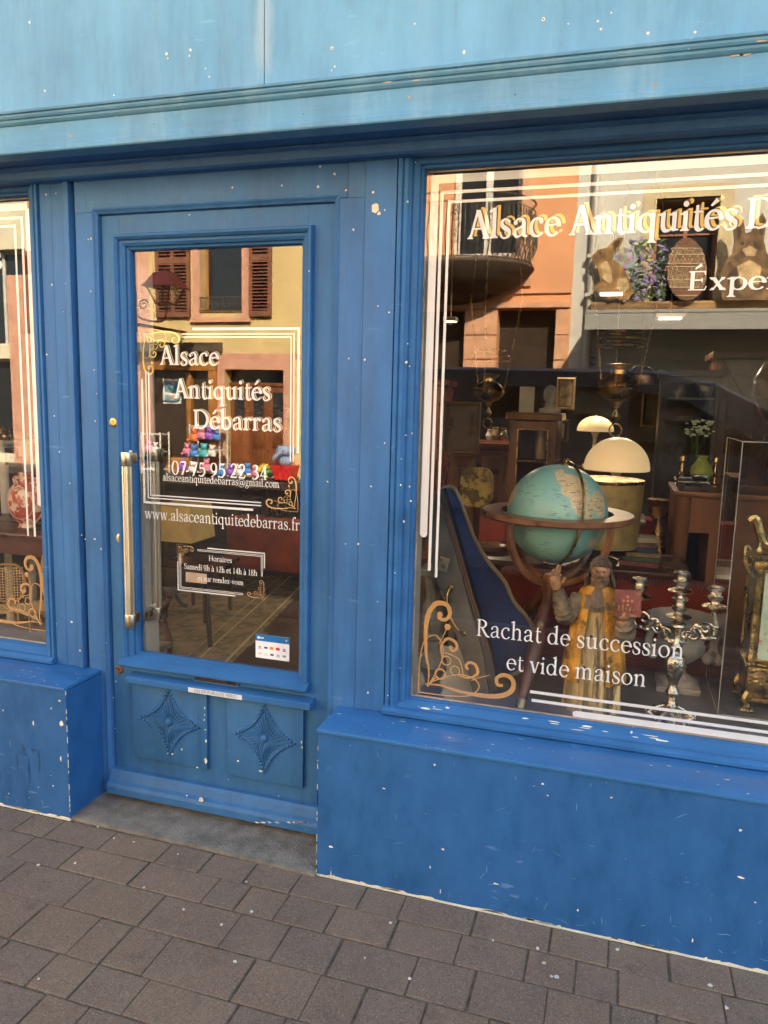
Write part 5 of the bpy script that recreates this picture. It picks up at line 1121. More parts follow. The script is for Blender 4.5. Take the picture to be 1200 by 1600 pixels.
b = B(); b.box(-1.70, -1.655, .09, .17, .0, 2.3); b.box(-1.012, -.96, .09, .17, .0, 2.3); b.split('door_reveal', plaster, shop)
b = B(); b.box(-2.06, -2.0, .09, .35, .45, 2.3); b.split('window_reveal', plaster, shop)
b = B()
for i in range(5):
    for j in range(5): b.box(-3.9 + i * .36, -3.545 + i * .36, .28 + j * .36, .635 + j * .36, -.01, .006, .004)
b.build('tile_floor', M('beige_floor_tile', (.27, .22, .16), .6, var=.25, vs=5), shop)
warm = (1, .78, .5)
def spot(name, px, py, y, sx, power, lab):
    power *= 2.4
    p = at(px, py, y); t = thing(name, lab, 'ceiling light', (p.x, p.y, p.z)); b = B(); b.box(p.x - sx, p.x + sx, p.y - sx, p.y + sx, p.z, p.z + .03, .004); b.build('light_housing', M('housing_white', (.6, .58, .5), .5), t)
    b = B(); b.box(p.x - sx * .8, p.x + sx * .8, p.y - sx * .8, p.y + sx * .8, p.z - .006, p.z - .001); b.build('light_diffuser', M('lit_diffuser', (1, .85, .6), .5, var=0, emit=.5), t)
    b = B(); b.tube([(p.x, p.y, p.z + .03), (p.x, p.y, 2.93)], .006, 5); b.build('light_rod', steel, t)
    l = bpy.data.lights.new('light_glow', 'AREA'); l.size = sx * 1.6; l.energy = power; l.color = warm; o = bpy.data.objects.new('light_glow', l); COL.objects.link(o); o.parent = t; o.location = (0, 0, -.02)
spot('ceiling_light', 955, 459, 3.9, .10, 2.2, 'square lit ceiling panel seen over the number board, left of the pair')
spot('ceiling_light', 1047, 497, 4.6, .11, 2.2, 'square lit ceiling panel over the awning strip, right of the pair')
spot('ceiling_light', 704, 502, 3.6, .05, 1.0, 'small lit ceiling lamp at the upper left of the right window')

# ------------------------------------------------------------------ globe on its stand
def mapmat():
    m = bpy.data.materials.new('globe_map'); m.use_nodes = True; g = N(m); b = g.n['Principled BSDF']; co = g.new('TexCoord').outputs['Object']
    nz = g.new('TexNoise'); nz.inputs['Scale'].default_value = 14; nz.inputs['Detail'].default_value = 7; g.link(co, nz.inputs[0])
    best = None
    for cx, cy, cz, r in ((.088, -.135, .070, .050), (.052, -.115, .118, .055), (.10, -.137, .035, .034), (.105, -.13, .02, .026), (.0, -.09, .15, .025), (.145, -.08, .06, .05), (.15, -.06, -.05, .03), (.13, -.095, -.075, .02), (-.16, -.03, .06, .05), (-.1, .1, .1, .09), (.02, .15, .05, .08)):
        d = g.new('VectorMath', operation='DISTANCE'); g.link(co, d.inputs[0]); d.inputs[1].default_value = (cx, cy, cz)
        s = g.new('Math', operation='SUBTRACT'); g.link(d.outputs['Value'], s.inputs[0]); s.inputs[1].default_value = r
        if best is None: best = s.outputs[0]
        else:
            q = g.new('Math', operation='MINIMUM'); g.link(best, q.inputs[0]); g.link(s.outputs[0], q.inputs[1]); best = q.outputs[0]
    ad = g.new('Math', operation='MULTIPLY_ADD'); g.link(nz.outputs[0], ad.inputs[0]); ad.inputs[1].default_value = .11; ad.inputs[2].default_value = -.055
    sm = g.new('Math', operation='ADD'); g.link(best, sm.inputs[0]); g.link(ad.outputs[0], sm.inputs[1])
    land = ramp(g, sm.outputs[0], .001, -.001)
    n2 = noise(g, co, 60, (1, 1, 1), 4, .7)
    landc = mixc(g, ramp(g, n2, .4, .6), (.55, .34, .12), (.66, .48, .22))
    vb = g.new('TexVoronoi', feature='DISTANCE_TO_EDGE'); vb.inputs['Scale'].default_value = 34; g.link(co, vb.inputs[0]); landc = mixc(g, ramp(g, vb.outputs['Distance'], .05, .02, 0, .55), landc, (.22, .10, .05))
    vc_ = g.new('TexVoronoi'); vc_.inputs['Scale'].default_value = 30; g.link(co, vc_.inputs[0]); sc2 = g.new('SeparateColor'); g.link(vc_.outputs['Color'], sc2.inputs[0]); landc = mixc(g, ramp(g, sc2.outputs[0], .55, .6, 0, .35), landc, (.60, .36, .22))
    sea = mixc(g, ramp(g, noise(g, co, 5), .3, .7), (.17, .36, .30), (.26, .46, .37))
    c = mixc(g, land, sea, landc)
    coast = ramp(g, sm.outputs[0], .0045, .001); c = mixc(g, ramp(g, sm.outputs[0], .006, .0, 0, .35), c, (.62, .56, .36))
    tx = noise(g, co, 150, (.25, .25, 1.6), 2, .5); tm = noise(g, co, 9)
    mu = g.new('Math', operation='MULTIPLY'); g.link(ramp(g, tx, .58, .64), mu.inputs[0]); g.link(ramp(g, tm, .44, .54), mu.inputs[1])
    c = mixc(g, ramp(g, mu.outputs[0], 0, 1, 0, .7), c, (.07, .06, .05))
    g.link(c, b.inputs['Base Color']); b.inputs['Roughness'].default_value = .38; return m
gc = at(870, 803, .45); GR = .176
gl = thing('floor_globe', 'teal terrestrial globe in a round wooden stand with brass meridian in the right window', 'globe', (gc.x, gc.y, .497))
b = B(); b.ball((0, 0, 0), GR, 48); sp = b.build('globe_sphere', mapmat(), gl, True, local=True); sp.location = (0, 0, gc.z - .497)
gw = M('globe_stand_wood', (.19, .075, .028), .35, var=.3, vs=14, stretch=(1, 1, .3)); 
b = B(); b.lathe([(.195, -.012), (.262, -.012), (.268, -.006), (.268, .004), (.262, .010), (.195, .010), (.195, -.012)], tuple(gc), 64); b.build('horizon_ring', gw, gl, True)
d = Vector((.50, -.866, 0)); d2 = -d
b = B(); tilt = .12
def mer(a): u = math.sin(a) * .190; v = math.cos(a) * .190; return Vector(gc) + d * u + Vector((.13 * v, 0, v * .99))
b.tube([mer(k * 2 * PI / 60) for k in range(60)], .0055, 6, True, flat=1.0); b.ball(mer(0), .011, 10); b.tube([mer(0), mer(0) * .93 + Vector(gc) * .07], .008, 8); b.build('meridian_ring', brass_dk, gl, True)
b = B(); 
for k in range(4):
    a = PI / 4 + k * PI / 2 + .15; e = Vector((math.cos(a), math.sin(a), 0)); s = Vector((-e.y, e.x, 0))
    pts = [Vector(gc) + e * (.235 * math.cos(t)) + Vector((0, 0, -.015 - .235 * math.sin(t))) for t in [j * 1.35 / 10 for j in range(11)]]
    b.tube(pts, .014, 6)
hub = gc.z - .25
b.lathe([(0, -.06), (.025, -.06), (.04, -.03), (.04, .01), (.03, .03), (0, .03)], (gc.x, gc.y, hub), 20); b.build('cradle', gw, gl, True)
for a in (-1.79, .35, 2.45):
    ft = Vector((gc.x + math.cos(a) * .29, gc.y + math.sin(a) * .29, .505)); tp = Vector((gc.x + math.cos(a) * .025, gc.y + math.sin(a) * .025, hub - .02)); ax = (ft - tp); Ln = ax.length; q = ax.to_track_quat('Z', 'Y').to_matrix().to_4x4()
    pf = [(.0, 0), (.016, .0), (.018, .06), (.026, .08), (.020, .10), (.026, .115), (.028, .14), (.018, .16), (.026, .18), (.024, .26), (.020, Ln - .12), (.016, Ln - .03), (.0, Ln - .03)]
    b = B(); b.lathe(pf, seg=14, mat=Matrix.Translation(tp) @ q); lg = b.build('leg', M('mahogany_leg', (.10, .038, .020), .35, var=.4, vs=10), gl, True)
    b = B(); b.lathe([(.016, Ln - .035), (.019, Ln - .03), (.017, Ln), (.0, Ln + .004)], seg=12, mat=Matrix.Translation(tp) @ q)
    for i in range(4): b.ball(ft + Vector((math.cos(a + (i - 1.5) * .5) * .016, math.sin(a + (i - 1.5) * .5) * .016, -.0)), .008, 7)
    b.build('brass_foot', brass, lg, True)

# ------------------------------------------------------------------ carved saint
sc0 = atz(921, 1119, .497); SX, SY, SZ = sc0.x, sc0.y + .07, .497
st = thing('saint_statue', 'carved bearded wooden saint in worn ochre cope, one hand raised, holding a red book', 'statue', (SX, SY, SZ), rz=0)
alb = M('worn_gilt_robe', (.58, .40, .16), .75, var=.5, vs=18, stretch=(1, 1, .12), bump=.6, bs=40, col2=(.10, .07, .04), c2=(.52, .6), c2s=22)
cope = M('ochre_cope', (.50, .22, .014), .4, var=.5, vs=11, bump=.6, bs=60, col2=(.14, .06, .015), c2=(.55, .63), c2s=17)
skin = M('carved_flesh', (.34, .175, .08), .55, var=.35, vs=25, bump=.4, bs=60, col2=(.13, .07, .04), c2=(.55, .66), c2s=20)
hairm = M('carved_hair', (.085, .055, .032), .7, var=.5, vs=30, bump=.8, bs=80)
amice = M('worn_grey_amice', (.14, .10, .065), .8, var=.4, vs=14, bump=.6, bs=60)
def V3(x, y, z): return Vector((SX + x, SY + y, SZ + z))
b = B()
ple = lambda a, z: 1 + .022 * math.sin(13 * a) * (z < .36) + (.075 * math.sin(21 * a + 1.3 * math.sin(3 * a)) * max(0, min(1, (.17 - z) / .05)) if z < .17 else 0)
b.lathe([(.088, 0), (.090, .012), (.086, .05), (.084, .11), (.082, .15), (.070, .17), (.066, .24), (.060, .30), (.058, .36), (.052, .40), (.030, .425), (.024, .44)], (SX, SY, SZ), 96, 1, .78, fn=ple)
st_body = b.build('robe', alb, st, True)
b = B()   # cope: open down the front, hanging from the shoulders
lv_ = [(.105, .086, .11), (.100, .084, .16), (.094, .080, .22), (.084, .074, .28), (.076, .066, .34), (.072, .056, .385), (.058, .046, .412), (.034, .034, .430)]
n = 56; rows = []; 
for r, ry, z in lv_:
    op = .36 + .10 * math.sin(z * 9); row = []
    for k in range(n + 1):
        a = -PI / 2 + op + (2 * PI - 2 * op) * k / n; rip = 1 + (.06 * math.sin(11 * a + z * 5) + .03 * math.sin(23 * a)) * (1 - z / .46)
        row.append(V3(r * rip * math.cos(a), ry * rip * math.sin(a), z))
    rows.append(row)
inner = [[(p - V3(0, 0, p.z - SZ)) * .93 + V3(0, 0, p.z - SZ) for p in row] for row in rows]
def sheet(b, R):
    Vv = [[b.bm.verts.new(p) for p in r] for r in R]
    for A, C in zip(Vv, Vv[1:]):
        for k in range(len(A) - 1): b.bm.faces.new((A[k], A[k + 1], C[k + 1], C[k]))
    return Vv
O_ = sheet(b, rows); I_ = sheet(b, inner)
for k in (0, n):
    for A, C, A2, C2 in zip(O_, O_[1:], I_, I_[1:]): b.bm.faces.new((A[k], C[k], C2[k], A2[k]))
for k in range(n): b.bm.faces.new((O_[0][k], O_[0][k + 1], I_[0][k + 1], I_[0][k]))
b.build('cope', cope, st, True)
b = B(); b.lathe([(.066, .352), (.068, .362), (.062, .385), (.050, .408), (.034, .428), (.022, .440), (.02, .452)], (SX, SY - .006, SZ), 40, 1, .82, fn=lambda a, z: 1 + .03 * math.sin(11 * a)); b.tube([V3(.02, -.056, .375), V3(0, -.062, .36), V3(-.02, -.056, .372)], .004, 6); b.build('amice', amice, st, True)
# sleeves, arms
sl = M('worn_sleeve', (.17, .12, .065), .75, var=.5, vs=16, bump=.8, bs=45, col2=(.40, .15, .07), c2=(.58, .66), c2s=14)
for sgn, pts, rad in ((-1, [(-.055, -.01, .385), (-.082, -.035, .345), (-.098, -.055, .325), (-.108, -.066, .352), (-.120, -.078, .395), (-.128, -.082, .425)], [.030, .031, .029, .027, .022, .017]),
                      (1, [(.055, -.01, .385), (.085, -.02, .34), (.094, -.045, .305), (.092, -.075, .300), (.088, -.095, .325), (.084, -.10, .352)], [.030, .032, .032, .032, .028, .020])):
    b = B(); P = spl([V3(*p) for p in pts], 5); Rr = []
    for i in range(len(pts) - 1):
        for j in range(5): Rr.append(rad[i] + (rad[i + 1] - rad[i]) * j / 5)
    Rr.append(rad[-1]); Rr = [r * (1 + .10 * math.sin(i * 2.3)) for i, r in enumerate(Rr)]
    b.tube(P, Rr, 14); b.build('sleeve', sl, st, True)
def finger(b, pts, r): b.tube(spl([V3(*p) for p in pts], 3), [r * (1 - .25 * i / (len(pts) * 3 - 3)) for i in range(3 * (len(pts) - 1) + 1)], 7)
b = B(); b.tube(spl([V3(-.127, -.082, .415), V3(-.131, -.084, .437), V3(-.134, -.086, .455), V3(-.135, -.087, .468)], 3), [.014, .014, .0150, .017, .0185, .0195, .0195, .018, .0165, .014], 10)
finger(b, [(-.128, -.088, .465), (-.124, -.092, .485), (-.121, -.094, .503)], .0055); finger(b, [(-.134, -.089, .468), (-.132, -.095, .492), (-.126, -.099, .507)], .0058)
finger(b, [(-.141, -.088, .466), (-.144, -.096, .484), (-.141, -.104, .490)], .0055); finger(b, [(-.148, -.086, .460), (-.153, -.094, .472), (-.152, -.103, .477)], .005)
finger(b, [(-.120, -.085, .443), (-.109, -.092, .453), (-.104, -.097, .469)], .0060); b.build('hand', skin, st, True)
b = B(); b.tube(spl([V3(.084, -.100, .345), V3(.084, -.104, .362), V3(.086, -.106, .378)], 3), [.014, .016, .018, .019, .019, .017, .015], 10)
for i in range(4): finger(b, [(.070 + i * .011, -.106, .378), (.069 + i * .011, -.120, .386), (.068 + i * .0115, -.124, .402 - abs(i - 1.5) * .002)], .0052)
finger(b, [(.102, -.104, .365), (.112, -.114, .374), (.112, -.122, .388)], .0058); b.build('hand', skin, st, True)
b = B(); mt = Matrix.Translation(V3(.094, -.108, .405)) @ Matrix.Rotation(-.06, 4, 'Y') @ Matrix.Rotation(-.12, 4, 'X')
b.box(-.040, .040, -.009, .009, -.042, .042, .003, mat=mt); bk = b.build('book', M('worn_red_book', (.20, .055, .04), .75, var=.3, vs=20, bump=.6, bs=60, col2=(.42, .24, .14), c2=(.55, .68), c2s=18), st, True)
b = B()
for dx, dz in ((0, .008), (.013, .008), (-.013, .008), (0, .021), (0, -.005)): b.ball((dx, -.0095, dz), .0042, 8, mat=mt)
b.build('book_rosette', M('gilt_flower', (.5, .3, .15), .6), bk, True)
# head
hc = V3(.004, -.014, .482)
bm_ = bmesh.new(); bmesh.ops.create_uvsphere(bm_, u_segments=48, v_segments=36, radius=1)
for v in bm_.verts:
    x, y, z = v.co; f = max(0, -y)
    sx, sy, sz = .031, .036, .043
    if z < 0: sx *= 1 - .22 * z * z
    px, py, pz = x * sx, y * sy, z * sz
    g1 = lambda cx, cz, wx, wz: math.exp(-((x - cx) / wx) ** 2 - ((z - cz) / wz) ** 2) * (f > .25)
    py -= .0125 * g1(0, -.12, .14, .16) + .009 * g1(0, .08, .10, .2)      # nose
    py += .0065 * (g1(.36, .14, .18, .10) + g1(-.36, .14, .18, .10))   # sockets
    py -= .0032 * (g1(.36, .12, .11, .05) + g1(-.36, .12, .11, .05))   # lids
    py -= .0042 * (g1(.36, .30, .24, .06) + g1(-.36, .30, .24, .06))   # brows
    py -= .0035 * (g1(.48, -.12, .16, .14) + g1(-.48, -.12, .16, .14))   # cheeks
    py += .004 * g1(0, -.40, .24, .035); py -= .0035 * (g1(0, -.46, .16, .04) + g1(0, -.35, .2, .035))
    py -= .007 * g1(0, -.75, .5, .25)
    v.co = (px, py, pz)
b = B(); b.merge(bm_); bmesh.ops.transform(b.bm, matrix=Matrix.Translation(hc) @ Matrix.Rotation(.12, 4, 'X') @ Matrix.Rotation(-.12, 4, 'Z'), verts=b.bm.verts)
b.tube([V3(.0, -.004, .43), V3(.003, -.008, .465)], [.022, .019], 12); b.build('head', skin, st, True)
b = B(); HR = Matrix.Translation(hc) @ Matrix.Rotation(.12, 4, 'X')
for i in range(40):   # wavy locks over the crown and down both sides
    a = -.12 + (PI + .24) * i / 39; e = Vector((math.cos(a), math.sin(a), 0)); L_ = .075 if abs(e.x) > .5 else .062
    pts = [Vector((e.x * .031 * math.sin(t) * 1.06, e.y * .037 * math.sin(t) * 1.06 + .002, .046 * math.cos(t))) for t in (.15, .6, 1.1, 1.6)]
    q = pts[-1]; pts += [q + Vector((e.x * .006, e.y * .004, -.018)), q + Vector((e.x * .010 + .002 * math.sin(i * 2), e.y * .008, -.036)), q + Vector((e.x * .014, e.y * .012, -.050 - .008 * math.sin(i)))]
    P = spl(pts, 4); b.tube(P, [.0045 + .0014 * math.sin(j * 1.2 + i) for j in range(len(P))], 6, mat=HR)
for i in range(7):
    x = -.018 + .006 * i; b.tube(spl([(x * .5, -.012, .045), (x * .9, -.025, .0395), (x * 1.25, -.0315, .031), (x * 1.5, -.030, .024)], 4), .0036, 6, mat=HR)
b.build('hair', hairm, st, True)
b = B()
for i in range(17):
    a = -PI / 2 + (i - 8) * .17; x, y = math.cos(a) * .026, math.sin(a) * .033; q = 1 - abs(i - 8) / 11
    P = spl([(x * 1.02, y * .96, -.016 - .014 * q), (x, y - .002, -.030 - .008 * q), (x * .75, y - .003, -.042 - .010 * q)], 4); b.tube(P, [.0042, .0046, .005, .0046, .0044, .004, .0036, .003, .002][:len(P)] if len(P) <= 9 else .004, 6, mat=HR)
for s in (-1, 1): b.tube(spl([(0, -.0395, -.0135), (s * .008, -.0375, -.0155), (s * .014, -.032, -.022)], 4), .0022, 6, mat=HR)
bb_ = B()
for s in (-1, 1): bb_.ball((s * .0115, -.0305, .0055), .0036, 8, (1.3, .6, .7), mat=HR)
bb_.build('eye', M('carved_eye', (.03, .018, .01), .4), st, True)
b.build('beard', M('carved_beard', (.17, .10, .05), .75, var=.5, vs=30, bump=.8, bs=80), st, True)
b = B()
for x, z, r in ((-.012, .27, .006), (-.028, .165, .006), (-.022, .152, .004)): b.ball(V3(x, -.062 if z > .2 else -.070, z), r, 7, (1, .5, .8))
b.split('wood_hole', black, st, True)

# ------------------------------------------------------------------ silver candelabrum
cb0 = atz(1048, 1128, .497); cx, cy, cz = cb0.x, cb0.y + .03, .497
cn_ = thing('candelabrum', 'ornate silver candelabrum with scrolled arms and three candle sockets beside the saint', 'candelabrum', (cx, cy, cz))
b = B(); b.lathe([(0, 0), (.062, 0), (.068, .006), (.060, .014), (.045, .020), (.030, .030), (.014, .055), (.011, .075), (.018, .082), (.022, .092), (.016, .104), (.012, .115), (.016, .130), (.028, .165), (.033, .195), (.030, .212), (.018, .222), (.012, .232), (.016, .240), (.020, .25), (.012, .262), (.009, .29), (.012, .31), (.026, .318), (.024, .326), (.010, .335), (.009, .40), (.014, .410), (.010, .42), (.0, .42)], (cx, cy, cz), 40, fn=lambda a, z: 1 + (.06 * math.cos(8 * a) if z < .22 else .0)); b.build('stem', silver, cn_, True)
b = B()
for k in range(6):
    a = k * PI / 3; e = Vector((math.cos(a), math.sin(a), 0)); s = Vector((-e.y, e.x, 0)); c = Vector((cx, cy, cz))
    for sg in (-1, 1): b.tube([c + e * (.055 + .024 * math.cos(t) * (1 - t / 9)) + s * sg * (.010 + .014 * math.sin(t) * (1 - t / 9)) + Vector((0, 0, .012 + .006 * math.sin(t * 2))) for t in [j * .5 for j in range(14)]], .0035, 5)
    b.tube(spl([c + e * .075 + Vector((0, 0, .005)), c + e * .05 + Vector((0, 0, .03)), c + e * .02 + Vector((0, 0, .045))], 4), [.006, .006, .005, .005, .005, .004, .004, .003, .003], 6)
b.build('pierced_foot', silver, cn_, True)
def socket(x, y, z):
    b = B(); b.lathe([(0, 0), (.010, 0), (.013, .006), (.037, .012), (.040, .016), (.026, .021), (.015, .025), (.014, .032), (.022, .037), (.024, .047), (.018, .051), (.017, .062), (.024, .068), (.027, .073), (.022, .078), (.015, .078), (.014, .062), (0, .062)], (x, y, z), 26); b.build('candle_socket', silver, cn_, True)
tp = at(1062, 893, cy).z
socket(cx, cy, tp - .078); socket(cx, cy - .002, cz + .335)
b = B(); b.lathe([(.010, 0), (.009, tp - .078 - (cz + .41))], (cx, cy, cz + .41), 12); b.build('stem', silver, cn_, True)
lzs = []
for (px, py, yo) in ((1000, 903, .03), (1119, 917, -.03)):
    q = at(px, py, cy + yo); socket(q.x, cy + yo, q.z - .078); e = Vector((q.x - cx, yo, 0)); zt = q.z - .078; c = Vector((cx, cy, cz)); b = B()
    P = spl([c + Vector((0, 0, .27)), c + e * .18 + Vector((0, 0, .262)), c + e * .35 + Vector((0, 0, .30)), c + e * .55 + Vector((0, 0, .33 - .0)), c + e * .75 + Vector((0, 0, .295)), c + e * 1.0 + Vector((0, 0, .295)), c + e * 1.1 + Vector((0, 0, .33)), Vector((q.x, cy + yo, zt))], 6)
    b.tube(P, .0062, 8)
    for (f_, zz, rr, sg) in ((.82, .325, .022, 1), (.45, .30, .02, -1), (.25, .29, .014, 1)):
        b.tube([c + e * f_ + e.normalized() * (rr * math.cos(t) * (1 - t / 10)) + Vector((0, 0, zz + sg * rr * math.sin(t) * (1 - t / 10))) for t in [j * .45 for j in range(18)]], .0045, 6)
    for j in range(9): b.ball(P[4 + j * 4] + Vector((0, -.004, .005 * (-1) ** j)), .0065, 7, (1.4, .6, .8))
    b.build('arm', silver, cn_, True)

# ------------------------------------------------------------------ stone urn behind it
uc = at(1062, 1035, .56); un = thing('stone_urn', 'pale stone garden urn with lion handles and fluted rim behind the candelabrum', 'urn', (uc.x, .60, .497)); u0 = (uc.x, .60, .497)
b = B(); b.box(u0[0] - .075, u0[0] + .075, .525, .675, .497, .52, .004); b.lathe([(.07, .023), (.068, .035), (.05, .042), (.028, .058), (.024, .075), (.030, .085), (.026, .092), (.05, .110), (.078, .135), (.085, .155), (.086, .165), (.080, .175), (.083, .215), (.092, .235), (.108, .25), (.122, .258), (.124, .268), (.118, .272), (.105, .262), (.09, .245), (.0, .22)], u0, 60, fn=lambda a, z: 1 + (.03 * math.cos(20 * a) if .10 < z < .16 or z > .25 else 0)); b.build('urn_body', stone, un, True)
for s in (-1, 1):
    b = B(); b.tube(spl([(u0[0] + s * .082, .6, .497 + .225), (u0[0] + s * .105, .59, .497 + .20), (u0[0] + s * .108, .59, .497 + .16), (u0[0] + s * .085, .6, .497 + .12)], 5), .013, 8); b.ball((u0[0] + s * .093, .585, .497 + .125), .022, 9); b.ball((u0[0] + s * .088, .59, .497 + .225), .018, 9); b.build('handle', stone, un, True)
# stone baluster at the left edge
q = at(679, 985, .50); bl = thing('stone_baluster', 'carved pale stone baluster with square cap at the left edge of the right window', 'baluster', (q.x, .5, .497)); zt = at(675, 885, .5).z - .497
b = B(); b.lathe([(.05, 0), (.052, .02), (.04, .035), (.028, .07), (.026, .10), (.038, .115), (.030, .13), (.044, .16), (.05, .20), (.046, .24), (.036, .27), (.042, zt - .04), (.05, zt - .03)], (q.x, .5, .497), 40, fn=lambda a, z: 1 + (.05 * math.sin(9 * a + z * 60) if z > .13 else .03 * math.cos(16 * a))); b.box(q.x - .056, q.x + .056, .444, .556, .497 + zt - .029, .497 + zt, .004); b.build('baluster_shaft', stone, bl, True)

# ------------------------------------------------------------------ open violin case
vc = thing('violin_case', 'open leaning violin case with blue velvet lining, metal latch and handle', 'violin case', (-.45, .35, .497))
def slab3(b, pts, yf, th):
    """outline in photograph pixels laid on the leaning plane y = yf(z)"""
    out = []
    for px, py in pts:
        y = .35
        for _ in range(4): y = yf(at(px, py, y).z)
        out.append(at(px, py, y))
    A = [b.bm.verts.new(p) for p in out]; C = [b.bm.verts.new(p + Vector((0, th, 0))) for p in out]; b.bm.faces.new(A); b.bm.faces.new(C[::-1])
    for i in range(len(A)): b.bm.faces.new((A[i], C[i], C[(i + 1) % len(A)], A[(i + 1) % len(A)]))
    return out
fb = lambda z: .24 + max(0, (z - .5)) * .30; fl_ = lambda z: .36 + (z - .5) * .22
base = [(661, 778), (680, 768), (690, 792), (713, 869), (732, 939), (755, 1023), (764, 1086), (742, 1094), (732, 1056), (713, 994), (692, 935), (680, 902), (664, 832)]
b = B(); slab3(b, base, fb, .012); b.build('case_shell', greyleather, vc)
b = B(); slab3(b, [(681, 769), (692, 764), (700, 790), (722, 868), (742, 938), (768, 1022), (778, 1078), (764, 1086), (755, 1023), (732, 939), (713, 869), (690, 792)], lambda z: fb(z) + .012, .05); b.build('case_inner_edge', M('case_black', (.022, .018, .016), .5), vc)
def curve(pts, n=5): return [(p.x, p.y) for p in spl([(a, c, 0) for a, c in pts], n, True)]
lid = curve([(690, 772), (701, 760), (713, 768), (726, 800), (742, 842), (765, 880), (788, 908), (803, 940), (826, 968), (838, 1000), (832, 1032), (806, 1052), (776, 1058), (764, 1034), (744, 965), (722, 890), (700, 820)])
cen = (762, 930)
b = B(); slab3(b, lid, lambda z: fl_(z) + .018, .03); b.build('lid_shell', M('case_black', (.022, .018, .016)), vc)
b = B(); L3 = slab3(B(), lid, lambda z: fl_(z) + .012, .0); b.tube(L3, .008, 6, True); b.build('lid_rim', M('olive_piping', (.20, .15, .08), .7), vc, True)
b = B(); 
inn = [(cen[0] + (a - cen[0]) * .955, cen[1] + (c - cen[1]) * .985) for a, c in lid]; slab3(b, inn, lambda z: fl_(z) + .014, .003); b.build('velvet_lining', bluefab, vc)
b = B()
for pts in ([(694, 798), (716, 868), (736, 938), (757, 1008)], [(698, 800), (722, 874), (744, 948), (764, 1014)]): b.tube([at(px, py, fb(at(px, py, .35).z) + .0) for px, py in pts], .0022, 5)
b.build('case_piping', M('copper_piping', (.16, .07, .035), .5), vc, True)
b = B(); q = at(693, 882, fb(.86) - .004); b.box(-.018, .018, -.002, .002, -.026, .026, .002, mat=Matrix.Translation(q) @ Matrix.Rotation(.20, 4, 'Y')); b.build('latch', M('latch_nickel', (.5, .45, .36), .35, .8), vc)
b = B(); b.ball(q + Vector((0, -.004, -.004)), .008, 8, (1, .5, 1)); b.ball(at(690, 874, fb(.86) - .007), .006, 7); b.split('latch_button', brass_dk, vc)
b = B(); P = [at(px, py, y) for px, py, y in ((704, 918, .33), (699, 930, .315), (700, 950, .305), (708, 972, .295), (718, 986, .29), (724, 990, .30))]; b.tube(spl(P, 5), .0042, 7)
for q in (P[0], P[-1]): b.ball(q, .011, 8, (1, .5, 1)); 
b.build('carrying_handle', brass_dk, vc, True)
b = B(); b.tube([at(748, 985, .40), at(765, 1018, .38)], [.005, .004], 6); b.build('bow_clip', M('case_black', (.02, .02, .02)), vc)
b = B(); q = at(722, 800, .36)
for k in range(3): b.tube(spl([at(706 + k * 5, 782, .42), at(712 + k * 4, 792, .405), at(709 + k * 6, 803, .42)], 4), .004, 5)
b.build('ribbon', bluefab, vc, True)

# ------------------------------------------------------------------ acrylic case, plinth, ornate clock, jar
aq = thing('acrylic_case', 'clear acrylic display case enclosing the gilt clock', 'display case', (.75, .53, .5))
b = B(); x0, x1, y0, y1, zt = .366, 1.25, .335, .71, 1.416
b.box(x0, x1, y0, y0 + .005, .513, zt); b.box(x0, x0 + .005, y0 + .0055, y1, .513, zt); b.box(x0, x1, y1 + .0005, y1 + .005, .513, zt); b.box(x1 + .0005, x1 + .005, y0, y1, .513, zt); b.box(x0, x1, y0, y1, zt + .0005, zt + .005); b.build('acrylic_sheet', acryl, aq)
b = B(); em = M('acrylic_edge', (.45, .42, .36), .3)
for p, q in (((x0, y0, .513), (x0, y0, zt)), ((x0, y1, .513), (x0, y1, zt)), ((x0, y0, zt), (x1, y0, zt)), ((x0, y0, zt), (x0, y1, zt)), ((x0, y0, .515), (x0, y1, .515)), ((x0, y0, .515), (x1, y0, .515))): b.tube([p, q], .0014, 4)
b.build('acrylic_edge', em, aq)
b = B(); b.lathe([(.0, 0), (.28, 0), (.283, .003), (.283, .012), (.278, .0148), (.0, .0148)], (.66, .5, .4975), 64); tag(b.build('turntable', M('grey_disc', (.10, .095, .09), .4), None, True), 'low round grey turntable under the gilt clock', 'turntable')
kc = thing('mantel_clock', 'gilt bronze clock case with painted porcelain panel, columns and paw feet at the right edge', 'clock', (.66, .50, .513))
zb0, zt0 = .513, at(1180, 868, .5).z
porc = M('painted_porcelain', (.55, .68, .52), .3, var=.1, vs=20, col2=(.62, .16, .10), c2=(.56, .60), c2s=26)
kx0 = at(1166, 1000, .5).x; kx1 = kx0 + .30
b = B(); b.box(kx0, kx1, .42, .60, zb0 + .045, zb0 + .15, .006); b.box(kx0 - .012, kx1 + .012, .408, .612, zb0 + .151, zb0 + .165, .004); b.box(kx0 - .01, kx1 + .01, .41, .61, zb0 + .03, zb0 + .044, .004)
b.box(kx0 - .012, kx1 + .012, .408, .612, zt0 - .03, zt0 - .004, .005); b.box(kx0 + .012, kx1 - .012, .44, .59, zb0 + .166, zt0 - .031)
for i in range(26): b.ball((kx0 + .012 + rnd(0, .27), .418, zb0 + .06 + rnd(0, .08)), rnd(.006, .011), 6, (1, .4, 1))
b.build('clock_case', gilt, kc, True)
b = B()
for x in (kx0 + .004, kx1 - .004):
    for y in (.42, .60): b.lathe([(.012, 0), (.014, .01), (.009, .03), (.010, (zt0 - zb0 - .2) * .5), (.008, zt0 - zb0 - .22), (.014, zt0 - zb0 - .205), (.014, zt0 - zb0 - .196)], (x, y, zb0 + .166), 14)
b.split('column', gilt, kc, True)
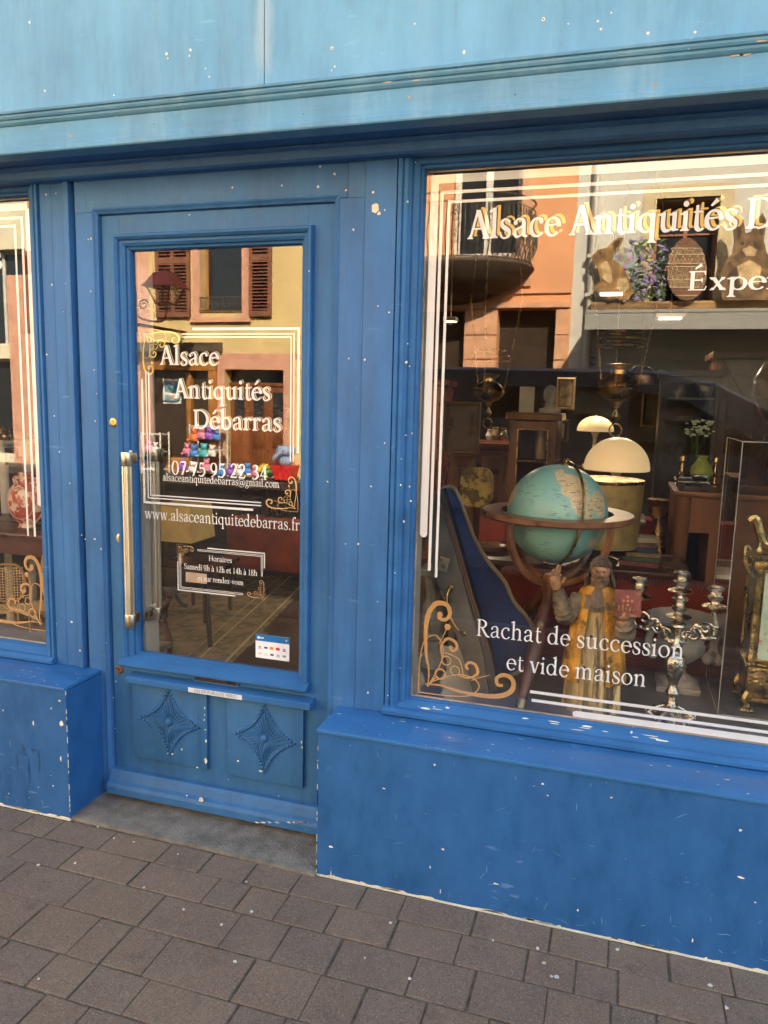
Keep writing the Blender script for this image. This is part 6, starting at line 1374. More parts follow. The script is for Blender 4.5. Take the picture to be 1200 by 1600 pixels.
b = B(); b.box(kx0 + .026, kx1 - .026, .424, .4395, zb0 + .175, zt0 - .045, .003); b.build('porcelain_panel', porc, kc)
b = B(); b.box(kx0 + .004, kx0 + .0115, .455, .575, zb0 + .175, zt0 - .045); b.build('side_panel', M('grey_painted_side', (.20, .22, .20), .3, var=.5, vs=22), kc)
for sx in (kx0 + .005, kx1 - .005):
    for y in (.42, .60):
        b = B(); b.tube(spl([(sx, y, zb0 + .06), (sx - .010 if sx < .6 else sx + .01, y - .01, zb0 + .035), (sx, y - .012, zb0 + .012)], 4), [.016, .016, .015, .014, .013, .012, .012, .013, .014], 8)
        for i in range(4): b.ball((sx - .018 + i * .010, y - .028, zb0 + .008), .0085, 7, (1, 1.5, .9))
        b.build('paw_foot', gilt, kc, True)
b = B()
for x in (kx0 + .0, kx1 - .0): b.lathe([(.012, 0), (.014, .006), (.006, .016), (.010, .024), (.013, .034), (.008, .046), (.003, .062), (0, .066)], (x, .42, zt0 - .003), 14)
b.split('finial', gilt, kc, True)
b = B(); xm = (kx0 + kx1) / 2
P = [(kx0 - .03, .47, zt0 + .12), (kx0 - .01, .47, zt0 + .13), (kx0 + .02, .47, zt0 + .05), (kx0 + .07, .47, zt0 + .06), (kx0 + .10, .47, zt0 + .11), (xm, .47, zt0 + .14), (kx1 - .10, .47, zt0 + .11), (kx1 - .07, .47, zt0 + .06), (kx1 - .02, .47, zt0 + .05), (kx1 + .01, .47, zt0 + .13)]
b.tube(spl(P, 6), .015, 8); b.lathe([(.0, 0), (.09, 0), (.08, .03), (.05, .05), (.04, .075), (.0, .09)], (xm, .5, zt0), 24)
for x, s in ((kx0 - .035, 1), (kx1 + .035, -1)):
    b.tube(spl([(x + s * .02, .43, zt0 - .06), (x, .42, zt0 - .02), (x - s * .005, .42, zt0 + .04), (x + s * .012, .42, zt0 + .03)], 4), .006, 6); b.tube([(x + s * .006 + .014 * math.cos(t), .42, zt0 - .005 + .014 * math.sin(t)) for t in [j * .6 for j in range(10)]], .003, 5)
b.build('scroll_crest', gilt, kc, True)
jr = at(1203, 700, .53); b = B(); b.lathe([(0, 0), (.07, 0), (.072, .01), (.055, .02), (.05, .035), (.09, .08), (.12, .14), (.122, .19), (.09, .25), (.05, .275), (.055, .29), (.0, .29)], (jr.x + .05, .53, 1.4225), 36)
t = thing('brown_jar', 'large dark brown bulbous jar standing on top of the acrylic case', 'jar', (jr.x + .05, .53, 1.4225)); b.build('jar_body', M('brown_glaze', (.045, .022, .012), .25, var=.5, vs=6), t, True)

# ------------------------------------------------------------------ furniture behind the display
def herring():
    m = bpy.data.materials.new('red_herringbone'); m.use_nodes = True; g = N(m); b = g.n['Principled BSDF']; co = g.new('TexCoord').outputs['Object']
    sp = g.new('SeparateXYZ'); g.link(co, sp.inputs[0])
    pp = g.new('Math', operation='PINGPONG'); pp.inputs[1].default_value = .030; g.link(sp.outputs[0], pp.inputs[0])
    ad = g.new('Math', operation='ADD'); g.link(pp.outputs[0], ad.inputs[0]); g.link(sp.outputs[2], ad.inputs[1])
    ml = g.new('Math', operation='MULTIPLY'); ml.inputs[1].default_value = 2 * PI / .014; g.link(ad.outputs[0], ml.inputs[0])
    sn = g.new('Math', operation='SINE'); g.link(ml.outputs[0], sn.inputs[0])
    c = mixc(g, ramp(g, sn.outputs[0], -.3, .3), (.075, .005, .005), (.24, .022, .010)); g.link(c, b.inputs['Base Color']); b.inputs['Roughness'].default_value = .9; return m
hb = herring()
so_ = thing('herringbone_sofa', 'low sofa in red and black herringbone cloth behind the display floor', 'sofa', (.05, 1.2, 0))
xl, xr, zt = at(775, 950, .85).x, at(1128, 1000, .85).x, at(850, 897, .85).z
b = B(); b.box(xl, xr, .82, .98, .05, zt, .03); b.build('backrest', hb, so_, True)
b = B(); b.box(xl + .16, xr - .16, .99, 1.5, .2, .44, .04); b.build('seat', hb, so_, True)
for x in (xl, xr - .15): b = B(); b.box(x, x + .15, .99, 1.5, .1, zt - .1, .04); b.build('armrest', hb, so_, True)
orv = M('rust_velvet', (.24, .035, .014), .9, var=.2, vs=5)
def chair(px0, px1, py0, y, label, mat=orv):
    a, z = at(px0, py0, y), at(px1, py0, y); t = thing('armchair', label, 'armchair', ((a.x + z.x) / 2, y + .3, 0)); wd = z.x - a.x
    b = B(); b.box(a.x, z.x, y, y + .13, .15, a.z, .04); b.build('backrest', mat, t, True)
    b = B(); b.box(a.x + .08, z.x - .08, y + .14, y + .62, .18, .42, .05); b.build('seat', mat, t, True)
    for x in (a.x, z.x - .07): b = B(); b.box(x, x + .07, y + .135, y + .6, .15, a.z - .16, .03); b.build('armrest', mat, t, True)
    for x in (a.x + .05, z.x - .05):
        for yy in (y + .05, y + .55): b = B(); b.lathe([(.015, 0), (.022, .15)], (x, yy, 0), 8); b.build('leg', darkwood, t)
chair(748, 850, 800, 1.9, 'rust red armchair seen left of the globe'); chair(955, 1023, 806, 2.1, 'rust red armchair seen right of the globe stand', M('dark_red_velvet', (.20, .012, .010), .9, var=.2)); chair(352, 520, 806, 3.1, 'red armchair standing on the rug seen through the door pane', M('door_chair_red', (.30, .045, .018), .9, var=.2))
def table(name, label, cat, x0, x1, y0, y1, z, mat, leg=.03, ap=.08):
    t = thing(name, label, cat, ((x0 + x1) / 2, (y0 + y1) / 2, 0)); b = B(); b.box(x0, x1, y0, y1, z - .025, z, .006); b.build('tabletop', mat, t, True)
    b = B(); b.box(x0 + .04, x1 - .04, y0 + .04, y0 + .06, z - .025 - ap, z - .026); b.box(x0 + .04, x1 - .04, y1 - .06, y1 - .04, z - .025 - ap, z - .026); b.box(x0 + .04, x0 + .06, y0 + .061, y1 - .061, z - .025 - ap, z - .026); b.box(x1 - .06, x1 - .04, y0 + .061, y1 - .061, z - .025 - ap, z - .026); b.build('apron', mat, t)
    for x in (x0 + .05, x1 - .05):
        for y in (y0 + .05, y1 - .05): b = B(); b.lathe([(leg * .6, 0), (leg * .8, .05), (leg * .75, z * .5), (leg, z - .1), (leg, z - .026)], (x, y, 0), 12); b.build('leg', mat, t, True)
    return t
a, z = at(745, 872, 1.15), at(1080, 905, 1.15)
table('console_table', 'long reddish wooden table behind the herringbone sofa', 'table', a.x, z.x, 1.15, 1.62, a.z, redwood)
pq = at(768, 858, 1.35); t = thing('bowl', 'shallow brown glazed bowl on the long table left of the globe', 'bowl', (pq.x, 1.35, a.z)); b = B(); b.lathe([(0, .002), (.035, .002), (.05, .02), (.075, .032), (.070, .032), (.045, .016), (0, .008)], (pq.x, 1.35, a.z), 30); b.build('bowl_body', M('brown_bowl', (.30, .15, .06), .3), t, True)
# drum shade lamp and mushroom lamp
ZT = a.z
dl = at(953, 797, 1.30); ztp, zbt = at(953, 749, 1.3).z, at(953, 852, 1.3).z
t = thing('drum_lamp', 'table lamp with wide olive gold drum shade right of the globe', 'table lamp', (dl.x, 1.3, ZT)); b = B(); b.lathe([(.150, zbt), (.152, zbt), (.162, ztp), (.160, ztp), (.148, zbt)], (dl.x - .02, 1.3, 0), 48); b.build('lamp_shade', drum, t, True)
b = B(); b.lathe([(.1635, ztp - .012), (.1645, ztp - .010), (.1645, ztp), (.1625, ztp + .002)], (dl.x - .02, 1.3, 0), 48); b.build('shade_trim', brass, t, True)
b = B(); b.lathe([(.07, ZT), (.07, ZT + .02), (.015, ZT + .03), (.02, (ZT + zbt) / 2), (.012, zbt + .1), (0, zbt + .1)], (dl.x - .02, 1.3, 0), 20); b.build('lamp_base', brass_dk, t, True)
def mushroom(px, py0, py1, rpx, y, label, base_z):
    c = at(px, py1, y); tpz = at(px, py0, y).z; r = rpx * (c - EYE).dot(F_) / FL; h = tpz - c.z; t = thing('mushroom_lamp', label, 'table lamp', (c.x, y, base_z))
    b = B(); b.lathe([(r * .98, -.004), (r, 0)] + [(r * math.cos(k * PI / 24), h * math.sin(k * PI / 24)) for k in range(1, 13)], (c.x, y, c.z), 48); b.build('lamp_shade', opal, t, True)
    b = B(); b.lathe([(r * .6, base_z + .01 - c.z), (r * .6, base_z + .025 - c.z), (.03, base_z + .05 - c.z), (.016, base_z + .12 - c.z), (.012, -.09), (.016, -.05), (.03, -.012), (.05, -.005)], (c.x, y, c.z), 24); b.build('lamp_base', M('cream_enamel', (.75, .68, .52), .35), t, True)
    b = B(); b.ball((c.x, y, tpz + .004), .006, 8); b.build('finial', steel, t); return t
cab = table('side_table', 'small dark table under the large mushroom lamp', 'table', at(915, 800, 1.75).x, at(1010, 800, 1.75).x, 1.68, 2.0, .95, darkwood)
mushroom(963, 683, 733, 50, 1.85, 'large mushroom lamp with cream opal dome above the drum shade', .95)
table('side_table', 'small dark table far back under the small mushroom lamp', 'table', at(895, 700, 3.6).x, at(965, 700, 3.6).x, 3.5, 3.9, 1.05, darkwood)
mushroom(930, 650, 673, 28, 3.7, 'smaller mushroom lamp farther back, left of the large one', 1.05)
# hanging brass oil lamps
def hanglamp(px, py, y, s, label):
    c = at(px, py, y); t = thing('hanging_lamp', label, 'hanging lamp', (c.x, y, 2.93)); b = B()
    b.lathe([(r * s, z * s) for r, z in ((0, -.075), (.012, -.07), (.02, -.05), (.045, -.04), (.07, -.02), (.075, 0), (.068, .01), (.075, .018), (.06, .03), (.05, .04), (.03, .05), (.028, .065), (.045, .075), (.05, .085), (.0, .09))], tuple(c), 32); b.build('oil_font', brass_dk, t, True)
    b = B(); b.lathe([(r * s, z * s) for r, z in ((0, -.125), (.01, -.12), (.017, -.105), (.010, -.09), (.004, -.076))], tuple(c), 16); b.tube([(c.x + .022 * s * math.cos(a), y, c.z - .155 * s + .024 * s * math.sin(a)) for a in [k * PI / 10 for k in range(20)]], .003 * s, 5, True); b.build('finial_ring', brass, t, True)
    b = B()
    for zz, r in ((.15, .085), (.175, .09), (.20, .07)): b.tube([(c.x + r * s * math.cos(a), y + r * s * math.sin(a), c.z + zz * s) for a in [k * PI / 16 for k in range(32)]], .0032 * s, 5, True)
    b.build('gallery_ring', brass, t, True); b = B()
    for k in range(3):
        a = k * 2 * PI / 3 + .4; p0 = Vector((c.x + .075 * s * math.cos(a), y + .075 * s * math.sin(a), c.z)); p1 = Vector((c.x + .15 * s * math.cos(a), y + .1 * s * math.sin(a), c.z + .45 * s)); p2 = Vector((c.x, y, 2.93)); 
        for A_, B_ in ((p0, p1), (p1, p2)):
            m = int((B_ - A_).length / .022)
            for i in range(m):
                q = A_ + (B_ - A_) * (i / m); dd = (B_ - A_).normalized() * .013; sd_ = Vector((math.cos(a + i % 2 * 1.5), math.sin(a + i % 2 * 1.5), 0)) * .004
                b.tube([q - dd, q + sd_, q + dd, q - sd_], .0011, 4, True)
    b.build('chain', brass, t)
hanglamp(966, 606, .62, .98, 'larger brass hanging oil lamp with round font above the mushroom lamp'); hanglamp(764, 612, .75, .8, 'smaller brass hanging oil lamp with pull ring over the picture')
t = thing('bronze_bowl_shade', 'dark bronze domed shade hanging right behind the larger oil lamp', 'lamp shade', at(1003, 600, .8)); q = at(1000, 600, .8); b = B(); b.lathe([(.06, 0), (.062, .02)] + [(.062 * math.cos(k * PI / 16), .02 + .05 * math.sin(k * PI / 16)) for k in range(1, 9)], tuple(q), 30); b.build('dome', M('dark_bronze', (.10, .06, .03), .3, .9, var=.3), t, True)
b = B(); b.tube([(q.x, .8, q.z + .07), (q.x, .8, 2.93)], .002, 5); b.build('cord', black, t)
# tapestry chair
a, z, m = at(720, 730, 2.2), at(771, 730, 2.2), at(745, 793, 2.2)
tap = M('floral_tapestry', (.30, .22, .07), .9, var=.3, vs=10, col2=(.09, .065, .02), c2=(.50, .56), c2s=16)
t = thing('tapestry_chair', 'small chair upholstered in yellow floral tapestry left of the globe', 'chair', ((a.x + z.x) / 2, 2.35, 0))
b = B(); xc = (a.x + z.x) / 2; hw = (z.x - a.x) / 2; b.prism([(xc + hw * math.copysign(abs(math.cos(k)) ** .6, math.cos(k)), (a.z + m.z) / 2 + (a.z - m.z) / 2 * math.copysign(abs(math.sin(k)) ** .6, math.sin(k))) for k in [i * PI / 14 for i in range(28)]], 2.2, 2.25); b.build('backrest', tap, t)
b = B(); b.box(xc - .14, xc + .14, 2.02, 2.42, .44, .56, .03); b.build('seat', tap, t, True)
for x in (xc - .12, xc + .12):
    for y in (2.05, 2.38): b = B(); b.lathe([(.014, 0), (.02, .44)], (x, y, 0), 8); b.build('leg', darkwood, t)
b = B(); b.box(xc - .13, xc - .11, 2.22, 2.25, .5, m.z + .02); b.box(xc + .11, xc + .13, 2.22, 2.25, .5, m.z + .02); b.build('back_frame', darkwood, t)
# framed picture, glazed wooden case, glass cabinet
def frame(px0, py0, px1, py1, y, label, mat, canvas, cat='picture'):
    a, z = at(px0, py1, y), at(px1, py0, y); t = thing('framed_picture', label, cat, ((a.x + z.x) / 2, y, a.z)); b = B(); pframe(b, a.x, z.x, a.z, z.z, [(0, y - .0), (0, y - .02), (-.012, y - .03), (-.025, y - .012), (-.025, y)]); b.build('frame', mat, t); b = B(); b.box(a.x + .02, z.x - .02, y - .005, y + .01, a.z + .02, z.z - .02); b.build('canvas', canvas, t)
    return t
frame(692, 628, 752, 706, 2.6, 'framed brown picture of a still life left of the hanging lamp', M('dull_gilt_frame', (.17, .11, .05), .6), M('still_life', (.13, .09, .06), .8, var=.2, vs=3, col2=(.035, .028, .012), c2=(.52, .58), c2s=5))
frame(868, 655, 890, 690, 2.4, 'small framed certificate above the glazed case', M('dull_gilt_frame', (.17, .11, .05)), M('paper_print', (.38, .33, .25), .8, var=.1))
def cabinet(px0, px1, py0, y, dp, label, mat, shelves, doorw=.05):
    a, z = at(px0, py0, y), at(px1, py0, y); t = thing('glass_cabinet', label, 'cabinet', ((a.x + z.x) / 2, y + dp / 2, 0)); b = B(); tz = a.z
    for x in (a.x, z.x - .03): b.box(x, x + .03, y + .03, y + dp, 0, tz)
    b.box(a.x + .031, z.x - .031, y + dp - .02, y + dp - .001, 0, tz - .001); b.box(a.x - .02, z.x + .02, y - .01, y + dp + .01, tz + .001, tz + .04, .006); b.box(a.x + .031, z.x - .031, y + .03, y + dp - .021, .001, .1); b.build('cabinet_case', mat, t)
    b = B(); pframe(b, a.x + doorw, z.x - doorw, .18, tz - doorw, [(0, y + .024), (0, y), (doorw * .9, y), (doorw * .9, y + .024)]); dr = b.build('cabinet_door', mat, t); b = B(); b.box(a.x + doorw, z.x - doorw, y + .010, y + .014, .18, tz - doorw); b.build('pane', glassmat('cabinet_glass', .03) if 'cabinet_glass' not in bpy.data.materials else bpy.data.materials['cabinet_glass'], dr)
    for s in shelves: b = B(); b.box(a.x + .032, z.x - .032, y + .04, y + dp - .022, s, s + .012); b.build('shelf', mat if doorw > .045 else M('glass_shelf', (.14, .16, .14), .15), t)
    return t, a.x, z.x, tz
t, x0, x1, tz = cabinet(796, 872, 656, 1.9, .3, 'narrow glazed wooden case with gilt edging behind the globe', midwood, (.6, .95, 1.2))
b = B(); pframe(b, x0 + .052, x1 - .052, .182, tz - .052, [(0, 1.896), (.005, 1.896), (.005, 1.899)]); b.build('gilt_edging', brass, t)
b = B(); b.lathe([(.03, 0), (.03, .15), (.012, .18), (.012, .22)], ((x0 + x1) / 2 + .03, 2.05, 1.215), 12); tag(b.build('bottle', M('dull_bottle', (.3, .22, .12), .3), None, True), 'pale bottle behind the glass of the narrow wooden case', 'bottle')
q = at(846, 655, 1.98); t = thing('stone_bust', 'small pale stone head on top of the narrow wooden case', 'bust', (q.x + .03, 2.0, tz + .042)); b = B(); bx_, bz_ = q.x + .04, tz + .042
b.lathe([(.06, 0), (.06, .02), (.03, .03), (.025, .06)], (bx_, 2.0, bz_), 20); b.ball((bx_, 2.0, bz_ + .10), .045, 14, (.85, .95, 1.15)); b.ball((bx_, 1.955, bz_ + .095), .009, 6, (.7, 1, 1.5)); b.build('bust_head', stone, t, True)
q = at(822, 640, 1.98); b = B(); b.box(q.x - .04, q.x + .04, 1.98, 2.0, bz_, bz_ + .14, .003); tag(b.build('card_display', M('paper_print', (.38, .33, .25))), 'blank upright card on top of the narrow wooden case', 'card')
t, x0, x1, tz = cabinet(1035, 1130, 588, 2.5, .35, 'tall black framed glass cabinet with vases behind the acrylic case', M('black_frame', (.02, .015, .012), .4), (at(1080, 625, 2.7).z, at(1080, 658, 2.7).z), .035)
def vase(px, py, y, h, r, mat, label, name='vase', prof=None):
    q = at(px, py, y); t = thing(name, label, 'vase', (q.x, y, q.z)); pr_ = prof or [(0, 0), (.5, 0), (.55, .05), (.8, .25), (1, .45), (.9, .65), (.5, .82), (.4, .9), (.55, 1), (.45, 1), (.3, .9), (0, .85)]
    b = B(); b.lathe([(a * r, c * h) for a, c in pr_], (q.x, y, q.z), 28); b.build('vase_body', mat, t, True); return t, q
vase(1062, 624, 2.68, .09, .035, M('dull_bottle', (.3, .22, .12)), 'small goblet shaped vase on the cabinet top shelf'); vase(1100, 624, 2.68, .15, .06, M('cut_crystal', (.35, .30, .22), .1, .6, var=.6, vs=30), 'broad crystal vase on the cabinet top shelf')
# wooden desk with green vase, flowers and a toy car
a, z = at(1052, 765, 1.7), at(1150, 765, 1.7); dz = at(1060, 766, 1.7).z
dk = table('writing_desk', 'tall orange brown wooden desk left of the acrylic case', 'desk', a.x, z.x + .5, 1.66, 2.15, dz, orangewood, .04, .18)
b = B(); b.box(a.x + .18, a.x + .6, 1.70, 2.1, .1, dz - .03); b.split('drawer_block', orangewood, dk)
t, q = vase(1095, 745, 1.95, .16, .055, M('lime_glaze', (.30, .36, .08), .3, var=.2), 'round lime green vase with a small ear standing on the desk'); 
q.z = dz
b = B(); b.tube([(q.x + .01 + .02 * math.cos(k), 1.95, dz + .15 + .018 * math.sin(k)) for k in [i * .4 for i in range(9)]], .006, 6); b.build('vase_ear', M('lime_glaze', (.3, .36, .08)), t)
for ob in (t,): ob.location.z = dz + .001
t = thing('white_flowers', 'small white blossoms above the green vase', 'flowers', at(1090, 700, 2.2)); b = B(); c_ = at(1092, 664, 2.2)
for i in range(50): q2 = at(rnd(1072, 1116), rnd(656, 682), 2.2 + rnd(-.05, .05)); b.ball(q2, rnd(.005, .011), 6, (1.3, 1, .7))
b.build('petal', M('petal_white', (.55, .62, .5), .7), t); b = B()
for i in range(7): b.tube(spl([(c_.x + rnd(-.01, .01), 2.2, dz), (c_.x + rnd(-.03, .03), 2.2, dz + .12), tuple(at(rnd(1075, 1112), rnd(662, 680), 2.2))], 4), .002, 4)
b.build('stem', M('green_leaf', (.05, .11, .03)), t)
q = at(1075, 762, 1.72); t = thing('toy_car', 'black vintage model car with round chrome headlamps on the desk', 'model car', (q.x, 1.78, dz)); cxx, cyy = q.x + .0, 1.78
b = B(); b.box(cxx - .05, cxx + .10, cyy - .04, cyy + .04, dz + .018, dz + .045, .008); b.box(cxx + .02, cxx + .09, cyy - .036, cyy + .036, dz + .046, dz + .078, .01); b.box(cxx - .045, cxx + .02, cyy - .02, cyy + .02, dz + .046, dz + .062, .006); b.build('car_body', M('black_enamel', (.012, .012, .014), .15, coat=.5), t, True)
for sx in (-.03, .08):
    for sy in (-.042, .042): b = B(); b.lathe([(0, -.006), (.018, -.006), (.02, 0), (.018, .006), (0, .006)], seg=16, mat=Matrix.Translation((cxx + sx, cyy + sy, dz + .02)) @ Matrix.Rotation(PI / 2, 4, 'X')); b.build('wheel', black, t, True)
for sy in (-.025, .025): b = B(); b.ball((cxx - .055, cyy + sy, dz + .05), .011, 10); b.build('headlight', silver, t, True)
# dark tall clock and wardrobes that fill the back of the shop
for px0, px1, py0, y, lab in ((560, 690, 600, 4.2, 'tall dark wardrobe far back behind the violin case'), (700, 800, 700, 3.4, 'dark sideboard behind the tapestry chair'), (1120, 1300, 560, 3.6, 'big dark brown cupboard behind the acrylic case'), (270, 420, 640, 5.5, 'dark bookcase at the back seen through the door pane')):
    a, z = at(px0, py0, y), at(px1, py0, y); t = thing('wardrobe', lab, 'cupboard', ((a.x + z.x) / 2, y + .25, 0)); b = B(); b.box(a.x, z.x, y, y + .5, 0, a.z, .01); b.box(a.x - .03, z.x + .03, y - .03, y + .52, a.z + .002, a.z + .05, .01); b.build('carcass', redwood, t)
    for k in (0, 1): w2 = (z.x - a.x) / 2; b = B(); pframe(b, a.x + k * w2 + .09, a.x + (k + 1) * w2 - .09, .2, a.z - .12, [(0, y - .002), (.0, y - .01), (.07, y - .015), (.07, y - .001)]); b.build('cupboard_door', midwood, t)
b = B()
for i in range(6): q = at(rnd(715, 790), 700, 3.6); r_ = rnd(.02, .05); t = thing('ornament', ['brass pot', 'grey pewter jug', 'brown pottery cup', 'white china dish', 'green glass bottle', 'dark bronze bowl'][i] + ' standing on the far dark sideboard', 'ornament', (q.x, 3.6, q.z + .05)); o_ = B(); o_.lathe([(r_ * .6, 0), (r_, r_), (r_ * .5, r_ * 2.2), (r_ * .7, r_ * 2.6), (0, r_ * 2.6)], (q.x, 3.6, at(740, 700, 3.4).z + .055), 14); o_.build('pot', [brass, silver, stone, vinylwhite, M('dull_bottle', (.3, .22, .12)), brass_dk][i], t, True)

frame(905, 745, 935, 790, 3.3, 'small gilt framed mirror low behind the globe', brass, M('old_mirror', (.25, .24, .2), .08, .9))
frame(1000, 615, 1030, 668, 3.2, 'narrow framed print left of the black glass cabinet', M('dull_gilt_frame', (.17, .11, .05)), M('green_print', (.10, .13, .09), .7, var=.4, vs=6))
frame(868, 590, 900, 640, 3.9, 'dim framed engraving high between the two hanging lamps', M('dull_gilt_frame', (.17, .11, .05)), M('engraving', (.30, .27, .2), .7, var=.5, vs=14))
bk_c = [(.20, .05, .03), (.06, .10, .05), (.25, .17, .06), (.04, .05, .10), (.14, .08, .04), (.32, .26, .16)]
for i, nm in enumerate(('dark red', 'dark green', 'ochre', 'navy', 'brown', 'cream')):
    q = at(1000, 890, 1.3); zz = ZT + .001 + i * .022; b = B(); sx = .085 - .005 * i; b.box(q.x - sx, q.x + sx, 1.26, 1.40 - .006 * i, zz, zz + .0205, .002, mat=Matrix.Translation((q.x, 1.33, 0)) @ Matrix.Rotation(.12 * (i % 3 - 1), 4, 'Z') @ Matrix.Translation((-q.x, -1.33, 0)))
    tag(b.build('book', M('book_' + nm.replace(' ', '_'), bk_c[i], .7, var=.3, vs=20)), nm + ' cloth book in the pile on the long table behind the saint', 'book', 'books piled on the long table')
for i, (px, lab) in enumerate(((1068, 'turned brass candlestick on the writing desk, left one'), (1122, 'turned brass candlestick on the writing desk, beside the acrylic case'))):
    q = at(px, 760, 1.8); b = B(); b.lathe([(.03, 0), (.03, .006), (.012, .015), (.008, .05), (.016, .06), (.008, .075), (.008, .12), (.018, .13), (.014, .15), (0, .15)], (q.x, 1.98, dz + .001), 18); t = thing('candlestick', lab, 'candlestick', (q.x, 1.98, dz)); b.build('candlestick_stem', brass, t, True)
q = at(1010, 1000, 1.05); t = thing('floor_vase', 'tall dark brass vase far back between drum lamp and desk', 'vase', (at(1030, 800, 2.3).x, 2.3, 0)); b = B(); b.lathe([(.09, 0), (.12, .15), (.15, .45), (.10, .75), (.05, .9), (.07, 1.0), (0, 1.0)], (at(1030, 800, 2.3).x, 2.3, 0), 28); b.build('vase_body', brass_dk, t, True)
# ------------------------------------------------------------------ seen through the door
def rugmat():
    m = bpy.data.materials.new('worn_rug'); m.use_nodes = True; g = N(m); b = g.n['Principled BSDF']; co = g.new('TexCoord').outputs['Object']
    v = g.new('TexVoronoi'); v.inputs['Scale'].default_value = 7; g.link(co, v.inputs[0]); c = mixc(g, ramp(g, v.outputs['Distance'], .2, .6), (.34, .27, .15), (.13, .12, .06)); c = mixc(g, ramp(g, noise(g, co, 22), .45, .6), c, (.28, .20, .11)); g.link(c, b.inputs['Base Color']); b.inputs['Roughness'].default_value = .95; return m
b = B(); RG = [atz(345, 1045, 0), atz(475, 930, 0), Vector((-2.2, 4.6, 0)), Vector((-4.0, 3.4, 0))]
ra, rb = atz(350, 1050, 0), atz(470, 925, 0); dv = (rb - ra).normalized(); nv = Vector((-dv.y, dv.x, 0))
mt = Matrix((( dv.x, nv.x, 0, ra.x), (dv.y, nv.y, 0, ra.y), (0, 0, 1, .001), (0, 0, 0, 1)))
rg = thing('rug', 'worn beige and olive patterned rug on the dark floor seen through the door', 'rug', (ra.x, ra.y, 0))
b = B(); b.box(-1.0, 2.3, .0, 1.7, .0, .008, mat=mt); b.build('pile', rugmat(), rg); b = B(); b.box(-1.01, 2.31, .03, .045, .0085, .010, mat=mt); b.box(-1.01, 2.31, .20, .21, .0085, .010, mat=mt); b.box(-1.01, 2.31, .28, .285, .0085, .010, mat=mt); b.build('rug_border', M('rug_border_tan', (.5, .40, .24), .95), rg)
lx = at(286, 812, 2.3); tz = at(286, 880, 2.3).z
table('lamp_table', 'small reddish table with curved legs carrying the square shade lamp', 'table', at(248, 880, 2.1).x, at(330, 880, 2.1).x, 2.05, 2.5, at(286, 872, 2.3).z, redwood, .02, .05)
t = thing('square_shade_lamp', 'table lamp with boxy cream gold shade seen below the web address', 'table lamp', (lx.x, 2.3, at(286, 872, 2.3).z)); a, z = at(256, 838, 2.3), at(318, 790, 2.3); b = B(); pyr(b, Vector((lx.x, 2.3, 0)), (z.x - a.x) / 2, a.z, (z.x - a.x) / 2 * .9, z.z); b.build('lamp_shade', M('shade_gold', (.50, .36, .12), .7, emit=.012), t); b = B(); bz0 = at(286, 872, 2.3).z; b.lathe([(.06, bz0 + .001), (.06, bz0 + .015), (.012, bz0 + .02), (.016, bz0 + .06), (.01, a.z + .02)], (lx.x, 2.3, 0), 16); b.build('lamp_base', brass_dk, t, True)
ca = atz(262, 1045, 0); t = thing('bentwood_chair', 'dark chair with curved wooden leg just inside the door', 'chair', (ca.x - .1, ca.y + .2, 0))
b = B(); b.tube(spl([(ca.x, ca.y, .0), (ca.x + .015, ca.y, .16), (ca.x - .02, ca.y, .30), (ca.x + .02, ca.y, .42)], 6), [.015] + [.017] * 17 + [.024], 8); b.build('leg', redwood, t, True)
b = B(); b.tube(spl([(ca.x - .45, ca.y, .0), (ca.x - .46, ca.y, .16), (ca.x - .43, ca.y, .30), (ca.x - .45, ca.y, .42)], 6), .018, 8); b.build('leg', redwood, t, True)
b = B(); b.box(ca.x - .47, ca.x + .04, ca.y - .02, ca.y + .4, .42, .48, .02); b.build('seat', M('dark_leather_seat', (.03, .02, .015), .5), t, True)
b = B(); q = at(292, 915, ca.y + .7); b.tube([(q.x + .10 * math.cos(k), ca.y + .7, q.z + .14 * math.sin(k)) for k in [i * PI / 10 for i in range(5, 16)]], .012, 6); b.tube([(ca.x + .02, ca.y + .38, .45), (ca.x + .04, ca.y + .4, 0)], .015, 6); b.build('bentwood_back', black, t, True)
# ------------------------------------------------------------------ seen through the left window
tx1, tz_, ty = at(72, 830, 1.05).x, at(40, 832, 1.0).z, 1.0
table('antique_table', 'polished reddish table carrying the round red vase in the left window', 'table', -4.0, tx1 + .12, .95, 1.5, tz_, redwood, .03, .1)
vq = at(42, 822, 1.15); t = thing('moon_vase', 'round flat red and white porcelain vase on the table in the left window', 'vase', (vq.x, 1.15, tz_))
mv = M('red_white_porcelain', (.42, .085, .05), .2, var=.2, vs=12, col2=(.70, .52, .42), c2=(.50, .53), c2s=17)
r_ = abs(at(68, 780, 1.15).x - at(13, 780, 1.15).x) / 2; zc = tz_ + r_ * 1.12
b = B(); b.ball((vq.x, 1.15, zc), r_, 32, (1, .5, 1)); b.lathe([(r_ * .45, 0), (r_ * .42, r_ * .08), (r_ * .3, r_ * .2)], (vq.x, 1.15, tz_), 28, 1, .7); b.lathe([(r_ * .36, r_ * .9), (r_ * .27, r_ * 1.1), (r_ * .25, r_ * 1.28), (r_ * .34, r_ * 1.42), (r_ * .30, r_ * 1.42), (.0, r_ * 1.3)], (vq.x, 1.15, zc), 28, 1, .7); b.build('vase_body', mv, t, True)
b = B(); b.tube([(vq.x + r_ * 1.0 * math.cos(k), 1.15 - .004, zc + r_ * 1.0 * math.sin(k)) for k in [i * PI / 24 for i in range(48)]], .006, 6, True); b.tube([(vq.x + r_ * .72 * math.cos(k), 1.15 - r_ * .36, zc + r_ * .72 * math.sin(k)) for k in [i * PI / 24 for i in range(48)]], .003, 5, True); b.build('vase_band', M('porcelain_pink', (.62, .38, .30), .25), t, True)
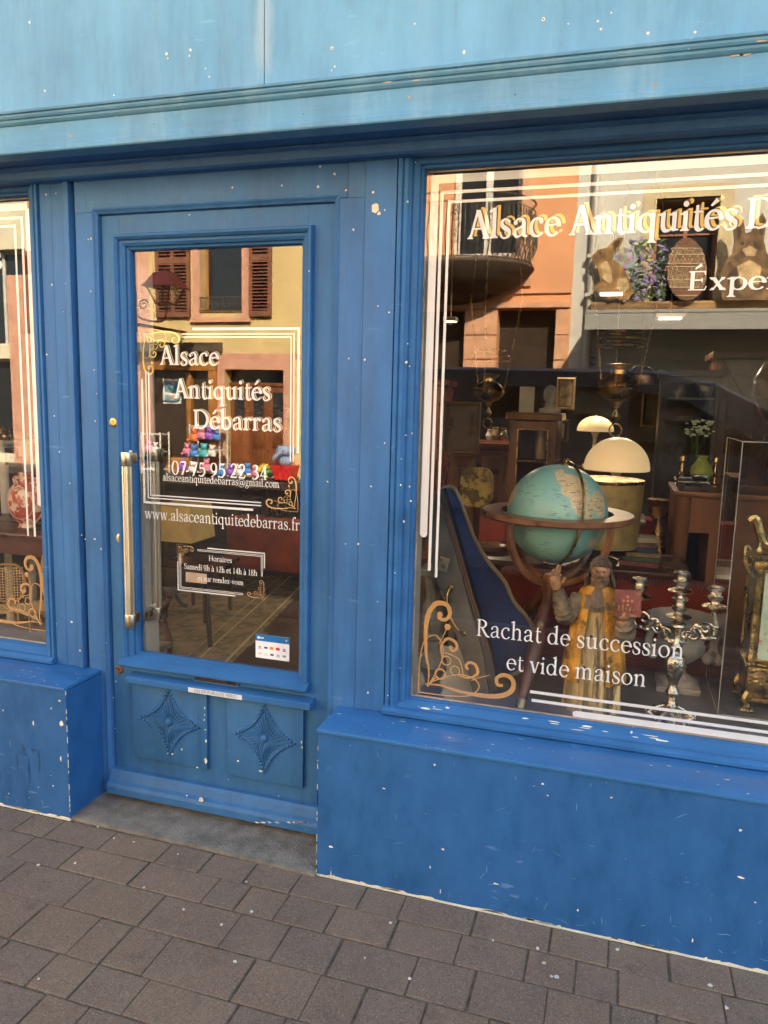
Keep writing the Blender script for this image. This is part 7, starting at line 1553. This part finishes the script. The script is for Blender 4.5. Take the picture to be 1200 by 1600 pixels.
for s in (-1, 1): b = B(); b.tube(spl([(vq.x + s * r_ * .28, 1.15, zc + r_ * 1.2), (vq.x + s * r_ * .58, 1.15, zc + r_ * 1.12), (vq.x + s * r_ * .5, 1.15, zc + r_ * .9)], 5), .012, 7); b.build('handle', mv, t, True)
cane = M('woven_cane', (.50, .33, .13), .7, var=.2, vs=60)
def canechair(px, py, y, s, rz, label):
    q = at(px, py, y); t = thing('cane_chair', label, 'chair', (q.x, y, q.z), rz=rz)
    b = B(); pts = [(.5 * s * math.copysign(abs(math.cos(k)) ** .7, math.cos(k)), .55 * s + .62 * s * (1 + math.sin(k))) for k in [i * PI / 12 for i in range(24)]]; b.tube([(x, .15 * s, z) for x, z in pts], .022 * s * 2, 7, True); b.build('back_frame', M('honey_wood', (.40, .22, .07), .4), t, True, local=True)
    b = B()
    for i in range(-5, 6): b.box(i * .085 * s - .006 * s * 2, i * .085 * s + .006 * s * 2, .15 * s - .002, .15 * s + .002, .65 * s, 1.68 * s)
    for i in range(12): b.box(-.45 * s, .45 * s, .15 * s - .003, .15 * s + .003, .65 * s + i * .09 * s, .65 * s + i * .09 * s + .02 * s)
    b.build('woven_back', cane, t, local=True)
    b = B(); b.box(-.5 * s, .5 * s, -.7 * s, .2 * s, .38 * s, .48 * s, .02 * s); b.build('seat', cane, t, True, local=True)
    for x in (-.45, .45):
        for yy in (-.65, .15): b = B(); b.tube([(x * s, yy * s, 0), (x * s, yy * s, .4 * s)], .035 * s, 7); b.build('leg', M('honey_wood', (.4, .22, .07)), t, local=True)
canechair(14, 968, .95, .17, .5, 'small cane backed chair at the left edge under the red vase table'); canechair(74, 972, .70, .19, -.4, 'small cane backed chair partly behind the blue pilaster')
b = B(); a, z = at(0, 1010, .5), at(75, 985, .5)
t = thing('display_plinth', 'low stone topped plinth carrying the two small cane chairs', 'plinth', (-3.2, .8, 0)); zpl = at(14, 968, .95).z
b = B(); b.box(-3.85, -2.12, .36, .93, .0, zpl - .03); b.build('plinth_body', plaster, t); b = B(); b.box(-3.87, -2.10, .34, 1.05 - .11, zpl - .029, zpl - .001, .004); b.build('plinth_top', M('beige_floor_tile', (.27, .22, .16)), t)
frame(12, 700, 28, 726, 1.4, 'little dark framed photograph behind the red vase', M('dark_wood', (.05, .022, .012)), M('paper_dark', (.12, .10, .07), .8))
wh = table('shelf_unit', 'narrow white stand with brass trinkets at the far left', 'shelf', -4.0, at(14, 690, 1.5).x, 1.45, 1.75, at(0, 688, 1.5).z, M('white_frame_paint', (.62, .58, .50)))
for i, (px, lab) in enumerate(((1, 'brass coffee pot at the left edge of the white stand'), (9, 'small brass cup at the right edge of the white stand'))):
    q = at(px, 686, 1.55); h = .10 - .03 * i; t = thing('brass_pot', lab, 'pot', (q.x, 1.55, q.z)); b = B(); b.lathe([(.02, 0), (.035, h * .3), (.03, h * .6), (.018, h * .8), (.024, h), (0, h)], (q.x, 1.55, at(0, 688, 1.5).z), 18); b.build('pot_body', brass, t, True)
    b = B(); b.tube(spl([(q.x + .02, 1.55, at(0, 688, 1.5).z + h * .8), (q.x + .05, 1.55, at(0, 688, 1.5).z + h * .6), (q.x + .03, 1.55, at(0, 688, 1.5).z + h * .3)], 4), .004, 5); b.build('handle', brass, t)
